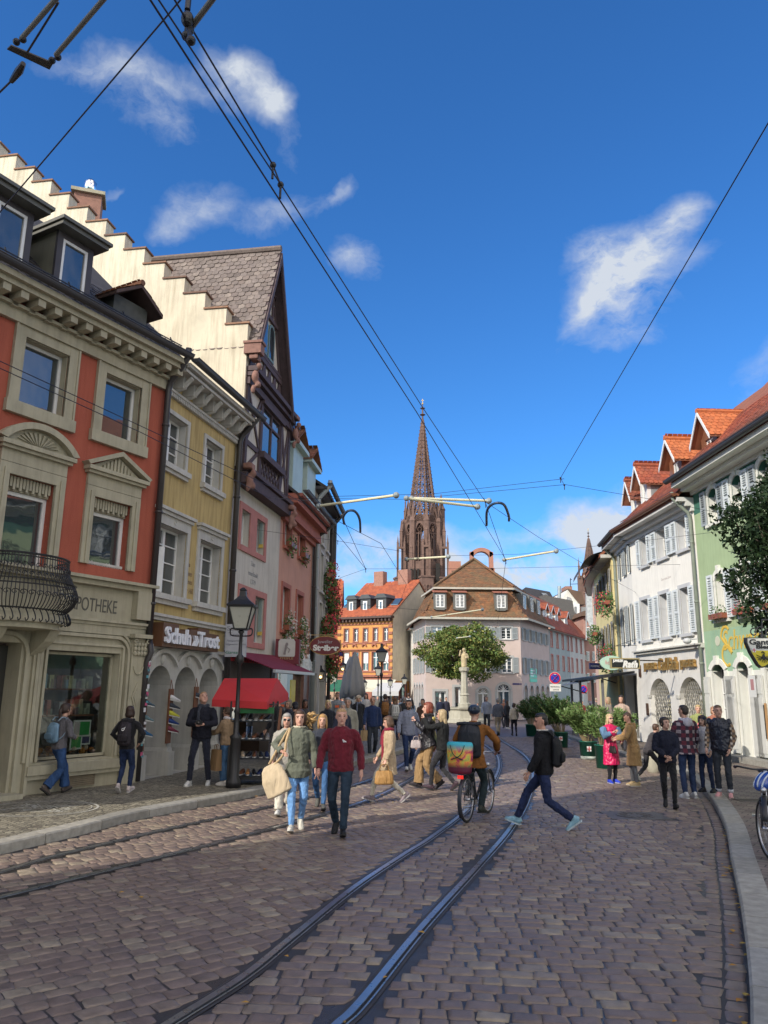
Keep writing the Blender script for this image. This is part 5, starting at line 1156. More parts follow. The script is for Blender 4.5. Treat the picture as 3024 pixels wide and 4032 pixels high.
m=MB();cz=zc-1.2;uc=(pil[0]+pil[1])/2;hw=(pil[1]-pil[0])/2
for k in range(5):
    for j in range(3):m.ell(F1.P(pil[0]+.05+k*hw*.45,.13,cz+j*.09-.09),(.04,.04,.055),8,6)
for sx in(-1,1):m.tube([F1.P(uc+sx*hw*.85+.05*math.cos(a)*(1-a/9),.16,cz+.15+.05*math.sin(a)*(1-a/9))for a in[R(x)for x in range(0,400,30)]],.018,6)
dzz=F1.q(515,2745)[1];F1.poly(m,[(uc-.13,dzz),(uc,dzz-.3),(uc+.13,dzz),(uc,dzz+.3)],.1,.125);F1.poly(m,[(uc-.08,dzz),(uc,dzz-.19),(uc+.08,dzz),(uc,dzz+.19)],.125,.14)
m.tube([F1.P(uc+.12*math.cos(a),.11,zc-1.5+.16*math.sin(a)-.05)for a in[R(x)for x in range(180,361,20)]],.02,6)
m.build('pilaster_ornament',STONE,h1)
m=F1.text('APOTHEKE',F1.q(268,2420)[0],zc-.52,.27,d=.006,width=F1.q(455,2440)[0]-F1.q(268,2420)[0],ext=.004);m.build('shop_lettering',paint('dark letters',(.09,.085,.07)),h1)
m=F1.text('22',F1.q(163,2492)[0],F1.q(163,2497)[1],.12,d=.02,ext=.002);m2=MB();u_,z_=F1.q(159,2500);F1.box(m2,u_,u_+.2,.0,.012,z_-.0,z_+.19)
pl0=m2.build('house_number',paint('enamel plate',(.5,.5,.52)),h1);m.build('digits',paint('enamel blue',(.03,.04,.12)),pl0)
w=MB();F1.box(w,sh0,sh0+.05,-.27,-.2,zs0,zs1);F1.box(w,sh1-.05,sh1,-.27,-.2,zs0,zs1);F1.box(w,sh0,sh1,-.27,-.2,zs0,zs0+.05);F1.box(w,sh0,sh1,-.27,-.2,zs1-.05,zs1);ws=w.build('shop_window',STONE,h1)
g=MB();F1.box(g,sh0+.05,sh1-.05,-.24,-.232,zs0+.05,zs1-.05);g.build('pane',clearglass(),ws)
g=MB();F1.box(g,sh0-.3,sh1+.3,-1.5,-1.45,zs0-.2,zs1+.2);F1.box(g,sh0-.3,sh0-.25,-1.5,-.3,zs0-.2,zs1+.2);F1.box(g,sh1+.25,sh1+.3,-1.5,-.3,zs0-.2,zs1+.2);F1.box(g,sh0-.3,sh1+.3,-1.5,-.3,zs0-.1,zs0-.02);g.build('display_box',M_('display interior',(.16,.15,.13),.9,.3,3),ws)
g=MB()
for z_ in(zs0+.75,zs0+1.25):F1.box(g,sh0+.1,sh1-.1,-.9,-.5,z_,z_+.03)
g.build('display_shelf',WOODM,ws)
rg=random.Random(11)
for(nm,c,x0,x1,y0,y1,dd)in(('poster',(.04,.28,.07),317,350,2842,2893,-.33),('poster',(.5,.42,.42),296,312,2842,2893,-.33),('poster',(.05,.3,.08),283,316,2902,2943,-.33),('poster',(.07,.06,.14),318,350,2896,2925,-.36)):
    r4=rc(F1,x0,y0,x1,y1,dd);g=MB();F1.box(g,r4[0]-.03,r4[1]+.03,dd-.01,dd-.004,r4[2]-.03,r4[3]+.03);p_=g.build(nm,paint('white card',(.65,.65,.62)),ws);g=MB();F1.box(g,r4[0],r4[1],dd-.003,dd,r4[2],r4[3]);g.build('print',paint('print %.2f'%c[1],c),p_)
g=MB();cols=island('autumn goods',[(.45,.16,.03),(.5,.25,.05),(.35,.08,.03),(.5,.4,.3),(.6,.55,.5)],.7,0)
for i in range(60):u_=rg.uniform(sh0+.1,sh1-.1);g.ell(F1.P(u_,rg.uniform(-.8,-.35),zs0+.06+rg.uniform(0,.10)),(rg.uniform(.03,.08),)*2+(rg.uniform(.03,.07),),8,6)
g.build('display_goods',cols,ws)
g=MB()
for i in range(16):u_=rg.uniform(sh0+.15,sh1-.15);F1.box(g,u_,u_+.09,-.8,-.65,zs0+.78,zs0+.78+rg.uniform(.1,.3));F1.box(g,u_,u_+.1,-.8,-.65,zs0+1.28,zs0+1.28+rg.uniform(.1,.28))
g.build('display_boxes',island('packets',[(.4,.4,.4),(.5,.2,.15),(.15,.3,.4),(.55,.5,.3),(.3,.35,.3)],.6,0),ws)
m=MB();F1.box(m,du-1.5,du,-.46,-.38,.12,dtop-.05);dd_=m.build('door',M_('dark olive door',(.035,.035,.03),.5,.2,3),h1);m=MB();F1.box(m,du-.16,du-.11,-.38,-.30,1.0,1.5);m.build('handle',paint('brass',(.3,.16,.06),.35,.6),dd_)
m=MB();F1.box(m,du-1.7,du+.1,-.3,.35,.12,.2);m.build('door_step',STONE,h1)
v4=rc(F1,273,3019,361,3088);m=MB();F1.box(m,v4[0],v4[1],.0,.012,v4[2],v4[3]);vg=m.build('vent_grille',M_('vent dark',(.03,.028,.022),.8),h1);m=MB()
n=11
for i in range(n):z_=v4[2]+(v4[3]-v4[2])*i/n;m.prism([F1.P(v4[0],.012,z_+.03),F1.P(v4[1],.012,z_+.03),F1.P(v4[1],.05,z_),F1.P(v4[0],.05,z_)],(0,0,.012))
F1.box(m,v4[0]-.02,v4[0],0,.05,v4[2],v4[3]);F1.box(m,v4[1],v4[1]+.02,0,.05,v4[2],v4[3]);m.build('slats',M_('vent slat',(.22,.18,.12),.7,.2,8),vg)
ub=F1.q(262,2420,.45)[0];slab_z=F1.q(140,2440,.75)[1]+.02;bc_u=us[-2]+wid/2-.12;bw=abs(ub-bc_u)
m=MB();prof=[]
def bal(t,g=0,r=.85):a=math.pi*t;return(bc_u-(bw+g)*math.cos(a),(r+g)*math.sin(a)**.7 if 0<t<1 else 0)
N=24
for(z0,z1,g)in((slab_z-.16,slab_z-.06,-.06),(slab_z-.06,slab_z+.04,.02),(slab_z+.04,slab_z+.10,-.03)):
    pts=[bal(i/N,g)for i in range(N+1)];m.prism([F1.P(u,d,z0)for u,d in pts],(0,0,z1-z0))
bs=m.build('balcony',STONE,h1)
m=MB()
for u in(bc_u-bw*.7,bc_u+bw*.55):
    m.prism([F1.P(u,.02,slab_z-.16),F1.P(u,.55,slab_z-.16),F1.P(u,.4,slab_z-.35),F1.P(u,.02,slab_z-.6)],F1.u*.2)
m.build('bracket',STONE,bs)
m=MB();z0=slab_z+.14;zt=z0+.95
for zz,g,rr2 in((zt,.0,.02),(zt-.05,.0,.012),(z0+.02,.02,.014),(z0+.42,.16,.012),(z0+.5,.15,.01)):m.tube([F1.P(*bal(i/N,g),zz)for i in range(N+1)],rr2,6)
nb=46
for i in range(nb+1):
    t_=i/nb;pts=[]
    for zz,g in((z0,.02),(z0+.12,.13),(z0+.3,.19),(z0+.48,.13),(z0+.65,.04),(z0+.8,.01),(zt,.0)):u,d=bal(t_,g);pts.append(F1.P(u,d,zz))
    m.tube(cat_curve(pts,3),.0085,5)
    if i%2==0:
        for zc_,r_,g in((z0+.26,.055,.2),(z0+.75,.05,.03),(z0+.6,.04,.07)):
            pts=[]
            for k in range(11):a=R(k*40);q_=r_*(1-k/13);u,d=bal(min(1,max(0,t_+q_*math.cos(a)/(math.pi*bw*.9))),g);pts.append(F1.P(u,d,zc_+q_*math.sin(a)))
            m.tube(pts,.008,4)
        u,d=bal(t_,.1);pts=[F1.P(u,d-.06,z0),F1.P(u,d,z0-.08),F1.P(u,d+.03,z0-.16),F1.P(u,d-.02,z0-.2),F1.P(u,d-.05,z0-.15)];m.tube(cat_curve(pts,3),.01,5)
m.build('balcony_railing',IRON,bs)
gutter_pipe(F1,h1,F1.L-.03,2.9,EV1+.1,.07,PIPE,.12,gd=.66)
m=MB();m.tube([F1.P(F1.L+.0,.12,2.95),F1.P(F1.L-.02,.2,2.7),F1.P(F1.L-.04,.12,2.5),F1.P(F1.L-.05,.12,.14)],.065,10)
pp_=m.build('downpipe',PIPE,h1,True);rg=random.Random(4)
for i in range(26):
    z_=rg.uniform(.5,2.6);a=rg.uniform(-.03,.03);m=MB();F1.box(m,F1.L-.06+a,F1.L-.0+a,.187,.192,z_,z_+rg.uniform(.04,.09));m.build('sticker',paint('sticker %d'%(i%5),[(.6,.6,.62),(.1,.3,.35),(.5,.1,.2),(.08,.08,.1),(.5,.55,.5)][i%5]),pp_)
F2=Fr(LP,LQ);h2=thing('town_house',LP.lerp(LQ,.5),'yellow shoe shop house with three arches and pale stone window frames','house')
YEL=stucco('yellow render',(.50,.38,.17),.55,.08,(.26,.18,.08));L=F2.L;EV2=9.12
tops=[rc(F2,660,1622,724,1860),rc(F2,809,1725,862,1944)];low=[rc(F2,626,2055,717,2360),rc(F2,785,2123,856,2390)]
tz=[(sum(t[2]for t in tops)/2),sum(t[3]for t in tops)/2];lz=[sum(t[2]for t in low)/2,sum(t[3]for t in low)/2]
ops=[(t[0],t[1],tz[0],tz[1],.3)for t in tops]+[(t[0],t[1],lz[0],lz[1],.32)for t in low]
ar=[(F2.q(579,2720)[0],F2.q(672,2720)[0]),(F2.q(687,2720)[0],F2.q(770,2720)[0]),(F2.q(784,2720)[0],F2.q(857,2720)[0])]
az=F2.q(733,2626)[1];DP=.62
m=MB();zb=az+.35;F2.wall(m,0,L,zb,EV2,ops);shell(F2,m,EV2,10,base=zb);m.build('wall',YEL,h2)
m=MB();F2.wall(m,0,L,.12,zb-.0,[(a,b,.12,az,DP,.42)for a,b in ar]);m.build('arcade_wall',STONEG,h2)
m=MB()
for a,b in ar:
    c=(a+b)/2;w_=(ar[1][1]-ar[0][1])/2
    po=arc(c-w_,c+w_,az+.36,.30);pi_=arc(c-w_,c+w_,az+.27,.30)
    for p0,p1,q0,q1 in zip(po,po[1:],pi_,pi_[1:]):F2.poly(m,[p0,p1,q1,q0],-.01,.10)
    m.ell(F2.P(c,.03,az+.13),(.07,.05,.11),8,6);m.ell(F2.P(c,.06,az+.16),(.04,.04,.04),8,6)
m.build('arcade_hood',STONEG,h2)
for u0_,u1_ in((-.0,ar[0][0]),(ar[0][1],ar[1][0]),(ar[1][1],ar[2][0]),(ar[2][1],L)):
    m=MB()
    F2.box(m,u0_-.04,u1_+.05,-DP,.08,.12,.62);F2.poly(m,[(u0_-.04,.62),(u1_+.05,.62),(u1_,.7),(u0_,.7)],-DP,.02);m.build('pier_base',STONEG,h2)
m=MB();F2.box(m,0,L,-.02,.07,3.42,3.50);F2.box(m,0,L,-.02,.12,3.50,3.56);zl=F2.q(570,2533)[1];m.build('string_course',STONEG,h2);m=MB();F2.box(m,0,L,-.02,.06,zl-.08,zl);m.build('string_course',STONEG,h2);m=MB()
z=EV2;F2.box(m,0,L,-.02,.12,z-.5,z-.44);F2.box(m,0,L,-.02,.5,z-.1,z);F2.box(m,0,L,-.02,.58,z,z+.1)
for u in np.arange(.03,L,.085):F2.box(m,u,u+.045,.0,.10,z-.6,z-.5)
for u in np.arange(.25,L,.52):
    F2.poly(m,[(u,z-.38),(u+.16,z-.38),(u+.16,z-.1),(u,z-.1)],.0,.3);m.tube(cat_curve([F2.P(u+.08,.05,z-.4),F2.P(u+.08,.25,z-.36),F2.P(u+.08,.4,z-.2),F2.P(u+.08,.48,z-.14)],3),.06,6)
m.build('cornice',STONEG,h2)
gutter(F2,h2,.0,L+.25,.68,z+.2,.1)
saddle(F2,h2,SLD,z+.14,z+4.2,9.2,.5,solid=MATS['dark roof'])
for t in tops:
    w=window(F2,h2,t[0],t[1],tz[0],tz[1],.26,'2x3',fw=.06,sur=STONEG,sw=.1,sill=False,curtain=None);g=MB();F2.box(g,t[0]-.14,t[1]+.14,-.02,.14,tz[0]-.12,tz[0]-.002);F2.box(g,t[0]-.1,t[1]+.1,-.02,.08,tz[0]-.2,tz[0]-.12);g.build('sill',STONEG,w)
for t in low:
    w=window(F2,h2,t[0],t[1],lz[0],lz[1],.28,'2x4',fw=.06,sur=STONEG,sw=.13,sill=False,swt=.3);g=MB();F2.box(g,t[0]-.2,t[1]+.2,-.02,.16,lz[0]-.12,lz[0]-.002);F2.box(g,t[0]-.14,t[1]+.14,-.02,.09,lz[0]-.22,lz[0]-.12);g.build('sill',STONEG,w);g=MB();F2.box(g,t[0]-.2,t[1]+.2,-.02,.16,lz[1]+.30,lz[1]+.37);F2.box(g,t[0]-.16,t[1]+.16,-.02,.1,lz[1]+.22,lz[1]+.298)
    c=(t[0]+t[1])/2;g.tube([F2.P(c+.045*math.cos(a),.05,lz[1]+.12+.045*math.sin(a))for a in[R(x)for x in range(0,361,40)]],.012,6);g.build('window_hood',STONEG,w)
t=low[0];g=MB();g.prism([F2.P(t[0]+.05,-.22,lz[0]+.05),F2.P(t[0]+.3,.0,lz[0]+.05),F2.P(t[0]+.3,.0,lz[1]-.5),F2.P(t[0]+.05,-.22,lz[1]-.5)],F2.u*.04);g.build('open_casement',WHITE,h2)
for i,(tx,y)in enumerate((('Zum',2214),('kleinen',2250),('Salmen',2283),('vor 1460',2319))):
    u_,z_=F2.q(728,y);wd_=F2.q(757,y)[0]-u_;k=(.45,.95,.95,1.2)[i];F2.text(tx,u_+wd_*(1-k)/2,z_-.08,.13,d=.004,width=wd_*k,ext=.002).build('house_name',paint('brown letters',(.20,.12,.05)),h2)
u0_,z0_=.3,2.94;u1_=2.93;SB=M_('sign box brown',(.11,.05,.025),.5,.2,5)
m=MB()
for a,b,zt in((0,.24,.42),(.24,.46,.31),(.46,.58,.36),(.60,.80,.42),(.80,1.0,.33)):F2.box(m,u0_+(u1_-u0_)*a-.06,u0_+(u1_-u0_)*b,.0,.26+.02*a,z0_-.09,z0_+zt)
sg=m.build('sign_box',SB,h2)
F2.text('Schuh „Trost'.replace(' „',' »'),u0_-.02,z0_,.34,d=.30,width=u1_-u0_,ext=.03,bold=.012).build('sign_letters',paint('sign white',(.75,.78,.85),.3),sg)
m=MB();F2.box(m,.05,L-.05,-3.4,-3.3,.12,3.2);F2.box(m,.05,L-.05,-3.3,-.8,3.0,3.1);F2.box(m,.05,.1,-3.3,-.8,.12,3.2);F2.box(m,L-.1,L-.05,-3.3,-.8,.12,3.2);m.build('shop_interior',M_('shop interior',(.20,.17,.13),.9,.3,2),h2)
for i,(a,b)in enumerate(ar):
    g=MB();F2.box(g,a-.08,b+.08,-.72,-.71,.5,az);w=g.build('shop_window',clearglass(),h2);g=MB();F2.box(g,a-.08,b+.08,-.76,-.66,.12,.5);F2.box(g,a-.08,a+.0,-.76,-.66,.5,az);F2.box(g,(a+b)/2-.02,(a+b)/2+.02,-.74,-.68,.5,az);g.build('frame',STONEG,w)
m=MB();F2.box(m,ar[0][0]+.2,ar[0][0]+.5,-2.3,-2.2,1.35,2.1);m.build('display_panel',paint('ochre panel',(.5,.33,.08)),h2);m=MB();rg=random.Random(8)
for z_ in(.8,1.3,1.8,2.3):
    F2.box(m,.3,L-.3,-1.7,-1.4,z_,z_+.03)
    for k in range(26):u_=.35+k*(L-.8)/26;m.ell(F2.P(u_,-1.5,z_+.08),(.04,.07,.05),6,5)
m.build('shoe_display',island('display shoes',[(.02,.02,.02),(.3,.12,.05),(.1,.1,.12),(.4,.35,.3),(.05,.08,.2)],.6,0),h2)
gutter_pipe(F2,h2,L-.03,0.2,EV2+.1,.075,PIPE,.14,gd=.66)
m=MB();u_,z_=F2.q(636,2806);F2.box(m,u_-.06,u_+.06,-.55,-.52,1.5,1.9);
m.build('letter_plate',IRON,h2)
SHC=[(.06,.10,.13),(.12,.2,.22),(.03,.12,.25),(.7,.7,.7),(.04,.05,.07),(.55,.55,.06),(.02,.05,.2),(.2,.04,.07),(.3,.3,.3),(.03,.25,.03),(.5,.03,.03)]
def shoe_mesh(m,T,s=1.,k=1):
    rows=[(-.11,.026,.035,.04),(-.08,.036,.055,.055),(-.02,.038,.05,.05),(.05,.042,.035,.035),(.11,.044,.026,.026),(.15,.03,.018,.02),(.165,.012,.008,.012)]
    m.tube([T@Vector((0,y*s,z*s))for y,w_,h_,z in rows],[w_*s for y,w_,h_,z in rows],8,True,[h_*s for y,w_,h_,z in rows],updir=(T.to_3x3()@Vector((1,0,0))))
def shoe(o,c,label,rz,group,name='shoe',tilt=0):
    t=MB();T=Matrix.Translation(o)@Matrix.Rotation(rz,4,'Z')@Matrix.Rotation(tilt,4,'X');shoe_mesh(t,T);ob=t.build(name,cloth(c,.5,'leather'),None,True,label=label,cat='shoe',group=group)
    s_=MB();s_.prism([T@Vector((x,y,-.012))for x,y in((-.03,-.11),(-.04,.05),(-.035,.14),(0,.168),(.035,.14),(.04,.05),(.03,-.11))],T.to_3x3()@Vector((0,0,.02)));s_.build('sole',paint('shoe sole',(.5,.5,.48)),ob);return ob
for(x,ytop,ybot,shoes_,lab)in((572,2728,2955,(0,1,2),'first'),(676,2712,2925,(3,4,5,6,7),'second'),(775,2704,2900,(4,8),'third')):
    u_,zt=F2.q(x,ytop,.05);zb_=F2.q(x,ybot,.05)[1];m=MB();F2.box(m,u_-.10,u_+.10,.03,.06,zb_,zt);m.bar(F2.P(u_-.06,.045,zt),F2.P(u_,.03,zt+.2),.01);m.bar(F2.P(u_+.06,.045,zt),F2.P(u_,.03,zt+.2),.01)
    pos_={'first':'leftmost brown display board hanging on the shoe shop arcade','second':'brown board with five bright clogs hanging on the middle arcade pier','third':'brown display board half hidden behind the tall man in black'}[lab]
    m.build('display_board',WOODM,label=pos_,cat='display board')
    n=len(shoes_)
    for i,c in enumerate(shoes_):
        zz=zt-.25-(zt-zb_-.5)*i/max(1,n-1)*(1 if n>3 else .9);cn={0:'dark grey blue',1:'grey green',2:'blue',3:'white',4:'black',5:'yellow',6:'navy',7:'plum',8:'grey'}[c]
        shoe(F2.P(u_+.02,.10,zz),SHC[c],'%s shoe fixed on the %s'%(cn,{'first':'leftmost brown board','second':'board on the middle arcade pier','third':'board behind the tall man'}[lab]),R(-70)-math.atan2(F2.u.x,F2.u.y)+R(20),'shoes on the hanging boards','shoe',R(-12))
F3=Fr(LQ,LR_);h3=thing('gabled_house',LQ.lerp(LR_,.5),'white house with a dark half timbered gable and a stepped side wall','house');L=F3.L
WR=stucco('warm white render',(.56,.53,.47),.35,.07,(.30,.27,.22));TIM=M_('dark timber',(.075,.050,.055),.75,.25,7,.004,30);PINKST=M_('pink sandstone',(.45,.19,.165),.9,.12,4,.004,40,streak=.2);BRNST=M_('brown carved stone',(.24,.13,.105),.85,.25,8,.01,30)
JZ=7.55;up3=rc(F3,948,1999,1040,2195);lo3=rc(F3,938,2330,1036,2545)
uz=(F3.q(948,1999)[1],F3.q(939,2151)[1]+.08);ua=[F3.q(948,2050)[0],F3.q(982,2060)[0],F3.q(1007,2100)[0],F3.q(1040,2110)[0]]
lz_=(F3.q(1000,2345)[1],F3.q(1000,2530)[1]);la=[F3.q(940,2400)[0],F3.q(968,2400)[0],F3.q(1000,2400)[0],F3.q(1036,2440)[0]]
ops=[(ua[0],ua[1],uz[1],uz[0],.28),(ua[2],ua[3],uz[1],uz[0],.28),(la[0],la[1],lz_[1],lz_[0],.28),(la[2],la[3],lz_[1],lz_[0],.28)]
ZS=2.95
m=MB();F3.wall(m,0,L,ZS,JZ,ops);shell(F3,m,11.2,12,base=.12,sides=(0,1));m.build('wall',WR,h3)
for a,(z0,z1)in((ua,(uz[1],uz[0])),(la,(lz_[1],lz_[0]))):
    for k in(0,2):
        w=window(F3,h3,a[k],a[k+1],z0,z1,.24,'2x1',fw=.05,sill=False)
    g=MB();b0,b1=a[0]-.16,a[3]+.18
    F3.box(g,b0,a[0],-.02,.035,z0-.16,z1+.18);F3.box(g,a[3],b1,-.02,.035,z0-.16,z1+.18);F3.box(g,a[0],a[3],-.02,.035,z1,z1+.18);F3.box(g,a[0],a[3],-.02,.05,z0-.16,z0-.002);F3.box(g,a[1],a[2],-.02,.035,z0,z1);g.build('window_surround',PINKST,w)
    for u in(a[0],a[2],a[3]-.12):
        g=MB();F3.box(g,u+.0,u+.06,-.12,-.03,z0+.35,z1);g.build('rolled_awning',paint('grey green blind',(.25,.32,.30),.6),w);g=MB();F3.box(g,u+.0,u+.07,-.12,.0,z0+.25,z0+.36);g.build('tassel',paint('yellow fabric',(.6,.42,.08),.7),w)
LET=paint('grey letters',(.22,.20,.18))
for i,(tx,y,k)in enumerate((('Zum',2222,.36),('roten Stadel',2262,.8),('1379',2294,.42))):
    u_,z_=F3.q(996,y);F3.text(tx,u_-k/2,z_-.06,.14,d=.004,width=k,ext=.002).build('house_name',LET,h3)
u_,z_=F3.q(905,2600);F3.text('BÄCKEREI PFEIFLE',F3.q(905,2590)[0],F3.q(1000,2612)[1],.28,d=.03,width=F3.q(1043,2600)[0]-F3.q(905,2590)[0],ext=.02).build('shop_lettering',paint('sign red',(.55,.03,.04),.4),h3)
m=MB();F3.box(m,0,.25,-.3,0,.12,ZS);F3.box(m,L-.25,L,-.3,0,.12,ZS);F3.box(m,.25,L-.25,-.3,.03,ZS-.25,ZS);F3.box(m,.25,L-.25,-.12,-.04,2.2,ZS-.25);m.build('shop_piers',M_('dark shop stone',(.12,.10,.09),.7),h3)  # last box: dark board added to hide a bright patch above the windows
m=MB();F3.box(m,.05,L-.05,-3.1,-3.0,.12,ZS);F3.box(m,.02,.06,-3,-.1,.12,ZS);F3.box(m,L-.06,L-.02,-3,-.1,.12,ZS);F3.box(m,.06,L-.06,-3,-.1,ZS,ZS+.05);m.build('shop_interior',M_('bakery interior',(.12,.08,.06),.9,.3,2),h3)
g=MB();F3.box(g,.9,1.9,-.28,-.27,.6,ZS-.3);F3.box(g,2.8,L-.3,-.28,-.27,.6,ZS-.3);g.build('shop_window',clearglass(),h3)
m=MB();AW=M_('claret awning cloth',(.17,.012,.035),.85,.12,3);a0=.35;a1=L+1.6
p=[F3.P(a0,.05,2.93),F3.P(L-.1,.05,2.98),F3.P(L-.0,1.25,2.48),F3.P(a0,1.25,2.48)];m.prism(p,(0,0,.02));aw=m.build('awning',AW,h3)
m=MB();F3.box(m,a0,L,1.24,1.31,2.40,2.48);m.build('awning_bar',paint('pale aluminium',(.55,.56,.58),.4,.5),aw)
ov=.5;gc,gz1=F3.q(1108,985,ov);gz1-=.12;J=.22;zE=F3.q(1153,1615,ov)[1];eR=F3.q(1153,1615,ov)[0]-.15;kL=(gz1-zE)/(eR-gc);zL=gz1-(gc-.08)*kL
cu0,cu1=gc-3.3,gc+2.55
def gx(z):return max(.1,gc-(gz1-z)/kL),(L-.05 if z<zE else gc+(gz1-z)/kL)
m=MB();F3.poly(m,[(.08,JZ),(L-.05,JZ),(L-.05,zE-.3),(eR,zE),(gc,gz1),(.08,zL)],-.1,J-.05);m.build('gable_wall',WR,h3)
T=MB();W_=.15
def beam(u0,z0,u1,z1,w=W_,d1=J):
    d=Vector((u1-u0,z1-z0)).normalized();n_=Vector((-d.y,d.x))*w/2
    F3.poly(T,[(u0+n_.x,z0+n_.y),(u0-n_.x,z0-n_.y),(u1-n_.x,z1-n_.y),(u1+n_.x,z1+n_.y)],J-.051,d1)
bz=10.45
for z,w,d in((JZ+.08,.32,J+.12),(JZ+.33,.12,J+.2),(bz,.2,J+.08),(bz+.2,.12,J+.18),(bz+.36,.14,J+.28)):
    a,b=gx(z);F3.box(T,a-.05,b+.05,-.05,d,z-w/2,z+w/2)
wa,wb_=F3.q(1006,1700)[0],F3.q(1076,1760)[0];wz0,wz1=F3.q(1006,1795)[1]+.0,F3.q(1006,1592)[1]
for u in(.18,wa-.12,wb_+.12,L-.15):beam(u,JZ+.35,u,bz,.17,J+.02)
beam(.2,wz0,wa-.1,wz0);beam(wb_+.1,wz0,L-.1,wz0,.12);beam(.2,wz0-.02,wa-.15,bz-.1,.09);beam(wa-.15,wz0,.2,bz-.1,.09);beam(.3,JZ+.4,wa-.2,wz0,.1)
beam(wb_+.2,JZ+.4,L-.2,bz-.1,.1);beam(L-.2,JZ+.4,wb_+.2,bz-.1,.1)
F3.box(T,wa-.2,wb_+.2,J-.05,J+.16,wz0-.14,wz0+.05);F3.box(T,wa-.2,wb_+.2,J-.05,J+.1,wz1,wz1+.12)
k=6
for i in range(k):
    a,b=wa+(wb_-wa)*i/k,wa+(wb_-wa)*(i+1)/k
    beam(a,JZ+.4,b+.15,wz0-.1,.07);beam(b,JZ+.4,a-.15,wz0-.1,.07)
for z,w in((11.6,.16),(11.75,.1),(13.2,.14),(14.1,.1)):
    a,b=gx(z);F3.box(T,a,b,J-.05,J+.03,z-w/2,z+w/2)
a,b=gx(12.2);a2,b2=gx(13.9);n=4
for i in range(n):
    u0_,u1_=a+.3+(b-a-.6)*i/n,a+.3+(b-a-.6)*(i+1)/n;c=(u0_+u1_)/2
a11,b11=gx(11.0)
for i in range(6):
    c=.45+(eR-.9)*i/5;F3.poly(T,[(c-.3,bz+.42),(c+.3,bz+.42),(c+.05,11.55),(c-.05,11.55)],J-.051,J)
for z0,z1,us in((11.75,13.2,(gc-.9,gc-.2,gc+.5)),(13.2,14.1,(gc-.35,gc+.35))):
    for u in us:beam(u,z0,u,z1,.12)
beam(gc+1.25,11.8,gc+.5,13.8,.1);beam(gc-.35,14.1,gc,15.,.1);beam(gc+.35,14.1,gc,15.,.1)
T.build('timber_frame',TIM,h3)
w=window(F3,h3,wa,wb_,wz0+.05,wz1,-.15,'cross',fw=.05,sill=False,fm=TIM);w.name='window'
m=MB();F3.box(m,wa,wb_,-.09,J-.07,wz0+.05,wz1)if 0 else None
for u in(gc-.65,gc+.0):
    m=MB();F3.poly(m,[(u,11.85),(u+.55,11.85)]+[(x,y)for x,y in arc(u,u+.55,13.05,.27)][::-1],J-.055,J+.02);wn=m.build('window',paint('green grey frame',(.16,.22,.20)),h3);m=MB();F3.poly(m,[(u+.08,11.93),(u+.47,11.93)]+[(x,y)for x,y in arc(u+.08,u+.47,12.97,.19)][::-1],J+.02,J+.024);m.build('pane',GLASS,wn)
for(u,z0)in((.12,10.05),(L-.1,9.75),(.1,7.2),(L-.15,7.0)):
    m=MB();h_=.95 if z0>8 else .6;d_=J+.12
    m.box(F3.P(u,d_+.05,z0+h_+.12),(.26,.34,.16),math.atan2(-F3.u.x,F3.u.y));m.ell(F3.P(u,d_+.18,z0+h_*.86),(.09,.1,.11),10,7);m.ell(F3.P(u,d_+.08,z0+h_*.55),(.11,.12,.2),10,7);m.ell(F3.P(u+.05,d_+.16,z0+h_*.3),(.09,.1,.1),10,7);m.ell(F3.P(u-.04,d_+.05,z0+.12),(.07,.07,.14),10,7)
    bake(m,'carved_console',BRNST,None,.035,2).parent=h3;bpy.data.objects[-1]if 0 else None
for o in[o for o in h3.children if o.name.startswith('carved_console')]:o.location=-h3.location
m=MB();F3.box(m,-.1,.22,J-.1,J+.4,11.2,11.5);F3.box(m,-.13,.25,J-.12,J+.44,11.5,11.57);m.build('corbel_box',BRNST,h3)
SL2=island('old brown grey plain tiles',[(.13,.105,.095),(.17,.14,.125),(.20,.165,.15),(.15,.12,.11),(.24,.20,.175),(.16,.125,.11)],.7,.005,25,.35)
bk_=7.2;m=MB();ap=F3.q(1108,985,ov);e1=F3.q(1153,1615,ov);kk_=(ap[1]-e1[1])/(e1[0]-ap[0]);e0=(.0,ap[1]-ap[0]*kk_)
for(u,z)in(e0,e1):
    m.prism([F3.P(u,ov,z),F3.P(ap[0],ov,ap[1]),F3.P(ap[0],-bk_,ap[1]),F3.P(u,-bk_,z)],(0,0,-.14))
r3=m.build('roof',TIM,h3)
m=MB();vy=F3.P(ap[0],ov,ap[1])-F3.P(e0[0],ov,e0[1]);tiles(m,F3.P(e0[0],-bk_,e0[1]+.02),F3.n,vy,bk_+ov,vy.length,None,.215,.19,.02,.008)
m.tube([F3.P(ap[0],ov,ap[1]+.05),F3.P(ap[0],-bk_,ap[1]+.05)],.11,8);m.build('roof_tiles',SL2,r3)
for(u,z)in(e0,e1):
    m=MB();m.prism([F3.P(u,ov-.02,z-.4),F3.P(ap[0],ov-.02,ap[1]-.42),F3.P(ap[0],ov-.02,ap[1]-.1),F3.P(u,ov-.02,z-.05)],F3.n*.07);m.build('barge_board',TIM,r3)
m=MB();F3.poly(m,[(eR+.1,zE-.05),(L+.1,zE-.75),(L+.15,zE-.68),(eR+.1,zE+.08)],-bk_,J+.1);m.build('roof_skirt',TIM,r3)
G3=Fr(F3.P(0,0,0),F3.P(0,-1,0));G3.n=-F3.u
CREAM=stucco('cream lime render',(.66,.60,.47),.45,.10,(.36,.30,.21))
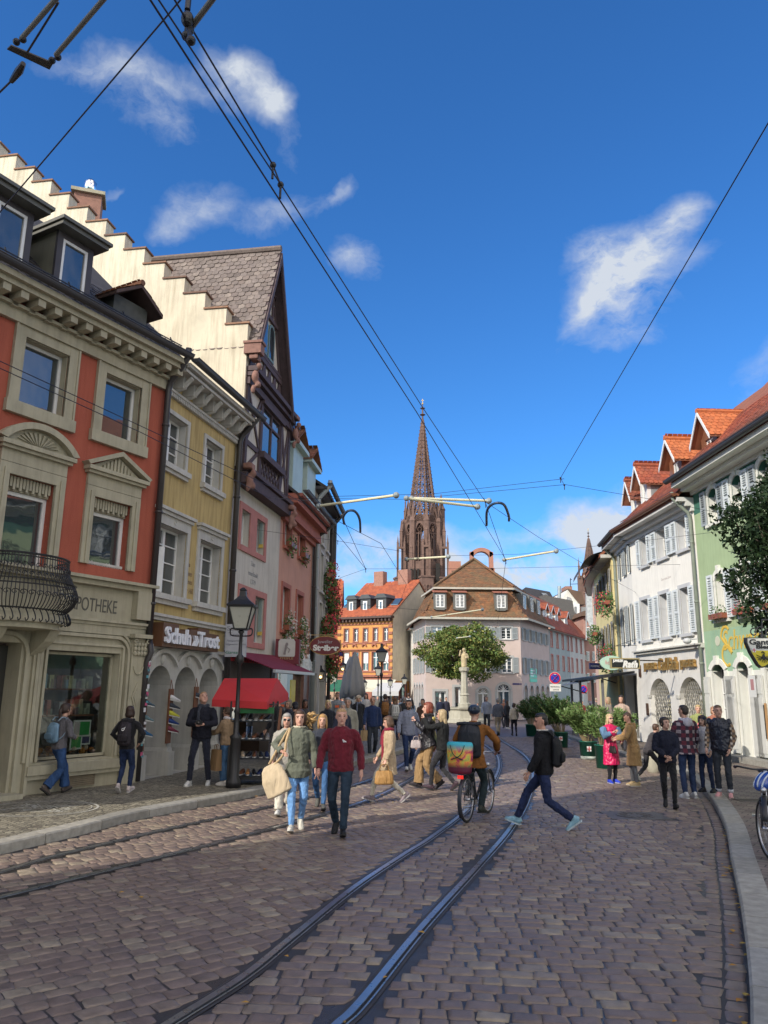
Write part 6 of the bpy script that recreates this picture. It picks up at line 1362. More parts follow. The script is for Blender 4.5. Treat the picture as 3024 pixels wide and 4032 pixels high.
st=[G3.q(px,py,0)for px,py in((975,1275),(890,1160),(812,1110),(735,1050),(660,985),(590,930),(510,872),(432,812),(352,760),(280,712),(195,716),(132,664),(55,620))]
sw3=.78;u_s=-.45;zt=G3.q(975,1275)[1];m=MB();N_=15;steps=[]
du_=(G3.q(345,817)[0]-G3.q(975,1275)[0])/8;dz_=(G3.q(345,817)[1]-zt)/8;us0=G3.q(978,1275)[0]
poly=[(us0,9.2)]
for i in range(N_):poly+=[(us0+i*du_,zt+i*dz_),(us0+(i+1)*du_,zt+i*dz_)]
for i in range(N_-1,-1,-1):poly+=[(us0+(2*N_-1-i)*du_,zt+i*dz_),(us0+(2*N_-i)*du_,zt+i*dz_)]if 0 else[]
m=MB()
for i in range(N_):
    G3.box(m,us0+i*du_+(0.0),us0+(i+1)*du_,-.42,.02,9.2,zt+i*dz_)
for i in range(N_):G3.box(m,us0+(2*N_-i-1)*du_,us0+(2*N_-i)*du_,-.42,.02,9.2,zt+i*dz_)
m.build('stepped_gable',CREAM,h3)
m=MB()
for i in range(N_):G3.box(m,us0+i*du_-.05,us0+(i+1)*du_+.02,-.46,.06,zt+i*dz_,zt+i*dz_+.05)
m.build('coping_tiles',island('coping tiles',[(.22,.12,.08),(.30,.17,.11),(.16,.10,.08)],.85),h3)
m=MB();mz=zt+dz_*N_
m.prism([F3.P(.4,-2.2,11.4),F3.P(L,-2.2,11.4),F3.P(L,-12,mz-1.2),F3.P(.4,-12,mz-1.2)],(0,0,-.2));m.build('main_roof',M_('dark roof',(.05,.046,.046),.7,.2,3),h3)
ch=thing('chimney',F3.P(1.2,-8,15),'brick chimney with a shining steel cowl behind the stepped wall','chimney');c0=onray(342,858,(F3.P(1.2,-8.2,0)-Vector(CAM)).length*1.12);BRK=M_('old brick',(.30,.16,.12),.9,.25,5,.006,20)
ch.location=Vector((c0.x,c0.y,12));m=MB();m.box((c0.x,c0.y,c0.z-1.6),(.85,.7,4.6),.3);m.build('stack',BRK,ch);m=MB();m.box((c0.x,c0.y,c0.z+.74),(1.05,.9,.12),.3);m.build('cap',STONE,ch);m=MB();m.lathe((c0.x,c0.y,c0.z+.8),[(.16,0),(.16,.12),(.2,.15),(.2,.5),(.1,.62)],16);m.build('cowl',M_('bright steel',(.85,.85,.85),.18,.02,3,metal=1),ch,True)
F4=Fr(LR_,LS);h4=thing('town_house',LR_.lerp(LS,.5),'narrow salmon pink house with flower boxes and a heavy brown cornice','house');L=F4.L
SAL=stucco('salmon render',(.56,.31,.235),.25,.07,(.38,.2,.16));TERR=M_('terracotta stone',(.36,.125,.09),.85,.12,4,.003,40);EV4=8.15
up4=[rc(F4,1122,2012,1146,2178),rc(F4,1178,2060,1202,2206)];lo4=[rc(F4,1112,2310,1142,2500),rc(F4,1168,2335,1199,2500)]
uz4=(sum(t[2]for t in up4)/2,sum(t[3]for t in up4)/2);lz4=(sum(t[2]for t in lo4)/2,sum(t[3]for t in lo4)/2);wd4=.95
ops=[(t[0],t[0]+wd4,uz4[0],uz4[1],.25)for t in up4]+[(t[0],t[0]+wd4,lz4[0],lz4[1],.25)for t in lo4]
m=MB();F4.wall(m,0,L,2.95,EV4,ops);shell(F4,m,EV4,10,base=.12);m.build('wall',SAL,h4)
for i,o_ in enumerate(ops):w=window(F4,h4,*o_[:4],.22,'2x4',fw=.05,sur=TERR,sw=.15,sill=True)
m=MB();F4.box(m,0,L,-.02,.15,EV4-.75,EV4-.6);F4.poly(m,[(0,EV4-.6),(L+.1,EV4-.6),(L+.1,EV4),(0,EV4)],0,.3);F4.box(m,0,L+.12,0,.55,EV4-.2,EV4+.02);F4.box(m,0,L+.14,0,.7,EV4+.02,EV4+.12);m.build('cornice',TERR,h4)
gutter(F4,h4,0,L+.15,.8,EV4+.22,.1)
saddle(F4,h4,SLD,EV4+.15,EV4+4.5,9.5,.6,solid=MATS['dark roof'])
gutter_pipe(F4,h4,L-.1,3,EV4+.1,.07,PIPE,.12,gd=.8)
for k,(ub,zz,sc4)in enumerate(((1.0,0,1.),(3.3,.0,.8))):
    d_=MB();z0=EV4+.4;F4.box(d_,ub,ub+1.5,-2.4,.1,z0,z0+1.75);dd_=d_.build('dormer',M_('mint sheet',(.42,.52,.47),.5,.1,2,streak=.2),h4);m=MB()
    F4.box(m,ub-.15,ub+1.65,-2.6,.3,z0+1.75,z0+1.9);m.build('dormer_cornice',M_('mint sheet',(.4,.5,.45),.5),dd_);m=MB()
    for sx,ua in((1,ub-.2),(-1,ub+1.7)):vy=F4.P(ub+.75,.3,z0+2.5)-F4.P(ua,.3,z0+1.9);m.prism([F4.P(ua,.32,z0+1.9),F4.P(ub+.75,.32,z0+2.5),F4.P(ub+.75,-2.6,z0+2.5),F4.P(ua,-2.6,z0+1.9)],(0,0,-.05));tiles(m,F4.P(ua,.32,z0+1.92),-F4.n,vy,2.9,vy.length,None,.2,.18,scal=False)
    m.build('roof_tiles',TILER,dd_)
m=MB();F4.box(m,0,.3,-.25,.02,.12,2.95);F4.box(m,L-.9,L,-.25,.02,.12,2.95);F4.box(m,.3,L-.9,-.25,.02,2.5,2.95);m.build('shop_piers',M_('brown marble',(.16,.07,.05),.35,.3,6),h4)
m=MB();F4.box(m,.02,L-.9,-1.3,-1.2,.12,2.5);F4.box(m,.02,.06,-1.2,-.1,.12,2.5);F4.box(m,L-.9,L-.86,-1.2,-.1,.12,2.5);F4.box(m,.06,L-.9,-1.2,-.1,2.5,2.55);m.build('shop_interior',M_('jewel interior',(.2,.17,.12),.8,.3,3),h4);g=MB();F4.box(g,.3,L-.9,-.2,-.19,.12,2.5);g.build('shop_window',clearglass(),h4)
m=MB();r4=F4.q(1215,2800);F4.box(m,L-2.1,L-1.4,-.19,-.17,1.5,2.3);m.build('notice',paint('yellow notice',(.6,.5,.08)),h4)
u0_=F4.q(1102,2650)[0];u1_=F4.q(1163,2665)[0];F4.text('GOLDSCHMIED',u0_,2.72,.24,d=.05,width=u1_-u0_,ext=.02).build('shop_lettering',WHITE,h4)
u0_=F4.q(1176,2650)[0];u1_=F4.q(1228,2650)[0];F4.text('Steiber',u0_,2.66,.62,d=.08,width=(u1_-u0_),ext=.03,bold=.02).build('shop_lettering',WHITE,h4)
LEAFM=island('leaf greens',[(.05,.10,.03),(.08,.15,.04),(.11,.19,.05),(.14,.20,.06)],.55,0);FLR=island('red petals',[(.5,.03,.04),(.6,.05,.08),(.4,.02,.05)],.6,0);FLW=island('white petals',[(.7,.7,.68),(.6,.6,.55)],.6,0)
def leaves(m,c,r,n,s,rg,flat=.0):
    for i in range(n):
        while True:
            p=Vector((rg.uniform(-1,1),rg.uniform(-1,1),rg.uniform(-1,1)))
            if p.length<1:break
        q=Vector(c)+Vector((p.x*r[0],p.y*r[1],p.z*r[2]));a=Vector((rg.gauss(0,1),rg.gauss(0,1),rg.gauss(0,.6)+flat)).normalized();t=a.orthogonal().normalized();t=(Matrix.Rotation(rg.uniform(0,6.3),3,a)@t);b=a.cross(t);k=s*rg.uniform(.6,1.3)
        m.quad(q-t*k,q-b*k*.55,q+t*k,q+b*k*.55)
def flowerbox(c,w,n,fl,label,group,fr,hang=.3,h=.3,s=.05,dpt=.2,boxc=(.25,.08,.04),nf=None):
    rg=random.Random(hash(label)%999 if 0 else int(abs(c.x*100+c.z*37))%9999);t=thing('flower_box',c,label,'flower box',group);m=MB();m.box(c,(w if abs(fr.u.x)>.7 else .2,w if abs(fr.u.x)<=.7 else .2,.18),0);
    m=MB();a=c-fr.u*w/2;m.prism([a-fr.n*.1,a+fr.n*.1,a+fr.n*.1+fr.u*w,a-fr.n*.1+fr.u*w],(0,0,.16));m.build('box',paint('flower box %.2f'%boxc[0],boxc),t)
    m=MB();d=abs(fr.u.y)>.7;r=(dpt,w*.55,h)if d else(w*.55,dpt,h);leaves(m,c+Vector((0,0,.2-hang*.4)),(r[0],r[1],r[2]+hang*.5),n,s,rg);m.build('foliage',LEAFM,t)
    if fl:m=MB();leaves(m,c+Vector((0,0,.22-hang*.3))+fr.n*.1,(r[0]*1.05,r[1],r[2]+hang*.45),nf or n//2,s*.7,rg);m.build('flowers',fl,t)
    return t
for i,o_ in enumerate(ops):
    c=F4.P((o_[0]+o_[1])/2,.16,o_[2]+.0);lab=('small','small','large overflowing','large overflowing')[i]
    flowerbox(c,.8,130 if i<2 else 330,FLW if i>1 else None,'%s green flower box under the %s %s window of the salmon house'%(lab,'upper' if i<2 else 'lower','left' if i%2==0 else 'right'),'flower boxes on the salmon house',F4,.35 if i<2 else .8,.22 if i<2 else .42,.05)
F5=Fr(LS,LT);h5=thing('town_house',LS.lerp(LT,.5),'narrow grey house at the far end of the left row with red hanging flowers','house');L=F5.L;EV5=9.9
GRW=stucco('grey render',(.42,.40,.36),.35,.08,(.22,.2,.18));m=MB()
ops=[(u,u+.9,z,z+1.6,.2)for u in(.5,2.2,3.9)for z in(3.9,6.0,8.0)]
F5.wall(m,0,L,.12,EV5,ops+[(.6,2.4,.2,2.6,.3),(3.0,4.8,.2,2.6,.3)]);shell(F5,m,EV5,11,base=.12);m.build('wall',GRW,h5)
for o_ in ops:window(F5,h5,*o_[:4],.18,'2x3',sur=STONEG,sw=.1)
for a,b in((.6,2.4),(3.,4.8)):window(F5,h5,a,b,.2,2.6,.28,'2x1',sill=False)
m=MB();F5.box(m,0,L+.1,-.02,.4,EV5-.12,EV5);F5.box(m,L-.1,L+.1,0,.3,3,EV5);m.build('cornice',DARKM,h5)
saddle(F5,h5,SLD,EV5+.03,EV5+3.9,11,.5,gable=GRW,solid=MATS['dark roof']);gutter(F5,h5,0,L+.1,.6,EV5+.12,.1)
m=MB();F5.poly(m,[(0,EV4+.4),(.02,EV4+.4),(.02,EV5+3.4),(0,EV5+3.4)],-5.5,-.2)if 0 else None
m=MB();F5.poly(m,[(.0,9.2),(.9,9.2),(.9,11.4),(.0,11.4)],.05,.1)if 0 else None
gutter_pipe(F5,h5,.15,.2,EV5,.09,ZINC,.12,gd=.6)
gutter_pipe(F5,h5,L-.1,.2,EV5,.08,PIPE,.12,gd=.6)
for i,(px,y0,s_)in enumerate(((1275,2290,1.),(1288,2390,1.0),(1262,2480,.6),(1290,2600,.8))):
    u=F5.q(px,y0)[0];u=min(max(u,.4),L-.2);z=F5.q(px,y0)[1]if 0<F5.q(px,y0)[0]<L+2 else 6;z=2+(2715-y0)/3028*F5.P(u,0,0).y
    flowerbox(F5.P(u,.3,z),1.1,500,FLR,('long red geranium cascade below the top window of the grey house','red geranium cascade at the middle windows of the grey house','small green window box beside the oval sign','red geraniums over the shop front behind the oval sign')[i],'geraniums on the grey house',F5,1.2*s_,.45*s_,.075,.32,nf=420)
B2=gnd(2544,2923,.12);dE=dirn(-2.4)
W1=isect(B2,dE,2755,2300);W0=isect(B2,dE,2490,2300);WE=W1-dE*-0+(W1-W0).normalized()*0
FW=Fr(W0,W1,-1 if Vector(((W1-W0).y,-(W1-W0).x,0)).x>0 else 1)
if FW.n.x>0:FW.n=-FW.n
h6=thing('town_house',W0.lerp(W1,.5),'white jeweller house with grey louvred shutters and two lattice arches','house')
WHW=stucco('bright white render',(.80,.78,.72),.22,.05,(.52,.5,.46));L=FW.L;EVW=8.43
def rcs(fr,x0,y0,x1,y1):
    u0,z1=fr.q(x0,y0);u1,z0=fr.q(x1,y1);return[min(u0,u1),max(u0,u1),min(z0,z1),max(z0,z1)]
SURG=M_('grey painted surround',(.50,.51,.52),.7,.08,3,.002,30)
upw=[(FW.q(2527,2160)[0],FW.q(2552,2160)[0]),(FW.q(2590,2130)[0],FW.q(2626,2110)[0]),(FW.q(2668,2060)[0],FW.q(2706,2060)[0])]
uzz=(6.86,7.96);lzz=(3.98,5.55)
low_=[(FW.q(2530,2440)[0],FW.q(2563,2440)[0]),(FW.q(2606,2440)[0],FW.q(2640,2440)[0]),(FW.q(2684,2400)[0],FW.q(2722,2400)[0])]
archs=[(FW.q(2558,2720)[0],FW.q(2638,2720)[0]),(FW.q(2672,2720)[0],FW.q(2770,2720)[0]-.02)]
azt=(FW.q(2590,2671)[1],FW.q(2722,2665)[1]);zsp=3.45
m=MB();opsw=[(a,b,uzz[0],uzz[1],.3)for a,b in upw]+[(a,b,lzz[0],lzz[1],.3)for a,b in low_]
FW.wall(m,0,L,zsp,EVW,opsw);shell(FW,m,EVW,10,base=.12,sides=(0,1));m.build('wall',WHW,h6)
m=MB();FW.wall(m,0,L,.12,zsp,[(archs[0][0],archs[0][1],.12,azt[0],.7,.62),(archs[1][0],archs[1][1],.12,azt[1],.7,.75)]);m.build('shop_front',M_('pale marble',(.66,.64,.60),.5,.14,1.2,.001,20,streak=.35,dirt=(.45,.43,.4)),h6)
m=MB();FW.box(m,0,L,-.02,.12,zsp,zsp+.10);FW.box(m,0,L,-.02,.2,zsp+.1,zsp+.15);m.build('shop_cornice',STONEG,h6)
m=MB()
for a,b in archs:
    for u in(a,b):FW.box(m,u-.16,u+.02 if u==b else u+.16,-.02,.03,.12,.75);FW.box(m,u-.2,u+.04,-.02,.035,azt[0]-.72,azt[0]-.6)
m.build('arch_imposts',STONEG,h6)
for i,((a,b),zt_)in enumerate(zip(archs,azt)):
    m=MB();w_=b-a;n=int(w_/.13)+14;H_=zt_-.15
    for k in range(-22,n+2):
        for sgn in(1,-1):
            x0=a+k*.17;pts=[]
            for t in np.linspace(0,1,40):
                z=.15+t*H_;x=(x0+(z-.15)*.62)if sgn>0 else(b-(x0-a)-(z-.15)*.62)
                top=zt_
                if a<x<b:
                    rise=.62 if i==0 else .75;w2_=w_/2;Rr=(w2_*w2_+rise*rise)/(2*rise);zz_=zt_-Rr+math.sqrt(max(0,Rr*Rr-(x-(a+b)/2)**2))
                    if z<zz_:pts.append((x,z))
            if len(pts)>1:m.bar(FW.P(pts[0][0],-.18,pts[0][1]),FW.P(pts[-1][0],-.18,pts[-1][1]),.026,.014)
    m.build('lattice_gate',paint('lattice steel',(.32,.31,.29),.5,.3),h6)
    m=MB();FW.box(m,a,b,-.72,-.70,.12,zt_);g=m.build('shop_window',M_('lit shop blind',(.70,.68,.50),.5,.3,1),h6);m=MB();FW.box(m,a+w_*.58,a+w_*.64,-.70,-.64,.12,2.2);FW.box(m,a,b,-.70,-.64,2.15,2.25);m.build('frame',paint('grey frame',(.3,.3,.28)),g)
for(x,y)in((2522,2640),(2552,2790),(2782,2755)):
    u,z=FW.q(x,y);u=min(max(u,.08),L-.08);m=MB();FW.box(m,u-.09,u+.09,.02,.05,z-.25,z+.2);m.build('bronze_plate',paint('bronze plate',(.10,.05,.03),.4,.4),h6)
GLD=M_('gilt letters',(.42,.26,.09),.35,.15,10,metal=.6)
for tx,x0,x1,h_,sh,y in(('JUWELIER',2546,2592,.26,0,2636),('Carl Rath',2603,2677,.46,.25,2634),('JUWELIER',2690,2748,.26,0,2628)):
    ua_,ub_=FW.q(x0,y)[0],FW.q(x1,y)[0];z_=FW.q(x0,y)[1];st_=ua_;FW.text(tx,st_,2.86 if h_<.3 else 2.80,h_,d=.08,width=abs(ub_-ua_),ext=.05,shear=sh).build('shop_lettering',GLD,h6)
for(a,b)in upw:window(FW,h6,a,b,*uzz,.26,'2x3',fw=.05,sur=SURG,sw=.13,sill=True,shut=True,shm=SHUTW,shout=.06)
for(a,b)in low_:window(FW,h6,a,b,*lzz,.26,'2x4',fw=.05,sur=SURG,sw=.13,sill=True,shut=True,shm=SHUTW,shout=.06)
u_,z_=FW.q(2603,2282);FW.text('Zum roten Stern',u_,6.05,.10,d=.003,width=.9,ext=.002).build('house_name',paint('faded letters',(.50,.44,.42)),h6)
dB=dirn(6.5);V0=isect(W0,dB,2432,2300);FV=Fr(W0,V0);
if FV.n.x>0:FV.n=-FV.n
m=MB();LV=FV.L;ops=[(u,u+.55,z0,z1,.2)for u in np.arange(.35,LV-.6,1.25)for z0,z1 in(lzz,uzz)]
FV.wall(m,0,LV,.12,EVW,[(.4,LV-.3,.12,2.7,.4)]+ops);shell(FV,m,EVW,8,base=.12,sides=(0,1));m.build('wing_wall',WHW,h6)
for o_ in ops:window(FV,h6,*o_[:4],.2,'2x3',fw=.04,sill=False,shut=True,shm=SHUT,shout=.05)
m=MB();FV.box(m,.4,LV-.3,-.42,-.38,.12,2.7);m.build('dark_shop_front',paint('near black front',(.012,.012,.014),.25),h6)
m=MB()
for fr,a,b in((FW,-.3,L+.05),(FV,-.02,LV+.3)):
    fr.poly(m,[(a,EVW-.45),(b,EVW-.45),(b,EVW-.1),(a,EVW-.1)],0,.12)if 0 else fr.box(m,a,b,-.02,.10,EVW-.42,EVW-.25);fr.box(m,a,b,-.02,.28,EVW-.25,EVW-.10);fr.box(m,a,b,-.02,.58,EVW-.1,EVW+.04)
m.build('cornice',stucco('white soffit',(.66,.65,.62),.1),h6)
COPG=paint('copper gutter',(.26,.11,.06),.4,.4)
gutter(FW,h6,-.2,L+.1,.68,EVW+.16,.1,COPG);gutter(FV,h6,0,LV+.2,.68,EVW+.16,.1,DARKM)
TIL=island('new orange clay tiles',[(.46,.14,.055),(.50,.155,.06),(.42,.125,.05),(.53,.175,.07),(.36,.11,.05)],.8,.004,30,.3)
TIL2=island('older red clay tiles',[(.34,.085,.045),(.38,.10,.05),(.30,.075,.045),(.26,.07,.045),(.42,.13,.07)],.85,.004,30,.3,(.12,.08,.06),.45)
def roofmain(fr,parent,z0,slope,depth,mat,u0,u1,over=.6,tw=.19,tl=.17,tiled=3.2,base=None):
    m=MB();zr=z0+slope*(depth+over);m.prism([fr.P(u0,over,z0),fr.P(u1,over,z0),fr.P(u1,-depth,zr),fr.P(u0,-depth,zr)],(0,0,-.14));m.prism([fr.P(u0,-2*depth,z0),fr.P(u1,-2*depth,z0),fr.P(u1,-depth,zr),fr.P(u0,-depth,zr)],(0,0,-.14));r=m.build('roof',base or MATS.get('roof base')or M_('roof base',(.25,.09,.05),.85,.2,3),parent)
    v=fr.P(0,-depth,zr)-fr.P(0,over,z0);m=MB();tiles(m,fr.P(u0,over,z0+.02),fr.u,v,u1-u0,min(v.length,tiled),None,tw,tl);m.build('roof_tiles',mat,r);return r
roofmain(FW,h6,EVW+.12,1.0,5.,TIL2,0,L);roofmain(FV,h6,EVW+.12,1.0,4.5,TIL2,0,LV)
def gdormer(fr,parent,uc,w,z0,hw,hr,dfront,depth,tm,cheek,frontm,ow=.25,facep=WHITE,wst='2x3'):
    d=MB();ua,ub=uc-w/2,uc+w/2
    fr.box(d,ua,ub,dfront-depth,dfront-.16,z0,z0+hw);dd=d.build('dormer',cheek,parent)
    f=MB();ww=w*.52;fr.box(f,ua,uc-ww/2,dfront-.16,dfront,z0,z0+hw);fr.box(f,uc+ww/2,ub,dfront-.16,dfront,z0,z0+hw);fr.box(f,uc-ww/2,uc+ww/2,dfront-.16,dfront,z0+hw-.12,z0+hw);fr.box(f,uc-ww/2,uc+ww/2,dfront-.16,dfront,z0,z0+.1);fr.poly(f,[(ua,z0+hw),(ub,z0+hw),(uc,z0+hw+hr)],dfront-.14,dfront-.02);f.build('dormer_front',frontm,dd)
    window(fr,dd,uc-ww/2,uc+ww/2,z0+.1,z0+hw-.12,-dfront+.12 if 0 else .12-dfront,wst,fw=.06,sill=False).name='dormer_window'
    r=MB();rt=MB()
    for sx in(-1,1):
        ue=uc+sx*(w/2+ow);k=hr/(w/2);ze=z0+hw-k*ow*.9;vy=fr.P(uc,0,z0+hw+hr)-fr.P(ue,0,ze)
        r.prism([fr.P(ue,dfront+.32,ze),fr.P(uc,dfront+.32,z0+hw+hr),fr.P(uc,dfront-depth-1,z0+hw+hr),fr.P(ue,dfront-depth-1,ze)],(0,0,-.06))
        tiles(rt,fr.P(ue,dfront+.34,ze+.02),-fr.n,vy,depth+1.2,vy.length,None,.19,.17,.016,.004)
        m=MB();m.prism([fr.P(ue,dfront+.33,ze-.13),fr.P(uc,dfront+.33,z0+hw+hr-.14),fr.P(uc,dfront+.33,z0+hw+hr+.01),fr.P(ue,dfront+.33,ze+.03)],fr.n*.03);m.build('barge_board',facep,dd)
    rt.tube([fr.P(uc,dfront+.36,z0+hw+hr+.03),fr.P(uc,dfront-depth-1,z0+hw+hr+.03)],.085,8)
    ro=r.build('dormer_roof',COPPER,dd);rt.build('roof_tiles',tm,ro);return dd
for(u,wd,zt_,hr_,tm,ck,fm_)in((-.4,.65,10.2,.62,TIL2,ZINC,WHITE),(.78,.72,10.55,.62,TIL2,ZINC,WHITE),(3.97,1.05,10.5,.76,TIL,COPPER,COPPER)):gdormer(FW,h6,u,wd,9.1,zt_-9.1,hr_,-.42,2.8,tm,ck,fm_,.17)
m=MB()
for u in np.arange(.1,L,.16):FW.box(m,u,u+.012,.35,.362,EVW+.25,EVW+.5)
FW.box(m,0,L,.34,.37,EVW+.48,EVW+.5);m.build('snow_guard',COPG,h6)
gutter_pipe(FW,h6,L-.12,.12,EVW-.0,.06,M_('green grey pipe',(.22,.25,.21),.5),.1,gd=.66)
gutter_pipe(FV,h6,LV-.05,.12,EVW-.0,.06,MATS['green grey pipe'],.1,gd=.6)
W2=W1+(W1-W0).normalized()*13;FG=Fr(W1,W2)
if FG.n.x>0:FG.n=-FG.n
h7=thing('inn',W1.lerp(W1+(W1-W0).normalized()*6,.5),'pale green inn with yellow lettering and arched windows with shutters','house')
GRN=stucco('pale green render',(.36,.46,.27),.3,.07,(.22,.30,.18));DGR=stucco('deep green render',(.055,.16,.12),.15);MGR=stucco('mid green render',(.30,.46,.32),.25,.08,(.42,.42,.22));CRM=stucco('cream surround',(.72,.72,.66),.15,.05)
EVG=8.84;gu=[FG.q(2808,1960)[0],FG.q(2905,1900)[0],FG.q(3000,1830)[0]];pt=(gu[1]-gu[0]);gu=[gu[0]+pt*i*.97 for i in range(5)]
wG=FG.q(2828,2000)[0]-FG.q(2795,2000)[0]+.12
zu0,zu1=FG.q(2806,2062)[1],min(EVG-.42,FG.q(2806,1892)[1]);zl0,zl1=FG.q(2836,2442)[1]+0.02,FG.q(2836,2255)[1]
ops=[(u-wG/2,u+wG/2,zu0,zu1,.3,.22)for u in gu]+[(u-wG/2,u+wG/2,zl0,zl1,.3,.22)for u in gu]
zb0=FG.q(2790,2600)[1];zg=(2.55,3.98)
m=MB();FG.wall(m,0,13,zg[1],8.35,ops[:0]+[o_ for o_ in ops if 1]);m.build('wall',GRN,h7)if 0 else None
up_ops=[o_ for o_ in ops];m=MB();FG.wall(m,0,13,3.95,7.85,[(o_[0],o_[1],max(o_[2],3.95),min(o_[3],7.85)if o_[3]>7.85 else o_[3],.3,0 if o_[3]>7.85 else .22)for o_ in up_ops]);m.build('wall',GRN,h7)
m=MB();FG.wall(m,0,13,7.85,EVG,[(o_[0],o_[1],7.85,o_[3],.3,.22)for o_ in up_ops if o_[3]>7.85]);m.build('frieze',DGR,h7)
dgo=[(FG.q(2818,2800)[0],FG.q(2868,2800)[0],.12,FG.q(2842,2614)[1],.35,.2),(FG.q(2918,2800)[0],FG.q(2958,2800)[0]+.1,.12,FG.q(2940,2603)[1],.35,.2)]
dgo=[(dgo[0][0],dgo[0][1],1.1,dgo[0][3],.35,.2),dgo[1],(dgo[1][1]+.9,dgo[1][1]+2.2,.12,dgo[1][3],.35,.2)]
zgb=dgo[0][3]+.12
m=MB();FG.wall(m,0,13,zgb-.35,3.95,[(o_[0],o_[1],zgb-.35,o_[3],.35,.2)for o_ in dgo]);m.build('sign_band',MGR,h7)
m=MB();FG.wall(m,0,13,.12,zgb-.35,[(o_[0],o_[1],o_[2],zgb-.35,.35)for o_ in dgo]);shell(FG,m,EVG,10,base=.12,L=13,sides=(0,1));m.build('ground_floor',CRM,h7)
for i,o_ in enumerate(ops):
    w=window(FG,h7,*o_[:4],.26,'cross',fw=.055,rise=.22,sur=CRM,sw=.17,swt=.16,sill=True,shut=True,shm=SHUTW if i%2 else SHUT,shout=.06,curtain='half')
    g=MB();c=(o_[0]+o_[1])/2;FG.box(g,c-.08,c+.08,.0,.1,o_[3]-.02,o_[3]+.24);g.build('keystone',CRM,w)
for o_ in dgo:
    w=window(FG,h7,*o_[:4],.32,'2x4',fw=.06,rise=.2,sur=CRM,sw=.2,swt=.18,sill=o_[2]>1,shut=None);g=MB();c=(o_[0]+o_[1])/2;FG.box(g,c-.1,c+.1,.0,.1,o_[3]-.02,o_[3]+.26);g.build('keystone',CRM,w)
    g=MB();SHP=paint('solid shutter grey',(.56,.56,.52),.55)
    for e in(o_[0]-.62,o_[1]+.08):FG.box(g,e,e+.54,.06,.1,1.0 if o_[2]>1 else .3,zgb-.5);FG.box(g,e+.05,e+.49,.1,.115,(1.1 if o_[2]>1 else .4),1.9);FG.box(g,e+.05,e+.49,.1,.115,2.0,zgb-.6)
    g.build('solid_shutters',SHP,w)
m=MB();FG.box(m,0,13,-.02,.08,EVG-.3,EVG-.18);FG.box(m,0,13,-.02,.4,EVG-.18,EVG-.06);FG.box(m,0,13,-.02,.72,EVG-.06,EVG+.1);m.build('cornice',CRM,h7);gutter(FG,h7,-.1,13,.84,EVG+.2,.11,DARKM)
FG.text('Schwabenbräu' if 0 else 'Schwarzwälder',FG.q(2845,2540)[0]+.05,FG.q(2845,2568)[1]+.05,.62,d=.01,width=4.4,ext=.006,shear=.25).build('inn_lettering',paint('yellow letters',(.62,.42,.06),.5),h7)
m=MB();u_,z_=FG.q(2852,2562);pts=[FG.P(u_+.18+.28*math.cos(a),.012,z_+.42+.30*math.sin(a))for a in[R(x)for x in range(40,200,16)]]+[FG.P(u_+.18-.28*math.cos(a)*1.1,.012,z_-.15+.30*math.sin(a))for a in[R(x)for x in range(170,-120,-24)]]
m.tube(cat_curve(pts,2),.05,6,ry=.012,updir=tuple(FG.u));m.build('inn_initial',MATS['yellow letters'],h7)
m=MB();u_,z_=FG.q(2826,2524);FG.poly(m,[(u_+.16*math.cos(R(a)),z_+.16*math.sin(R(a)))for a in range(0,360,45)],0,.012);m.build('beer_badge',paint('badge cream',(.55,.55,.42)),h7)
roofmain(FG,h7,EVG+.18,1.0,5.2,TIL2,0,13,.7)
for px,y in((2745,1750),):
    u=FG.q(px,1700,-.5)[0];u=.55
for u in(.65,6.4,10.2):gdormer(FG,h7,u,1.12,9.35,1.15,.82,-.42,3.2,TIL,COPPER,COPPER,.18)
m=MB()
for u in np.arange(.1,13,.15):FG.box(m,u,u+.014,.38,.395,EVG+.3,EVG+.62)
FG.box(m,0,13,.37,.4,EVG+.6,EVG+.63);FG.box(m,0,13,.37,.4,EVG+.3,EVG+.32);m.build('snow_guard',paint('brown guard',(.22,.10,.05),.5,.3),h7)
m=MB();FG.box(m,1.2,13,.02,.5,.10,.25);m.build('entrance_step',GRAN,h7)
u_=dgo[1][1]+.25;m=MB();FG.box(m,u_,u_+.62,.06,.10,.75,1.75);bb_=m.build('menu_board',paint('board frame',(.42,.24,.10),.5),label='black chalk menu board with a wooden frame on the green inn wall',cat='menu board');m=MB();FG.box(m,u_+.05,u_+.57,.10,.105,.8,1.7);p_=m.build('slate',paint('chalkboard',(.02,.022,.02),.6),bb_);m=MB();rg=random.Random(3)
for i in range(9):z_=1.6-i*.09;FG.box(m,u_+.1,u_+.1+rg.uniform(.2,.38),.105,.107,z_,z_+.022)
m.build('chalk_lines',paint('chalk',(.35,.36,.35)),bb_)
m=MB();u_=dgo[1][1]+.12;FG.box(m,u_,u_+.4,.118,.122,1.9,2.5);pb=m.build('poster',paint('white paper',(.62,.62,.6)),h7);m=MB();FG.box(m,u_+.12,u_+.3,.122,.124,2.1,2.4);m.build('print',paint('faded print',(.4,.2,.2)),pb)
for i,u in enumerate(gu[:3]):flowerbox(FG.P(u,.18,zl0-.0),.9,150,FLR if i==1 else None,('green shrub box on the nearest inn window','pink flower box on the second inn window','flower box behind the street tree')[i],'window boxes on the green inn',FG,.1,.24,.035)
sg0=atY(2985,2512,14.2);t=thing('inn_sign',sg0,'shield shaped brewery sign in black, white and yellow hanging at the right edge','sign');m=MB();k=14.2/3028
def sp(x,y,d=0):p=atY(x,y,14.2);p.y+=d;return p
out=[(2937,2510),(3075,2510),(3078,2530),(3050,2600),(3010,2628),(2998,2630),(2985,2620),(2955,2570),(2938,2530)]
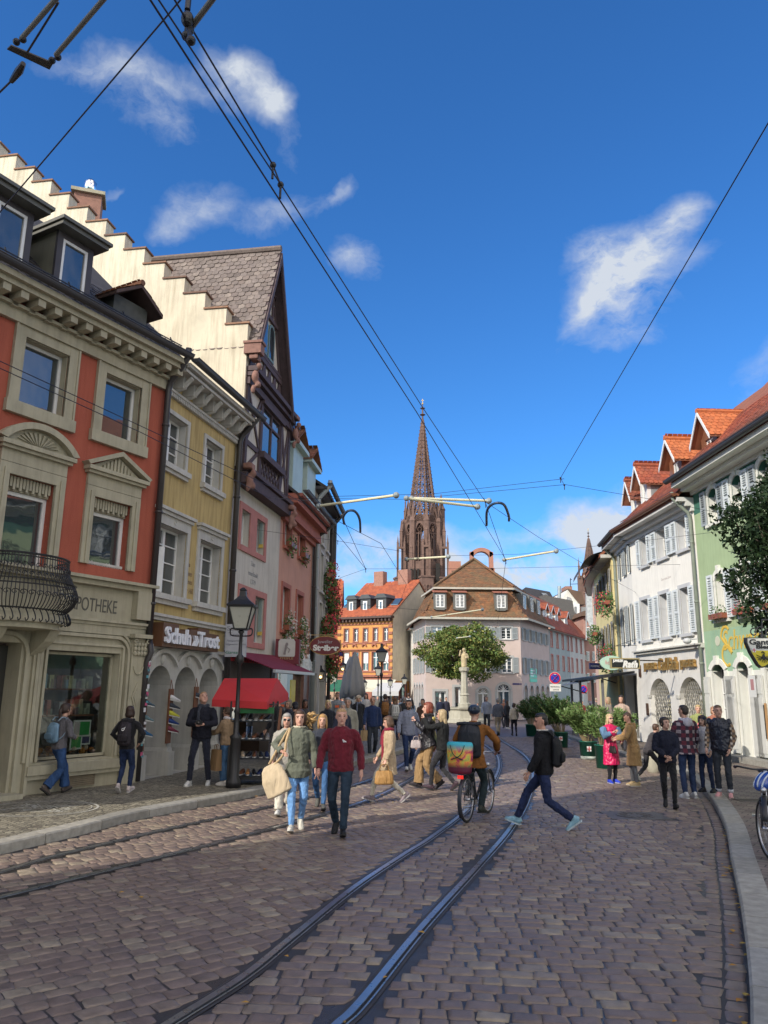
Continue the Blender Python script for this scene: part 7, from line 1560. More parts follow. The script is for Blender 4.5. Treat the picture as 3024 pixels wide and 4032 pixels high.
m.prism([sp(*p)for p in out],(0,.10,0));m.build('sign_rim',IRON,t)
inn=[(x+(3007-x)*.08,y+(2560-y)*.08)for x,y in out];m=MB();m.prism([sp(x,y,-.012)for x,y in inn],(0,.01,0));m.build('sign_face',paint('sign cream',(.55,.55,.5),.4),t)
m=MB();yl=[(x,max(y,2560))for x,y in inn if y>2555];yl=[(2957,2562)]+[(3062,2562)]+[p for p in inn[3:8]];m.prism([sp(x,y,-.016)for x,y in yl],(0,.004,0));m.build('yellow_field',paint('brewery yellow',(.62,.50,.02),.4),t)
def signtext(tx,x,y,w,h,Y,mat,parent,dd=-.02,shear=0,ext=.002,bold=0):
    a=atY(x,y,Y);vs,fs,_=text_mb(tx,h*Y/FPX/.72,w*Y/FPX,ext,shear,bold);mb=MB();mb.add([a+Vector((v.x,dd+(-v.z),v.y))for v in vs],fs);mb.build('lettering',mat,parent)
BLKL=paint('black letters',(.015,.015,.015),.5)
signtext('Ganter',2949,2537,112,20,14.2,BLKL,t,bold=.004);signtext('Bier',2976,2553,55,14,14.2,BLKL,t,bold=.004)
m=MB();m.box(sp(2967,2560,-.022),(.06,.004,.075));m.build('crest',paint('crest white',(.7,.7,.7)),t);m=MB();m.box(sp(2967,2560,-.026),(.012,.003,.07));m.box(sp(2967,2560,-.0265),(.055,.003,.012));m.build('crest_cross',paint('crest red',(.5,.02,.02)),t)
m=MB();c=sp(3005,2588,-.024)
m.ell(c,(.03,.006,.055),10,6);m.tube(cat_curve([c+Vector((0,0,.04)),c+Vector((.02,0,.08)),c+Vector((-.015,0,.1)),c+Vector((-.03,0,.075))],4),.014,6,ry=.005)
for a in range(-75,76,25):d_=Vector((math.sin(R(a)),0,-math.cos(R(a))));m.bar(c,c+d_*.10,.008)
for a in(60,80,100):
    for sx in(-1,1):d_=Vector((sx*math.sin(R(a)),0,-math.cos(R(a))));m.tube([c,c+d_*.08,c+d_*.13+Vector((0,0,.02))],.006,5)
m.build('eagle_emblem',BLKL,t)
m=MB()
for cx_,r_,s0 in((2975,.10,1),(3005,.13,-1),(3035,.10,1)):c=sp(cx_,2490,.05);m.tube([c+Vector((r_*math.cos(a)*(1-a/9)*s0,0,r_*math.sin(a)*(1-a/9)))for a in[R(x)for x in range(0,480,30)]],.012,6)
m.tube([sp(3005,2510,.05),sp(3005,2440,.05),sp(3300,2430,.05)],.02,8);m.build('scroll_bracket',IRON,t)
m=MB();m.tube([FW.P(L-.15,.05,3.75),FW.P(L-.15,.5,3.7)],.02,6);m.ell(FW.P(L-.15,.5,3.66),(.14,.14,.1),10,6);m.build('spotlight',SURG,label='pair of grey spotlights on the corner between white and green houses',cat='spotlight')
m=MB();m.tube([FW.P(.1,.02,3.85),FW.P(.1,1.0,3.80)],.012,6);m.tube([FW.P(.1,.02,4.1),FW.P(.1,.9,3.8)],.01,6);m.tube([FW.P(.1,1.0,3.65),FW.P(.1,1.0,3.95)],.01,6);m.build('sign_bracket',IRON,label='thin wrought iron bracket above the jeweller cornice',cat='bracket')
def boxsign(name,x0,y0,x1,y1,Y,rim,face,label,dp=.14,ang=0):
    a,b=atY(x0,y1,Y),atY(x1,y0,Y);c=(a+b)/2;t=thing(name,Vector((c.x,c.y,a.z)),label,'sign');m=MB();m.box((c.x,c.y,(a.z+b.z)/2),(b.x-a.x,dp,b.z-a.z));m.build('sign_box',rim,t);m=MB();m.box((c.x,c.y-dp/2-.004,(a.z+b.z)/2),(b.x-a.x-.08,.006,b.z-a.z-.08));m.build('sign_face',face,t);return t
YS=27.;BK=paint('sign black',(.014,.015,.016),.3);t=boxsign('shop_sign',2403,2592,2516,2632,YS,paint('gold rim',(.42,.33,.16),.4,.4),BK,'black jeweller sign box with white script and a gold rim')
signtext('JUWELEN',2410,2606,40,9,YS,WHITE,t,-.09,bold=.01);signtext('Rath',2448,2627,60,24,YS,WHITE,t,-.09,.3,bold=.02)
m=MB();a=atY(2516,2600,YS);m.bar(a,a+Vector((.9,.3,0)),.04);m.build('bracket',IRON,t)
t=thing('shop_sign',atY(2400,2635,31),'round pale green shop sign behind the black jeweller sign','sign');m=MB();c=atY(2408,2610,31);m.tube([c+Vector((0,-.05,0)),c+Vector((0,.05,0))],[.46,.46],28,updir=(1,0,0),ry=.28);m.build('sign_disc',paint('mint sign',(.42,.60,.48),.4),t);signtext('Ici',2383,2616,22,16,31,paint('sign pink',(.6,.25,.25)),t,-.07)
t=boxsign('shop_sign',2321,2611,2378,2635,36,paint('navy sign',(.02,.03,.16),.4),paint('navy sign',(.02,.03,.16),.4),'dark blue banner sign reading marmacher left of the mint sign');signtext('MARMACHER',2325,2627,50,8,36,WHITE,t,-.09)
def simple_house(A,B,label,wallm,ev,floors,ww,winh,st,depth=9,shut=None,roofm=None,rise=3.6,base=0.,sur=None,name='town_house',tiled=6,gable=None,gap=1.4,u_start=.6,roof=True,flipto=Vector((-50,40,0)),swt=None,z00=None,pane=None,shopd=None,tw=.3):
    fr=Fr(A,B);to=flipto;
    if(to-fr.a).dot(fr.n)<0:fr.n=-fr.n
    bz_=drop((A.y+B.y)/2);t=thing(name,Vector((*((A+B)/2)[:2],bz_)),label,'house');L_=fr.L;n=max(1,int((L_-2*u_start+gap)/(ww+gap)));sp_=(L_-2*u_start-n*ww)/max(1,n-1)if n>1 else 0
    ops=[]
    for z in floors:
        for i in range(n):u=u_start+i*(ww+sp_);ops.append((u,u+ww,z,z+winh,.18))
    m=MB();fr.wall(m,0,L_,bz_,ev,ops+(shopd or[]));shell(fr,m,ev,depth,base=bz_);m.build('wall',wallm,t)
    for o_ in ops:window(fr,t,*o_[:4],.16,st,fw=.06,sur=sur,sw=.12,sill=bool(sur),shut=bool(shut),shm=shut,gm=pane)
    m=MB();fr.box(m,-.1,L_+.1,-.02,.45,ev-.15,ev);m.build('cornice',STONEG,t)
    if roof:roofmain(fr,t,ev+.02,rise/(depth/2),depth/2,roofm or TIL2,0,L_,.5,tw,tw*.9,tiled)
    return t,fr
V1=V0+dirn(9)*7;V2=V1+dirn(12)*7;V3=V2+dirn(16)*10
CRY=stucco('butter yellow render',(.68,.58,.30),.2);PNK=stucco('pale pink render',(.62,.42,.34),.2)
t8,F8=simple_house(V0+Vector((-.25,0,0)),V1+Vector((-.25,0,0)),'butter yellow house with grey shutters and red flower boxes behind the white one',CRY,8.1,(3.6,6.),.8,1.5,'2x3',shut=paint('grey plank shutter',(.24,.24,.23)),roofm=SLD)
for i,(px,py,s_)in enumerate(((2385,2385,1.),(2392,2600,1.),(2340,2505,.7))):
    c=Vector(V0)+Vector((-.75,1.5+i*1.5,0));Yc=33.5 if i<2 else 38;c=atY(px,py,Yc);flowerbox(c,1.4*s_,420,(FLR if i<2 else None),('upper red flower box hanging on the butter yellow house','lower red flower box above the jeweller sign','trailing green plant box at the narrow pink house')[i],'flower boxes on the right row',F8,.35,.5*s_,.06,.35)
t9,F9=simple_house(V1,V2,'narrow pale pink house beyond the butter yellow one',PNK,8.6,(3.7,6.2),.8,1.5,'2x3',roofm=SLD)
t10,F10=simple_house(V2,V3,'cream house at the far end of the right row',stucco('far cream',(.6,.55,.45)),9.2,(3.6,6.4),.9,1.6,'2x3',roofm=SLD)
m=MB();pts=[F8.P(u,.02,7.9)for u in(0,F8.L)];
for k in range(6):
    a0,a1=R(15*k),R(15*(k+1));m.quad(F8.P(.1,.05+1.3*math.sin(a0),7.4+.9*math.cos(a0)),F8.P(F8.L*.6,.05+1.3*math.sin(a0),7.4+.9*math.cos(a0)),F8.P(F8.L*.6,.05+1.3*math.sin(a1),7.4+.9*math.cos(a1)),F8.P(.1,.05+1.3*math.sin(a1),7.4+.9*math.cos(a1)))
m.build('roof_hood',SLD,t8)
c=atY(2440,2750,30.5);cf=thing('cafe_front',Vector((c.x,c.y,0)),'black glazed shop front with a dark sloping canopy by the planters','shop front');m=MB()
m.prism([FV.P(.1,.1,2.75),FV.P(LV+3,.1,2.75),FV.P(LV+3,2.3,2.45),FV.P(.1,1.6,2.5)],(0,0,.1));m.build('canopy',paint('canopy black',(.02,.02,.022),.5),cf)
for u,d in((.3,1.3),(1.6,1.5),(3.2,1.8),(4.6,2.0)):m=MB();FV.box(m,u,u+.1,d,d+.1,.05,2.5);m.build('post',paint('grey post',(.12,.12,.125),.5),cf)
m=MB();p0=atY(2210,2702,36);p1=atY(2370,2672,34);p2=p1+Vector((.4,2.6,.12));p3=p0+Vector((.9,2.6,.12));m.prism([p0,p1,p2,p3],(0,0,.05));aw=m.build('shop_awning',paint('awning grey white',(.5,.5,.5),.7),label='long pale awning reaching out from the right row of shops',cat='awning')
m=MB()
for p in(p0,p1):m.bar(p,p+Vector((1.6,1.8,-.3)),.04)
m.build('awning_arm',IRON,aw)
def box_house(x0,x1,y_e,Y,label):pass
YB=92.;A=atY(1327,2600,YB+3);B=atY(1545,2600,YB-1);A.z=B.z=0
ORS=stucco('orange sandstone',(.56,.28,.095),.25,.12,(.38,.18,.08));fr=Fr(A,B);bz_=drop(YB);t=thing('brick_house',Vector((*((A+B)/2)[:2],bz_)),'orange sandstone house with white cross windows and a red tiled roof','house')
if fr.n.y>0:fr.n=-fr.n
L_=fr.L;ev=2+(2715-2436)/3028*YB;xs=(1352,1389,1427,1466,1506);uu_=[fr.q(x+4,2490)[0]for x in xs];w5=.6
r1=(fr.q(1430,2525)[1],fr.q(1430,2475)[1]);r2=(fr.q(1430,2640)[1],fr.q(1430,2568)[1])
ops=[(u,u+w5,*r1,.3)for u in uu_]+[(u-.1,u+w5+.15,*r2,.3)for u in uu_]
zs_=fr.q(1430,2662)[1];m=MB();fr.wall(m,0,L_,zs_,ev,ops);shell(fr,m,ev,14,base=bz_);m.build('wall',ORS,t)
MUL=M_('brown sandstone trim',(.30,.115,.075),.85,.1,3)
for i,o_ in enumerate(ops):
    w=window(fr,t,*o_[:4],.25,'cross',fw=.06,sur=MUL,sw=.12,sill=True)
    if i>=5:g=MB();u=o_[0];fr.box(g,u-.4,u+w5+.4,0,.25,o_[3]+.22,o_[3]+.34);pi_=arc(u+.1,u+w5-.1,o_[3]+.85,.4);po=arc(u-.05,u+w5+.05,o_[3]+1.,.5);[fr.poly(g,[a_,b_,d_,c_],0,.2)for a_,b_,c_,d_ in zip(pi_,pi_[1:],po,po[1:])];g.build('window_hood',MUL,w)
    if i in(5,7,9):g=MB();fr.box(g,o_[0]+.1,o_[1]-.1,-.2,-.15,o_[3]-1.3,o_[3]-.1);g.build('roller_blind',paint('white blind',(.6,.6,.58)),w)
m=MB()
for z in(r1[0]-.3,r2[0]-.25,ev-.95):fr.box(m,0,L_,0,.10,z,z+.16)
for z in np.arange(zs_,ev-1,.8):fr.box(m,0,.5,0,.13,z,z+.3);fr.box(m,L_-.5,L_,0,.13,z,z+.3)
fr.box(m,0,L_,0,.25,zs_-.1,zs_+.15);m.build('string_courses',MUL,t)
m=MB();fr.box(m,-.2,L_+.2,-.02,.8,ev-.25,ev);
for u in np.arange(0,L_,.5):fr.box(m,u,u+.22,0,.6,ev-.6,ev-.25)
m.build('eaves',WOODD,t)
m=MB();fr.wall(m,0,L_,bz_,zs_-.1,[(1,4.2,bz_,zs_-.8,.5),(5,8.6,bz_,zs_-.8,.5),(9.4,L_-.8,bz_,zs_-.8,.5)]);m.build('shop_wall',MUL,t)
for a,b in((1,4.2),(5,8.6),(9.4,L_-.8)):window(fr,t,a,b,bz_,zs_-.8,.45,'2x1',fw=.1,sill=False,fm=WOODD)
zr=2+(2715-2300)/3028*YB*1.06;sl=(zr-ev)/7.;roofmain(fr,t,ev+.02,sl,6.4,island('far orange tiles',[(.36,.095,.045),(.40,.11,.05),(.33,.09,.042),(.29,.08,.045)],.85,0),-.2,L_+.2,.6,.5,.42,12)
m=MB();m.quad(fr.P(L_+.02,.3,ev),fr.P(L_+.02,-12.8,ev),fr.P(L_+.02,-6.4,ev+sl*6.9));m.quad(fr.P(L_+.02,0,3),fr.P(L_+.02,-13,3),fr.P(L_+.02,-13,ev),fr.P(L_+.02,0,ev));m.build('gable_wall',stucco('far cream wall',(.62,.56,.44)),t)
DZ=M_('dark lead dormer',(.05,.055,.06),.5,.1,2)
for x in(1370,1425,1487):
    u=fr.q(x,2390)[0];zz=ev+.7;m=MB();fr.box(m,u-.7,u+.7,-3,-.8,zz,zz+1.6);dd=m.build('dormer',DZ,t);m=MB();fr.poly(m,[(u-.9,zz+1.6),(u+.9,zz+1.6),(u+.45,zz+2.1),(u-.45,zz+2.1)],-3.4,-.6);m.build('dormer_roof',DZ,dd);window(fr,dd,u-.3,u+.3,zz+.15,zz+1.3,.75,'1x1',fw=.16,sill=False).name='dormer_window'
for x in(1330,1518):u=fr.q(x,2400)[0];m=MB();o_=fr.P(u,-1.2,ev+sl*1.8+.15);m.prism([o_,o_+fr.u*1.,o_+fr.u*1.+(fr.P(0,-1.2,sl*1.2)-fr.P(0,0,0)),o_+(fr.P(0,-1.2,sl*1.2)-fr.P(0,0,0))],(0,0,.1));m.build('skylight',glass('skylight',(.05,.08,.12)),t)
for x,y in((1392,2345),(1492,2310)):u=fr.q(x,y)[0];m=MB();fr.box(m,u-.7,u+.7,-6.8,-5.8,ev+sl*5,ev+sl*6.9+1.6);m.build('chimney_stack',BRK,t)
AWC=paint('cream awning',(.62,.60,.48),.8)
for x0,x1,lab,mt in((1435,1560,'cream awning of the orange house',AWC),(1500,1590,'grey white awning at the pale green house',paint('awning grey white',(.5,.5,.5))),(1325,1372,'dark green awning left of the closed parasols',paint('green awning',(.02,.14,.08)))):
    a,b=atY(x0,2678 if x0!=1500 else 2690,YB-2-(x0==1500)*6),atY(x1,2678 if x0!=1500 else 2690,YB-2-(x0==1500)*6);m=MB();m.prism([a,b,b+Vector((-.6,-2.6,-.9)),a+Vector((-.9,-2.6,-.9))],(0,0,.05));m.prism([a+Vector((-.9,-2.6,-.9)),b+Vector((-.6,-2.6,-.9)),b+Vector((-.6,-2.6,-1.3)),a+Vector((-.9,-2.6,-1.3))],(0,.03,0));m.build('awning',mt,label=lab,cat='awning',group=None)
A=atY(1262,2560,103);B=atY(1335,2560,103);A.z=B.z=0
t11,f11=simple_house(A+Vector((-4,0,0)),B,'house with a steep red roof left of the orange one',stucco('far ochre',(.5,.35,.25)),2+(2715-2530)/3028*103,(4.,),1.,1.8,'2x2',depth=16,roofm=MATS['far orange tiles'],rise=8.5,flipto=Vector((0,0,0)),tiled=14,tw=.5)
PGN=stucco('mint white render',(.58,.66,.56),.15)
A=atY(1548,2600,112);B=atY(1592,2600,100);A.z=B.z=0;t12,f12=simple_house(A,B,'pale mint house with ornate window heads beside the orange one',PGN,2+(2715-2500)/3028*104,(4.3,7.),.9,1.7,'1x2',depth=8,gap=1.,roofm=SLD,tw=.5,flipto=Vector((-20,60,0)))
YP=82.;PA=atY(1676,2600,YP);PB=atY(2052,2600,YP);PA.z=PB.z=0
PL_=PA+dirn(-6)*9.0;PR_=PB+dirn(26)*12.2
t13,f13=simple_house(B,PL_,'white house with grey blinds between the mint and pink houses',stucco('white far',(.62,.6,.56)),2+(2715-2490)/3028*95,(4.3,7.),.8,1.7,'1x2',depth=6,roofm=SLD,tw=.5,flipto=Vector((-20,60,0)))
PINK=stucco('pale rose render',(.50,.41,.37),.18,.05,(.5,.38,.34));bz_=drop(YP);EVP=2+(2717-2440)/3028*YP
hp=thing('corner_house',Vector((*((PA+PB)/2)[:2],bz_)),'large pale pink corner house with a brown tiled mansard roof behind the fountain','house')
fp=Fr(PA,PB);fl=Fr(PL_,PA);fz=Fr(PB,PR_)
for f_ in(fp,fl,fz):
    if f_.n.y>0.1 or(f_ is fl and f_.n.x>0)or(f_ is fz and f_.n.x<0):f_.n=-f_.n
SGY=M_('grey sandstone band',(.36,.36,.35),.85,.08,3);SHG=paint('far grey shutter',(.30,.33,.34),.6)
zr1=(fp.q(1990,2650)[1],fp.q(1990,2588)[1]);zr2=(fp.q(1980,2517)[1],fp.q(1980,2470)[1])
xsf=(1700,1762,1826,1892,1975);ops=[]
for x in xsf:
    for z in(zr1,zr2):u=fp.q(x,2600)[0];ops.append((u,u+1.1,*z,.25))
gr=[(fp.q(1958,2700)[0],fp.q(2008,2700)[0],bz_,fp.q(1980,2698)[1]+.1,.4,.67),(fp.q(1712,2720)[0],fp.q(1755,2720)[0],bz_,fp.q(1730,2722)[1],.4,0),(fp.q(1790,2720)[0],fp.q(1830,2720)[0],bz_,fp.q(1800,2705)[1],.4,0),(fp.q(1880,2720)[0],fp.q(1925,2720)[0],bz_,fp.q(1910,2710)[1],.4,.5)]
m=MB();fp.wall(m,0,fp.L,bz_,EVP,ops+gr);
opl=[(u,u+.9,*z,.2)for u in(.9,2.9,4.9,6.9)for z in(zr1,zr2)];grl=[(u,u+1.,bz_,2.6,.3,.5)for u in(.8,2.7,4.6,6.5)]
opz=[(u,u+1.0,*z,.2)for u in(.9,3.2,5.5,7.8,10.1)for z in(zr1,zr2)];grz=[(u,u+1.3,bz_,2.6,.3,.62)for u in(.8,3.1,5.4,7.7,10)]
fl.wall(m,0,fl.L,bz_,EVP,opl+grl);fz.wall(m,0,fz.L,bz_,EVP,opz+grz);m.quad(PL_,PR_,PR_+Vector((0,0,EVP)),PL_+Vector((0,0,EVP)));m.build('wall',PINK,hp)
for o_ in ops:window(fp,hp,*o_[:4],.2,'2x4',fw=.1,sur=SGY,sw=.2,sill=True,shut='R' if o_[0]>10 else True,shm=SHG,shout=.05)
for o_ in opl:window(fl,hp,*o_[:4],.2,'2x3',fw=.08,sur=SGY,sw=.12,shut=True,shm=SHG)
for o_ in opz:window(fz,hp,*o_[:4],.2,'2x3',fw=.08,sur=SGY,sw=.12,shut=True,shm=SHG)
for f_,gg in((fp,gr),(fl,grl),(fz,grz)):
    for o_ in gg:
        w=window(f_,hp,*o_[:4],.36,'2x1',fw=.12,rise=o_[5],sur=SGY,sw=.25,sill=False)
        if o_[5]and f_ is fp:
            g=MB();c=(o_[0]+o_[1])/2;zc_=o_[3]-o_[5];f_.box(g,o_[0],o_[1],-.3,-.22,zc_-.1,zc_+.05)
            for a in(-60,-30,0,30,60):d_=(math.sin(R(a)),math.cos(R(a)));g.bar(f_.P(c,-.26,zc_),f_.P(c+d_[0]*.6,-.26,zc_+d_[1]*.6),.05)
            g.build('fanlight',WHITE,w)
BRT=island('mossy brown plain tiles',[(.17,.085,.045),(.22,.10,.05),(.13,.075,.045),(.27,.12,.055),(.15,.10,.06)],.9,.004,10,.3,(.12,.10,.055),.6)
zb1=EVP+.05;zb2=2+(2717-2322)/3028*(YP+1.6);ov=.7;ins=1.5
def cor(z_out):
    return None
e=[PL_+Vector((-ov,0,0)),PA+Vector((-ov,-ov,0)),PB+Vector((ov,-ov,0)),PR_+Vector((ov,0,0))];q_=[PL_+Vector((ins,0,0)),PA+Vector((ins,ins,0)),PB+Vector((-ins*.6,ins,0)),PR_+Vector((-ins*1.3,0,0))]
mid=[a.lerp(b,.28)for a,b in zip(e,q_)];zm=zb1+.45;m=MB()
Z=lambda p,z:Vector((p.x,p.y,z))
for i in range(3):m.quad(Z(e[i],zb1),Z(e[i+1],zb1),Z(mid[i+1],zm),Z(mid[i],zm));m.quad(Z(mid[i],zm),Z(mid[i+1],zm),Z(q_[i+1],zb2),Z(q_[i],zb2))
rm=m.build('mansard',BRT,hp);m=MB()
for i in range(3):
    for(P0,P1,Q0,Q1,z0_,z1_)in((e[i],e[i+1],mid[i],mid[i+1],zb1,zm),(mid[i],mid[i+1],q_[i],q_[i+1],zm,zb2)):
        a,b=Z(P0,z0_),Z(P1,z0_);ux=(b-a);Lx=ux.length;ux.normalize();vy=Z(Q0,z1_)-a;vy=vy-ux*vy.dot(ux);H_=vy.length;s0=(Z(Q0,z1_)-a).dot(ux);s1=(Z(Q1,z1_)-a).dot(ux)
        tiles(m,a,ux,vy,Lx,H_,lambda x,y,s0=s0,s1=s1,Lx=Lx,H_=H_:s0*y/H_-.1<x<Lx+(s1-Lx)*y/H_+.1,.32,.26,.02,.01)
m.build('roof_tiles',BRT,rm)
apx=atY(1866,2204,YP+7.5);up=[a.lerp(b,.0)+Vector((0,0,0))for a,b in zip(q_,q_)];oo=.5
u4=[Z(q_[0]+Vector((-oo,0,0)),zb2),Z(q_[1]+Vector((-oo,-oo,0)),zb2),Z(q_[2]+Vector((oo,-oo,0)),zb2),Z(q_[3]+Vector((oo,0,0)),zb2)];rdg=Vector((apx.x+1.5,apx.y+7,apx.z))
m=MB();m.quad(u4[1],u4[2],apx);m.quad(u4[2],u4[3],rdg,apx);m.quad(u4[0],u4[1],apx,rdg);r_=m.build('upper_roof',BRT,hp);m=MB()
for(a,b,c_,d_)in((u4[1],u4[2],apx,apx),(u4[2],u4[3],apx,rdg)):
    ux=(b-a);Lx=ux.length;ux.normalize();vy=c_-a;s0=vy.dot(ux);s1=(d_-a).dot(ux);vy=vy-ux*s0;H_=vy.length
    tiles(m,a,ux,vy,Lx,H_,lambda x,y,s0=s0,s1=s1,Lx=Lx,H_=H_:s0*y/H_-.1<x<Lx+(s1-Lx)*y/H_+.1,.34,.28,.025,.015)
m.tube([u4[1]+Vector((0,0,.1)),apx+Vector((0,0,.15))],.14,6);m.tube([u4[2]+Vector((0,0,.1)),apx+Vector((0,0,.15))],.14,6);m.build('roof_tiles',BRT,r_)
m=MB()
for i in range(3):m.bar(Z(e[i],zb1-.15),Z(e[i+1],zb1-.15),.16,.22);m.bar(u4[i]-Vector((0,0,.12)),u4[i+1]-Vector((0,0,.12)),.2,.2)
m.build('eaves',M_('eaves board',(.42,.40,.34),.8),hp)
for x in(1733,1811,1974):
    p=atY(x,2400,YP-.15);f_=Fr(Vector((p.x-1,p.y,0)),Vector((p.x+1,p.y,0)));f_.n=Vector((0,-1,0));za=2+(2717-2400)/3028*YP;zb_=2+(2717-2348)/3028*YP;m=MB();f_.box(m,.33,.52,-1.2,.02,za-.2,zb_+.15);f_.box(m,1.48,1.67,-1.2,.02,za-.2,zb_+.15);f_.box(m,.52,1.48,-1.2,.02,zb_,zb_+.15);f_.box(m,.52,1.48,-1.2,.02,za-.3,za-.02);dd=m.build('dormer',M_('dormer grey wood',(.12,.12,.11),.7),hp);m=MB();m.prism([f_.P(.2,.25,zb_+.15),f_.P(1.8,.25,zb_+.15),f_.P(1.8,-1.6,zb_+.55),f_.P(.2,-1.6,zb_+.55)],(0,0,.06));m.build('dormer_roof',M_('red board',(.28,.10,.06),.8),dd)
    window(f_,dd,.52,1.48,za,zb_,.08,'2x4',fw=.1,sill=False).name='dormer_window'
p=atY(1828,2290,YP+4.5);m=MB();m.box((p.x,p.y,p.z-.5),(1.9,2.4,.9));dd=m.build('dormer',M_('dark louvre',(.05,.04,.035),.8),hp);m=MB();m.prism([p+Vector((-1.3,-1.5,.0)),p+Vector((1.3,-1.5,.0)),p+Vector((1.2,2.5,1.5)),p+Vector((-1.2,2.5,1.5))],(0,0,.12));m.build('dormer_roof',BRT,dd)
for k in range(3):
    c=fz.P(3+k*3,-.6,EVP+2.0);m=MB();fz.box(m,2.4+k*3,4+k*3,-2,-.4,EVP+1.2,EVP+3.);dd=m.build('dormer',MATS['dormer grey wood'],hp);window(fz,dd,2.7+k*3,3.7+k*3,EVP+1.3,EVP+2.8,.35,'2x1',sill=False).name='dormer_window'
p=atY(1790,2262,YP+9);m=MB();m.box((p.x,p.y,p.z-1),(1.4,1.2,5));m.build('chimney_stack',M_('pinkish chimney',(.36,.17,.12),.9,.1,3),hp)
m=MB();p=atY(1895,2195,YP+20)
m.box(p+Vector((-1.3,0,-.6)),(.5,1,2.6));m.box(p+Vector((1.3,0,-.6)),(.5,1,2.6));pi_=arc(-1.1,1.1,.75,.8);po=arc(-1.6,1.6,1.25,.9)
for a_,b_,c_,d_ in zip(pi_,pi_[1:],po,po[1:]):m.prism([p+Vector((a_[0],-.5,a_[1])),p+Vector((b_[0],-.5,b_[1])),p+Vector((d_[0],-.5,d_[1])),p+Vector((c_[0],-.5,c_[1]))],(0,1,0))
m.box(p+Vector((0,0,-3)),(3.4,1,3));m.build('chimney',MATS['pinkish chimney'],label='arched brick double chimney rising behind the pink house roof',cat='chimney')
a=atY(1868,2200,YP+14);b=atY(1945,2320,YP+14);m=MB();m.prism([atY(1868,2202,YP+14),atY(1950,2285,YP+14),atY(1950,2440,YP+14),atY(1800,2440,YP+14)],(0,6,0));m.build('house',stucco('white gable',(.7,.68,.62)),label='white gable wall just behind the pink house roof',cat='house')
bx_,by_=fp.q(1933,2697);m=MB();u_,z_=fp.q(2018,2696);fp.box(m,u_,u_+.75,0,.03,z_,z_+.16);fp.box(m,u_+.8,u_+.95,0,.03,z_,z_+.16);m.build('street_sign',paint('street sign blue',(.03,.03,.14)),hp)
u_,z_=fz.q(2085,2668);m=MB();fz.box(m,u_,u_+2.9,.0,.06,z_,z_+1.0);fz.box(m,u_,u_+2.9,0,.06,z_-.45,z_-.08);gs=m.build('green_sign',paint('mint green sign',(.12,.50,.30),.4),hp);m=MB();rg=random.Random(1)
for k in range(3):fz.box(m,u_+.3,u_+rg.uniform(1.4,2.3),.06,.07,z_+.15+k*.28,z_+.25+k*.28)
m.build('sign_text',WHITE,gs)
P3=PR_+dirn(26)*11;P4=P3+dirn(26)*11
GG=stucco('grey green render',(.34,.39,.38),.15);GW2=stucco('grey white render',(.52,.53,.49),.15);evg=2+(2718-2492)/3028*98
t14,f14=simple_house(PR_+dirn(26)*.1,P3,'grey green house with red framed windows right of the pink house',GG,evg,(4.6,7.3),.9,1.7,'2x2',depth=8,roofm=TIL2,sur=PINKST,rise=4.5,flipto=Vector((40,60,0)),tw=.45)
t15,f15=simple_house(P3,P4,'off white house with red framed windows farther along the right street',GW2,evg,(4.6,7.3),.9,1.7,'2x2',depth=8,roofm=TIL2,sur=PINKST,rise=4.5,flipto=Vector((40,60,0)),tw=.45)
for k in range(4):gdormer(f14 if k<3 else f15,t14 if k<3 else t15,2+3.*k if k<3 else 2.5,1.5,evg+1.0,1.6,.7,-.9,2,TIL2,ZINC,WHITE,.2)
def slab(name,pts,Y,dy,mat,label,cat='house',kids=()):
    t=thing(name,Vector((*atY(pts[0][0],pts[0][1],Y)[:2],0)),label,cat);m=MB();m.prism([atY(x,y,Y)for x,y in pts],(0,dy,0));m.build('wall',mat,t)
    for nm,pp_,y0,dd_,mt in kids:m=MB();m.prism([atY(x,y,y0)for x,y in pp_],(0,dd_,0));m.build(nm,mt,t)
    return t
PCH=stucco('peach render',(.66,.42,.32),.12);DRF=M_('dark slate far',(.035,.035,.045),.6,.2,.5);BRF=M_('brown roof far',(.12,.075,.05),.85,.2,.5)
slab('town_house',[(2120,2372),(2300,2475),(2300,2760),(2120,2760)],118,14,PCH,'tall peach house wall rising behind the grey green house',kids=[('roof',[(2118,2350),(2150,2340),(2308,2440),(2312,2482)],117,16,M_('grey metal roof',(.09,.085,.08),.6)),('attic',[(2150,2345),(2255,2365),(2262,2412)],119,10,MATS['grey metal roof'])])
slab('town_house',[(2060,2340),(2160,2340),(2160,2500),(2060,2500)],130,10,BRF,'house with a blue black slate roof behind the pink house',kids=[('roof',[(2058,2322),(2070,2312),(2165,2330),(2188,2370),(2120,2372)],129,12,DRF),('skylight',[(2131,2334),(2150,2336),(2166,2353),(2146,2352)],128.8,.2,glass('skylight',(.05,.08,.12)))])
slab('town_house',[(2206,2372),(2235,2322),(2282,2378),(2282,2460),(2206,2460)],128,12,stucco('white gable',(.7,.68,.62)),'white gabled house with a brown roof near the second spire',kids=[('roof',[(2235,2318),(2290,2330),(2306,2380),(2284,2380)],127.6,13,BRF),('chimney_stack',[(2226,2308),(2253,2308),(2253,2335),(2226,2335)],130,3,BRK),('bay',[(2256,2378),(2282,2378),(2282,2430),(2256,2430)],127,1,WHITE),('window',[(2262,2388),(2270,2388),(2270,2420),(2262,2420)],126.9,.1,GLASS),('window',[(2288,2390),(2306,2390),(2306,2430),(2288,2430)],127.5,.2,GLASS)])
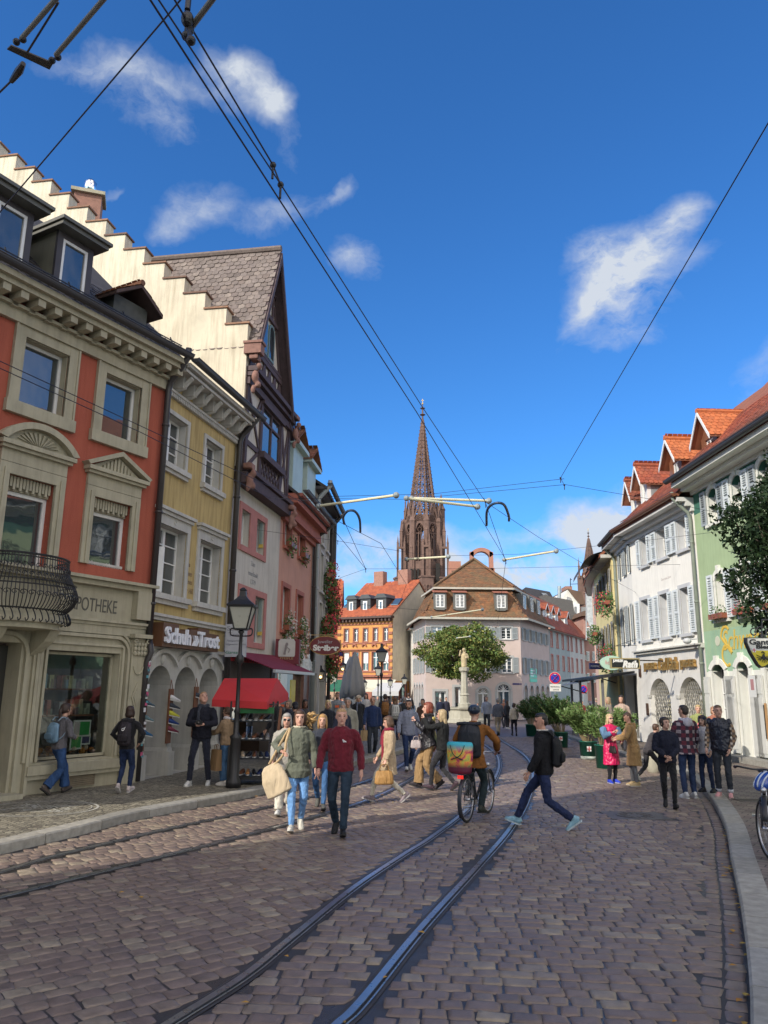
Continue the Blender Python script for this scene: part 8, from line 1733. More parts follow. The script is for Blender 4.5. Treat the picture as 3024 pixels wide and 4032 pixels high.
t16=slab('town_house',[(2296,2430),(2370,2430),(2370,2760),(2296,2760)],112,10,stucco('rose brown render',(.40,.24,.20)),'rose brown house closing the right street',kids=[('window',[(x,y),(x+13,y),(x+13,y+38),(x,y+38)],111.9,.1,WHITE)for x in(2308,2332)for y in(2470,2565,2650)]+[('pane',[(x+3,y+3),(x+10,y+3),(x+10,y+35),(x+3,y+35)],111.8,.08,GLASS)for x in(2308,2332)for y in(2470,2565,2650)]+[('roof',[(2290,2425),(2375,2425),(2375,2405),(2300,2405)],111,12,BRF)])
m=MB();c=atY(2247,2322,127)
m.tube([atY(2246,2310,130),atY(2246,2277,130)],.07,6);m.tube([atY(2246,2300,130),atY(2275,2299,130)],.05,6);m.tube([atY(2246,2280,130),atY(2252,2283,130)],.05,6);m.build('aerial',IRON,label='thin television aerial on the brown roof',cat='aerial')
m=MB();m.tube([atY(2202,2355,126),atY(2202,2308,126)],.3,8);m.build('flue',ZINC,label='steel flue pipe left of the white gable',cat='flue')
sc_=thing('scaffold',Vector((*atY(2320,2500,100)[:2],0)),'scaffold tower wrapped in pale netting near the right street','scaffold');m=MB()
for x in(2308,2325,2345):m.tube([atY(x,2268,100),atY(x,2520,100)],.08,5)
for y in range(2270,2520,24):m.tube([atY(2306,y,100),atY(2347,y,100)],.07,5)
m.build('poles',paint('scaffold steel',(.5,.5,.48),.4,.5),sc_);m=MB();m.prism([atY(2309,2330,99.6),atY(2345,2330,99.6),atY(2347,2480,99.6),atY(2328,2478,99.6),atY(2311,2440,99.6)],(0,.05,0));m.build('netting',M_('pale netting',(.42,.45,.45),.9,.3,3),sc_)
def openspire(par,c,r0,z0,z1,nr,w,rot=0):
    P=lambda i,t,k=1.:c+Vector((r0*(1-t)*k*math.cos(R(45*i+rot)),r0*(1-t)*k*math.sin(R(45*i+rot)),z0+(z1-z0)*t));T=.96;m=MB()
    for i in range(8):
        m.bar(P(i,0),P(i,T),w,w)
        for k in range(26):t=k/26*T;p=P(i,t,1.0+.35*w/max(.3,r0*(1-t)));m.box(p,(w*.9,w*.9,w*.5),R(45*i))
    m.build('ribs',REDSTONE,par);m=MB();tz=0;k=0
    ts=[T*(1-(1-j/nr)**1.12)for j in range(nr+1)]
    for t0,t1 in zip(ts,ts[1:]):
        for i in range(8):
            a,b,c_,d=P(i,t0),P(i+1,t0),P(i+1,t1),P(i,t1);q=w*.34;m.bar(a,b,w*.55,w*.55)
            if t0>.72:m.quad(a.lerp(b,.12),a.lerp(b,.88),d.lerp(c_,.9),d.lerp(c_,.1));continue
            ab,dc=a.lerp(b,.5),d.lerp(c_,.5);m.bar(ab,dc,q,q);cc=ab.lerp(dc,.5);ad,bc=a.lerp(d,.5),b.lerp(c_,.5)
            for e in(ad,bc):m.bar(ab,e,q,q);m.bar(dc,e,q,q)
            for e in(a,b,c_,d):m.bar(cc.lerp(e,.1),cc.lerp(e,.85),q*.8,q*.8)
    m.build('tracery',REDSTONE,par);m=MB();tip=c+Vector((0,0,z1));h=r0*1.0
    m.lathe(c,[(.08*r0,z0+(z1-z0)*.95),(.05*r0,z1),(.22*r0,z1+.1*h),(.06*r0,z1+.2*h),(.05*r0,z1+.5*h),(.2*r0,z1+.6*h),(.03*r0,z1+.7*h),(.02*r0,z1+.9*h)],8);m.build('finial',REDSTONE,par)
    m=MB();m.sphere(c+Vector((0,0,z1+.95*h)),.07*r0);m.box(c+Vector((0,0,z1+1.15*h)),(.03*r0,.03*r0,.35*h));m.box(c+Vector((0,0,z1+1.2*h)),(.18*r0,.03*r0,.03*r0));m.build('gilt_cross',M_('gold',(.8,.55,.15),.3,0,1,metal=.8),par)
def pinnacle(m,p,r,h):m.lathe(p,[(r,0),(r,h*.55),(r*1.25,h*.56),(r*.8,h*.6),(r*.12,h*.96),(r*.3,h*.97),(0.02,h)],4,rz=.6)
TC=atY(1664,2000,300);c=Vector((TC.x,300,0));tw=thing('church_tower',c,'red sandstone minster tower with an openwork spire','church tower')
openspire(tw,c,5.7,70,112,13,.62,10)
ro=7.3;m=MB();co8=lambda i,r=ro:c+Vector((r*math.cos(R(45*i+10)),r*math.sin(R(45*i+10)),0))
for i in range(8):m.lathe(co8(i),[(1.25,38),(1.2,66),(1.4,66.5),(.9,68)],6);pinnacle(m,co8(i,ro*.97)+Vector((0,0,66.5)),.75,8.5);pinnacle(m,co8(i,ro*1.12)+Vector((0,0,48)),.6,14)
m.build('octagon_piers',REDSTONE,tw);m=MB()
for i in range(8):
    a,b=co8(i),co8(i+1);n_=((a+b)/2-c).normalized();U=Vector((0,0,1));W=(b-a)
    for z0,z1 in((38,50.5),(66.2,69)):m.prism([a+U*z0,b+U*z0,b+U*z1,a+U*z1],-n_*.8)
    pi_=[(.5+.27*math.sin(R(t))*1,62+3.6*math.cos(R(t)))for t in range(-90,91,18)]
    for(x0,y0),(x1,y1)in zip(pi_,pi_[1:]):m.prism([a+W*x0+U*y0,a+W*x1+U*y1,a+W*x1+U*66.3,a+W*x0+U*66.3],-n_*.7)
    for s0,s1 in((0,.23),(.77,1)):m.prism([a+W*s0+U*50,a+W*s1+U*50,a+W*s1+U*66.3,a+W*s0+U*66.3],-n_*.7)
    for s0 in(.41,.59):m.bar(a+W*s0+U*50.5,a+W*s0+U*62,.3)
    m.bar(a+W*.2+U*61.5,a+W*.8+U*61.5,.25);m.tube([a+W*.5+U*63+W*.14*math.cos(t)+U*.9*math.sin(t)for t in[R(x)for x in range(0,361,45)]],.13,4)
    for s0 in(.02,.98):m.bar(a+W*s0+U*66+n_*.3,a+W*.5+U*74.5+n_*.3,.45)
    m.quad(a+W*.2+U*66.3,a+W*.8+U*66.3,a+W*.5+U*72.5);pinnacle(m,a+W*.5+U*73.5+n_*.3,.35,4)
m.build('belfry',REDSTONE,tw);m=MB()
m.box(c+Vector((0,2,22)),(17.5,15,44),R(14))
for sx,sy in((-8.6,-4.2),(.9,-8.6),(8.2,-5.5)):
    p=c+Vector((sx,sy,0));m.box(p+Vector((0,0,22)),(4.6,4.2,43.5),R(14));m.box(p+Vector((0,0,44)),(5.2,4.8,.6),R(14))
    for k in(-1.3,1.3):m.box(p+Vector((k,0,50)),(.8,.8,12));pinnacle(m,p+Vector((k,0,54)),.55,7)
    m.box(p+Vector((0,0,56)),(2.8,.9,.8));pinnacle(m,p+Vector((0,.8,56)),.8,12)
    for k in(-1.2,0,1.2):m.bar(p+Vector((k,-2.3,32)),p+Vector((k,-2.3,41)),.28)
    for k in(-.6,.6):m.tube([p+Vector((k+.6*math.cos(t),-2.4,40+.9*math.sin(t)))for t in[R(x)for x in range(0,361,40)]],.14,4)
for z in(38,44):m.box(c+Vector((0,2,z)),(19,16,.5),R(14))
m.build('tower_base',REDSTONE,tw);m=MB()
for k in(-1.3,0,1.3):m.box(c+Vector((-3.4+k,-7.0,43.3)),(.75,1.2,8));
m.box(c+Vector((5.5,-6.8,44)),(1.6,1,11));m.build('louvres',DARK,tw)
m=MB();m.lathe(c,[(7.6,40),(7.6,50.5),(.5,50.6)],8,rz=R(10));m.build('octagon_base',REDSTONE,tw)
p=atY(1737,2000,300);m=MB();m.lathe((p.x,p.y,0),[(1.5,38),(1.5,72),(1.8,72.3),(1.,74),(.1,79)],8);m.build('stair_turret',REDSTONE,tw)
for x in(1563,1766):m=MB();m.tube([atY(x,2250,295),atY(x,2160,295)],.13,5);m.build('scaffold_pole',REDSTONE,tw)
c2=atY(2326,2300,290);c2.z=0;t2=thing('church_tower',c2,'small red sandstone side spire of the minster behind the scaffold','church tower');openspire(t2,c2,2.6,47,60,6,.42,10);m=MB();m.lathe(c2,[(3.,0),(3.,38),(3.2,38.2),(2.9,38.5),(2.9,40)],8);m.lathe(c2,[(3.,45.2),(3.2,45.8),(2.6,47)],8)
for i in range(8):a=R(45*i+22);q=c2+Vector((2.8*math.cos(a),2.8*math.sin(a),0));m.bar(q+Vector((0,0,39)),q+Vector((0,0,46)),.55);m.bar(q+Vector((0,0,43.5)),c2+Vector((2.8*math.cos(a+.78),2.8*math.sin(a+.78),45.5)),.4)
m.box(c2+Vector((-3.2,1,20)),(2.6,2,50));pinnacle(m,c2+Vector((-4.2,0,44)),.5,8);pinnacle(m,c2+Vector((-2.4,0,44)),.45,7);m.build('turret',REDSTONE,t2)
YF=70.;fc=atY(1836,2800,YF);fz_=drop(YF);fc.z=fz_;t=thing('fountain',fc,'stone fountain with a statue on a column in the middle of the square','fountain');GST=M_('fountain stone',(.36,.34,.27),.9,.2,1.5,.01,20,streak=.4)
m=MB();m.lathe(fc,[(2.15,0),(2.1,.28),(1.95,.3),(1.85,.4),(1.8,1.05),(2.0,1.15),(2.05,1.3),(1.8,1.3),(1.75,.9)],8,rz=R(22));m.build('basin',GST,t);m=MB();m.lathe(fc+Vector((-.15,0,0)),[(.62,.3),(.6,1.6),(.42,1.7),(.38,2.3),(.46,2.35),(.36,2.5),(.28,4.2),(.3,4.3),(.46,4.45),(.48,4.7),(.36,4.75)],8,rz=R(22));m.build('column',GST,t)
m=MB();s0=fc+Vector((-.15,0,4.75));m.tube([s0,s0+Vector((0,0,.5)),s0+Vector((0,0,1.05)),s0+Vector((0,0,1.35))],[.26,.27,.3,.14],10);m.sphere(s0+Vector((0,-.03,1.55)),.17);m.tube([s0+Vector((-.25,-.05,1.2)),s0+Vector((-.42,-.15,.95)),s0+Vector((-.3,-.25,1.5))],.09,7);m.tube([s0+Vector((.25,0,1.2)),s0+Vector((.38,-.12,.8)),s0+Vector((.12,-.28,.85))],.09,7);bake(m,'statue',M_('statue stone',(.42,.34,.2),.8,.2,4),t,.05,1).location=(0,0,0)
for o in t.children:
    if o.name.startswith('statue'):o.location=-t.location
LT1=island('linden leaves',[(.07,.13,.025),(.10,.17,.035),(.15,.19,.04),(.24,.21,.05),(.055,.105,.025),(.13,.16,.035)],.6,0);LT2=island('street tree leaves in painted shade',[(.012,.026,.010),(.016,.034,.012),(.024,.045,.016),(.014,.03,.013)],.6,0,spec=.2);BARK=M_('bark',(.10,.08,.06),.95,.3,5,.01,20)  # street tree greens darkened to carry the shade over its crown
def tree(base,cen,r,ncl,nl,s,mat,label,seed,tr=.2):
    rg=random.Random(seed);t=thing('tree',base,label,'tree');m=MB();top=Vector((cen.x,cen.y,cen.z));m.tube(cat_curve([base,base.lerp(top,.4)+Vector((.1,0,0)),top+Vector((0,0,r[2]*.3))],5),[tr*(1-.75*i/10)for i in range(11)],8);cl=[]
    for i in range(ncl):
        while True:
            p=Vector((rg.uniform(-1,1),rg.uniform(-1,1),rg.uniform(-1,1)))
            if .25<p.length<1.:break
        k=.92+.16*math.sin(p.x*5+seed)*math.cos(p.z*6);q=cen+Vector((p.x*r[0]*k,p.y*r[1]*k,p.z*r[2]*k));cl.append(q)
        if i%2==0:a=base.lerp(top,rg.uniform(.55,1.0));m.tube(cat_curve([a,a.lerp(q,.5)+Vector((0,0,.1*r[2])),q],3),[tr*.3,tr*.24,tr*.2,tr*.14,tr*.1,tr*.08,tr*.05],5)
    m.build('trunk',BARK,t,True);m=MB()
    for q in cl:k=rg.uniform(.6,1.25);leaves(m,q,(r[0]*.24*k,r[1]*.24*k,r[2]*.17*k),int(nl*k),s,rg,.6)
    m.build('crown',mat,t);return t
tb=atY(1826,2800,76);tb.z=drop(76);tree(tb,atY(1812,2565,76),(4.5,3.6,3.0),130,170,.14,LT1,'broad linden tree with yellowing leaves behind the fountain',5,.3)
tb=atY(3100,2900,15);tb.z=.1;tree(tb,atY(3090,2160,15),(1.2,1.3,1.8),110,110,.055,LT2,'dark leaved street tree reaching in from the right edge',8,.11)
OLE=island('oleander leaves',[(.09,.16,.045),(.13,.21,.06),(.17,.26,.09),(.20,.28,.10)],.5,0);OLD_=island('deep oleander leaves',[(.04,.09,.025),(.06,.12,.035),(.09,.16,.05)],.5,0)
PG=M_('green plastic tub',(.012,.105,.07),.35,.12,3)
def planter(x,y,rp,hp_,bx,by,w,mat,label,seed,n=5600,crest=True,band=False):
    rg=random.Random(seed);g=gnd(x,y);t=thing('planter',g,label,'planter','oleander tubs along the pavement');m=MB();m.lathe(g,[(rp*.9,0),(rp,hp_),(rp*1.04,hp_),(rp*1.04,hp_+.03),(rp*.95,hp_+.03),(rp*.9,hp_-.08)],24);m.build('tub',PG,t,True)
    if band:m=MB();m.lathe(g,[(rp*.915,.0),(rp*.925,.09)],24);m.build('base_band',paint('pale tub base',(.45,.5,.45),.6),t,True)
    if crest:m=MB();q=g+Vector((-.05,-rp*.985,hp_*.62));m.box(q,(.13,.02,.15));cr=m.build('crest',paint('crest white',(.7,.7,.7)),t);m=MB();m.box(q+Vector((0,-.013,0)),(.025,.006,.14));m.box(q+Vector((0,-.0135,0)),(.12,.006,.025));m.build('cross',paint('crest red',(.5,.02,.02)),cr)
    top=atY(bx,by,g.y);m=MB();L=MB();H_=top.z-hp_
    for k in range(46):
        a=rg.uniform(0,6.28);rr_=rg.uniform(.15,1)**.7*w;e=Vector((top.x+rr_*math.cos(a),g.y+rr_*.8*math.sin(a),hp_+H_*rg.uniform(.62,1.0)*(1-.25*(rr_/w)**2)));b0=g+Vector((rp*.5*math.cos(a),rp*.5*math.sin(a),hp_-.03));md=b0.lerp(e,.5)+Vector((-.1*math.cos(a)*rr_,0,.1));C_=cat_curve([b0,md,e],4);m.tube(C_,.009,4)
        for j in range(n//46):
            t_=rg.uniform(.28,1);p=b0.lerp(md,t_*2)if t_<.5 else md.lerp(e,t_*2-1);d=Vector((rg.gauss(0,.6)+.5*math.cos(a),rg.gauss(0,.6)+.5*math.sin(a),rg.uniform(.1,1.1))).normalized();sd_=d.cross(Vector((rg.gauss(0,1),rg.gauss(0,1),rg.gauss(0,1)))).normalized();l=rg.uniform(.09,.17);p=p+sd_*rg.uniform(-.06,.06);L.quad(p,p+d*l*.5+sd_*.017,p+d*l,p+d*l*.5-sd_*.017)
    m.build('stems',M_('oleander stem',(.26,.2,.11),.8),t);L.build('foliage',mat,t)
planter(2319,2988,.27,.50,2290,2760,.78,OLE,'bright green oleander in a crested green tub with a pale base',1,band=True)
planter(2390,3024,.30,.58,2400,2775,.70,OLE,'bright oleander in a plain green tub beside the pink coat',2,crest=False)
planter(2208,2942,.28,.52,2170,2722,.95,OLD_,'large dark oleander in a crested tub behind the striding man',3,6200)
planter(2095,2899,.28,.50,2095,2735,.85,OLD_,'farthest oleander in a dark green tub',4,4600,crest=False)
g=gnd(2575,3040);m=MB();m.ell(g+Vector((0,0,.3)),(.22,.2,.42),12,8);bo_=bake(m,'stone_bollard',GST,None,.04,2);tag(bo_,'worn granite corner stone behind the man in camel','corner stone')
LGL=M_('frosted lamp glass',(.42,.42,.36),.3,.05,2,spec=.6)
def lamp(loc,H,label,group='old style street lamps',lit=False):
    t=thing('street_lamp',loc,label,'street lamp',group);s=H/3.85;c=Vector(loc);m=MB()
    m.lathe(c,[(.15*s,0),(.15*s,.12*s),(.105*s,.18*s),(.10*s,.9*s),(.125*s,.95*s),(.055*s,1.0*s),(.05*s,1.4*s),(.07*s,1.43*s),(.042*s,1.5*s),(.036*s,2.35*s),(.08*s,2.38*s),(.08*s,2.5*s),(.04*s,2.55*s),(.032*s,2.95*s),(.07*s,3.0*s),(.03*s,3.03*s)],14);m.build('post',IRON,t,True)
    for k in range(10):pass
    m=MB();z=3.03*s
    for sx in(-1,1):m.tube(cat_curve([c+Vector((0,0,z-.12*s)),c+Vector((sx*.2*s,0,z-.1*s)),c+Vector((sx*.22*s,0,z+.02*s)),c+Vector((sx*.15*s,0,z+.03*s))],4),.014*s,6)
    b0,b1=.125*s,.235*s;zb,zt=z+.02*s,z+.47*s;q0=[c+Vector((x*b0,y*b0,zb))for x,y in((-1,-1),(1,-1),(1,1),(-1,1))];q1=[c+Vector((x*b1,y*b1,zt))for x,y in((-1,-1),(1,-1),(1,1),(-1,1))]
    for i in range(4):j=(i+1)%4;m.bar(q0[i],q1[i],.022*s);m.bar(q0[i],q0[j],.03*s);m.bar(q1[i],q1[j],.03*s)
    m.build('lantern_frame',IRON,t);m=MB()
    for i in range(4):j=(i+1)%4;m.quad(q0[i].lerp(c+Vector((0,0,zb)),.06),q0[j].lerp(c+Vector((0,0,zb)),.06),q1[j].lerp(c+Vector((0,0,zt)),.04),q1[i].lerp(c+Vector((0,0,zt)),.04))
    m.build('lantern_glass',LGL,t);m=MB();m.lathe(c,[(.385*s,zt+.0),(.395*s,zt+.03*s),(.2*s,zt+.14*s),(.1*s,zt+.22*s),(.08*s,zt+.33*s),(.1*s,zt+.35*s),(.03*s,zt+.40*s)],4,rz=R(45));m.build('lantern_roof',IRON,t)
    if lit:m=MB();m.sphere(c+Vector((0,-.16*s,zb+.14*s)),.07*s);m.build('bulb',emis('warm bulb',(1,.6,.2),6),t)
    return t
lp_=gnd(918,3100,.12);lamp(lp_,atY(930,2323,lp_.y).z-.12,'nearest black lantern lamp post beside the red shoe stall')
for x,yt,Y,lab in((1503,2538,42,'tall black lantern lamp right of the closed parasols'),(1490,2612,58,'second lantern just behind the tall lamp by the parasols'),(1436,2672,74,'small distant lantern right of the parasols'),(1537,2666,74,'distant lantern in front of the white awning'),(1592,2656,70,'distant lantern by the pink house corner'),(1318,2645,66,'distant lantern left of the parasols'),(1293,2650,70,'leftmost distant lantern by the green awning')):
    p=atY(x,yt,Y);z=drop(Y);lamp(Vector((p.x,p.y,z)),p.z-z,lab)
for x,y,Y,lab in((1262,2690,33,'lit wall lantern under the oval sign'),(1349,2655,40,'lit hanging lantern left of the parasols')):p=atY(x,y,Y);t=lamp(Vector((p.x,p.y,p.z-1.9)),2.6,lab,'lit wall lanterns',True);[bpy.data.objects.remove(o)for o in list(t.children)if o.name.startswith('post')];m=MB();m.tube([p+Vector((0,0,.15)),p+Vector((-.5,.3,.25))],.03,6);m.build('wall_arm',IRON,t)
GRP=M_('grey parasol cloth',(.27,.27,.27),.9,.1,2)
for x,yt,Y,lab in((1398,2566,40,'taller closed grey parasol in the middle of the street'),(1380,2584,42,'closed grey parasol standing behind the taller one')):
    p=atY(x,yt,Y);c=Vector((p.x,p.y,drop(Y)));t=thing('parasol',c,lab,'parasol');m=MB();n=28;zs=[(p.z,.03),(p.z-.3,.16),(p.z-1.0,.33),(p.z-1.7,.46),(p.z-2.15,.52),(p.z-2.2,.40)];k=0
    for z,r in zs:
        for j in range(n):a=2*math.pi*j/n;rr_=r*(1+.16*math.sin(j*math.pi*.5+z)+.05*math.sin(j*1.7));m.v.append((c.x+rr_*math.cos(a),c.y+rr_*math.sin(a),z+(.12*math.sin(j*.9)if r>.5 else 0)))
    for i in range(len(zs)-1):
        for j in range(n):m.f.append((i*n+j,i*n+(j+1)%n,(i+1)*n+(j+1)%n,(i+1)*n+j));m.m.append(0)
    m.build('canopy',GRP,t,True);m=MB();m.tube([c,Vector((c.x,c.y,p.z-.1))],.05,8);m.build('pole',WHITE,t,True)
t=thing('shoe_stall',gnd(1000,3085,.12),'wheeled shoe rack stall under a red cloth awning','market stall');RD=M_('red awning cloth',(.50,.03,.035),.7,.1,2,.004,8);m=MB()
A,B,C_,D=atY(835,2754,16.2),atY(1052,2764,15.9),atY(883,2671,16.9),atY(1093,2671,17.0);E_=atY(1136,2731,18.0);Fb=E_+(A-B)
m.prism([A,B,D,C_],(0,.02,-.02));m.prism([C_,D,E_,Fb],(0,.02,-.02));m.prism([B,E_,D],(-.02,0,-.01));
for a,b in((A,B),(B,E_),(A,Fb)):m.prism([a,b,b-Vector((0,0,.14)),a-Vector((0,0,.14))],(0,.015,0))
m.build('awning',RD,t);zt=A.z;x0,x1=A.x+.42,B.x+.10;y0,y1=16.1,16.8;m=MB()
for x in(x0,x1):
    for y in(y0,y1):m.bar((x,y,.25),(x,y,zt-.03),.035)
for z in(.28,.62,.98,1.34,1.68):m.box(((x0+x1)/2,(y0+y1)/2,z),(x1-x0,y1-y0,.02))
for y in(y0,y1):m.bar((x0,y,.25),(x1,y,.25),.05)
m.build('rack',IRON,t);m=MB();m.bar((x1+.06,y0-.02,.3),(x1+.16,y0-.02,1.62),.05);m.build('wooden_pole',WOODM,t)
for x in(x0+.1,x1):
    for y in(y0,y1):m=MB();m.tube([(x-.02,y,.18),(x+.02,y,.18)],.06,14);m.build('wheel',IRON,t)
m=MB();m.box((x0+.5,y0-.02,zt-.2),(.75,.02,.12));m.build('green_label',paint('green label',(.01,.12,.03)),t)
rg=random.Random(6);CN=[('black',(.015,.015,.018)),('tan',(.36,.17,.06)),('grey',(.25,.24,.23)),('brown',(.14,.06,.03)),('navy',(.02,.03,.09)),('beige',(.42,.34,.24))]
for zi,z in enumerate((.29,.63,.99,1.35)):
    for k in range(6):cn=CN[rg.choice([0,0,1,2,3,4,5,0])];shoe(Vector((x0+.13+k*(x1-x0-.2)/5.4,y0+.18,z+.02)),cn[1],'%s shoe, number %d from the left on the %s shelf of the shoe stall'%(cn[0],k+1,('lowest','second','third','top')[zi]),R(180+rg.uniform(-15,15)),'shoes on the stall shelves')
def face_sign(name,x0,y0,x1,y1,Y,fm,rm,label,dp=.12):return boxsign(name,x0,y0,x1,y1,Y,rm,fm,label,dp)
GYS=paint('sign pale grey',(.40,.41,.44),.5);t=face_sign('shop_sign',886,2459,974,2586,19.6,GYS,GYS,'pale grey shoe shop sign board hanging behind the nearest lamp');GL=paint('sign grey letters',(.16,.17,.2));
for tx,x,y,w,h,mt in(('Schuh',896,2483,72,18,GL),('Trost',900,2507,62,16,GL),('Fachgeschäft für',897,2526,64,7,GL),('fußgerechte Schuhe',890,2540,78,7,GL),('Ganter',890,2574,56,11,paint('sign green',(.01,.16,.07)))):signtext(tx,x,y,w,h,19.6,mt,t,-.07)
MAR=paint('claret sign',(.13,.008,.02),.45);t=face_sign('shop_sign',1085,2518,1182,2616,24.3,MAR,MAR,'square claret bakery sign with a pale oval panel',.35);m=MB();c=atY(1132,2553,24.3);P4=[(-.24,-.26),(.24,-.26),(.26,-.2),(.26,.2),(.2,.28),(-.2,.28),(-.26,.2),(-.26,-.2)];m.prism([c+Vector((x,-.185,y))for x,y in P4],(0,-.008,0));m.build('panel',paint('panel grey white',(.48,.48,.46)),t);m=MB();q=c+Vector((0,-.2,0));m.ell(q+Vector((0,0,.12)),(.045,.01,.05),8,5);m.tube([q+Vector((0,0,.08)),q+Vector((-.02,0,-.05)),q+Vector((-.05,0,-.2))],.06,6,ry=.01);m.tube([q+Vector((.0,0,.03)),q+Vector((.1,0,-.04)),q+Vector((.06,0,-.14))],.02,6,ry=.008);m.build('baker_drawing',paint('pencil grey',(.2,.18,.18)),t);signtext('PFEIFLE',1106,2597,50,9,24.3,paint('old gold letters',(.40,.26,.12)),t,-.2)
t=thing('shop_sign',atY(1282,2578,29.2),'dark red oval jeweller sign hanging over the street','sign');c=atY(1282,2542,29.2);m=MB();
for rx,rz,d0,mt,nm in((.60,.355,.07,M_('gilt letters',(.42,.26,.09)),'rim'),(.57,.33,.082,paint('oval claret',(.15,.015,.02),.4),'face')):m=MB();m.prism([c+Vector((rx*math.cos(R(a)),-d0,rz*math.sin(R(a))))for a in range(0,360,12)],(0,2*d0,0));m.build('sign_'+nm,mt,t)
signtext('Juwelier',1251,2533,58,13,29.2,GYS,t,-.09);signtext('Steiber',1233,2561,100,21,29.2,WHITE,t,-.09,bold=.015);m=MB();m.bar(atY(1215,2500,29.2),atY(1352,2500,29.2),.03);m.build('sign_arm',paint('brass arm',(.35,.25,.12),.5,.4),t)
t=face_sign('shop_sign',1330,2566,1352,2585,38,paint('royal blue sign',(.01,.03,.25)),IRON,'small royal blue hanging sign right of the oval one');t=face_sign('shop_sign',1270,2570,1326,2590,36,paint('ornate dark',(.03,.022,.012)),MATS['gilt letters'],'dark ornate inn sign with gilt scrolls below the oval sign');m=MB()
for k in range(6):c=atY(1275+k*9,2600+8*(k%2),36);m.tube([c+Vector((.12*math.cos(a)*(1-a/9),0,.12*math.sin(a)*(1-a/9)))for a in[R(x)for x in range(0,480,40)]],.02,5)
m.build('scrollwork',IRON,t);m=MB();c=atY(1290,2630,36);m.ell(c,(.35,.06,.18),12,6);m.build('gilt_boat',MATS['gilt letters'],t)
t=thing('road_sign',Vector((*atY(2185,2700,43)[:2],0)),'round red and blue no stopping sign above a white plate','road sign');c=atY(2185,2670,43);n0=Vector((0,-1,0))
def disc(c,r,d,mt,nm,par):m=MB();m.prism([c+Vector((r*math.cos(R(a)),-d,r*math.sin(R(a))))for a in range(0,360,12)],(0,.008,0));m.build(nm,mt,par)
RS=paint('traffic red',(.62,.015,.03),.4);BS=paint('traffic blue',(.01,.05,.45),.4);disc(c,.325,0,paint('sign white rim',(.7,.5,.5)),'disc',t);disc(c,.305,.01,RS,'red_ring',t);disc(c,.235,.02,BS,'blue_field',t);m=MB()
for s_ in(1,-1):m.bar(c+Vector((-.17,-.032,-.17*s_)),c+Vector((.17,-.032,.17*s_)),.055,.012)
m.build('red_cross',RS,t);m=MB();m.box(c+Vector((0,-.042,.2)),(.13,.01,.035));m.build('arrow',WHITE,t);a,b=atY(2165,2722,43),atY(2208,2694,43);m=MB();m.box((a+b)/2,(b.x-a.x,.02,b.z-a.z));m.build('plate',WHITE,t);signtext('Brandschutz-',2168,2706,36,5,43,BLKL,t,-.02);signtext('zone ab',2178,2717,22,5,43,BLKL,t,-.02);m=MB();m.tube([(c.x,c.y+.04,c.z),(c.x,c.y+.04,drop(43))],.03,8);m.build('post',ZINC,t)
t=thing('road_sign',Vector((*atY(2297,2760,62)[:2],drop(62))),'second no stopping sign farther along the right street','road sign');c=atY(2297,2714,62);disc(c,.32,0,RS,'red_ring',t);disc(c,.24,.01,BS,'blue_field',t);m=MB()
for s_ in(1,-1):m.bar(c+Vector((-.17,-.022,-.17*s_)),c+Vector((.17,-.022,.17*s_)),.055,.012)
m.build('red_cross',RS,t);m=MB();m.tube([(c.x,c.y+.04,c.z),(c.x,c.y+.04,drop(62))],.03,8);m.build('post',ZINC,t)
t=thing('delivery_van',atY(2200,2790,75),'dark parked van behind the oleanders near the right street','van');t.location.z=drop(75);c=t.location;m=MB();m.prism([c+Vector((x,-1,z))for x,z in((-2.4,.4),(2.4,.4),(2.4,1.1),(1.7,1.9),(-2.2,2.0),(-2.4,1.3))],(0,2,0));m.build('van_body',paint('van dark paint',(.04,.05,.06),.25),t);m=MB();m.prism([c+Vector((x,-1.02,z))for x,z in((-1.9,1.25),(1.6,1.25),(1.3,1.75),(-1.9,1.8))],(0,.01,0));m.build('side_glass',GLASS,t)
for x in(-1.5,1.5):m=MB();m.tube([c+Vector((x,-1.05,.35)),c+Vector((x,-.8,.35))],.35,16);m.build('wheel',IRON,t)
WIR=paint('wire',(.02,.018,.03),.5)
def wire(name,pts,r,label,z=5.8,cl=()):
    P=[gnd(x,y,zz)for x,y,zz in[(p+(z,)if len(p)==2 else p)for p in pts]];m=MB();m.tube(P,r,6);o=m.build(name,WIR,label=label,cat='wire')
    for i in cl:m=MB();m.sphere(P[i],r*4);m.tube([P[i],P[i]+Vector((0,.0,-.12))],r*1.6,6);m.build('clamp',IRON,o)
    return o
wire('contact_wire',[(-60,-1010),(592,0),(1640,1622),(1905,2060),(1992,2205)],.0065,'left of the two long overhead contact wires crossing the sky',cl=(4,))
wire('contact_wire',[(-30,-980),(625,0),(1105,725),(1664,1604),(1912,1977),(2120,2115),(2300,2222)],.0055,'right long overhead contact wire passing the spire tip',cl=(2,4))
wire('messenger_wire',[(670,-30,6.1),(1075,650,5.95),(1105,728,5.82)],.0065,'short upper wire joining the right contact wire at a clamp',cl=(1,2))
wire('span_wire',[(-120,975),(660,60),(735,-30)],.007,'stay wire rising from the red house to the top left',7.2)
wire('contact_wire',[(-300,1290),(0,1422),(560,1680),(1100,1932),(1500,2140),(1600,2300),(1560,2420)],.0065,'upper overhead wire along the left house fronts')
wire('contact_wire',[(-300,1305),(0,1450),(560,1705),(1060,1960),(1250,1975),(1310,2080),(1440,2240)],.0065,'lower overhead wire along the left house fronts',cl=(6,))
wire('span_wire',[(3200,185),(2207,1882),(2222,1910)],.0065,'long stay wire from the upper right corner',7,cl=(1,2))
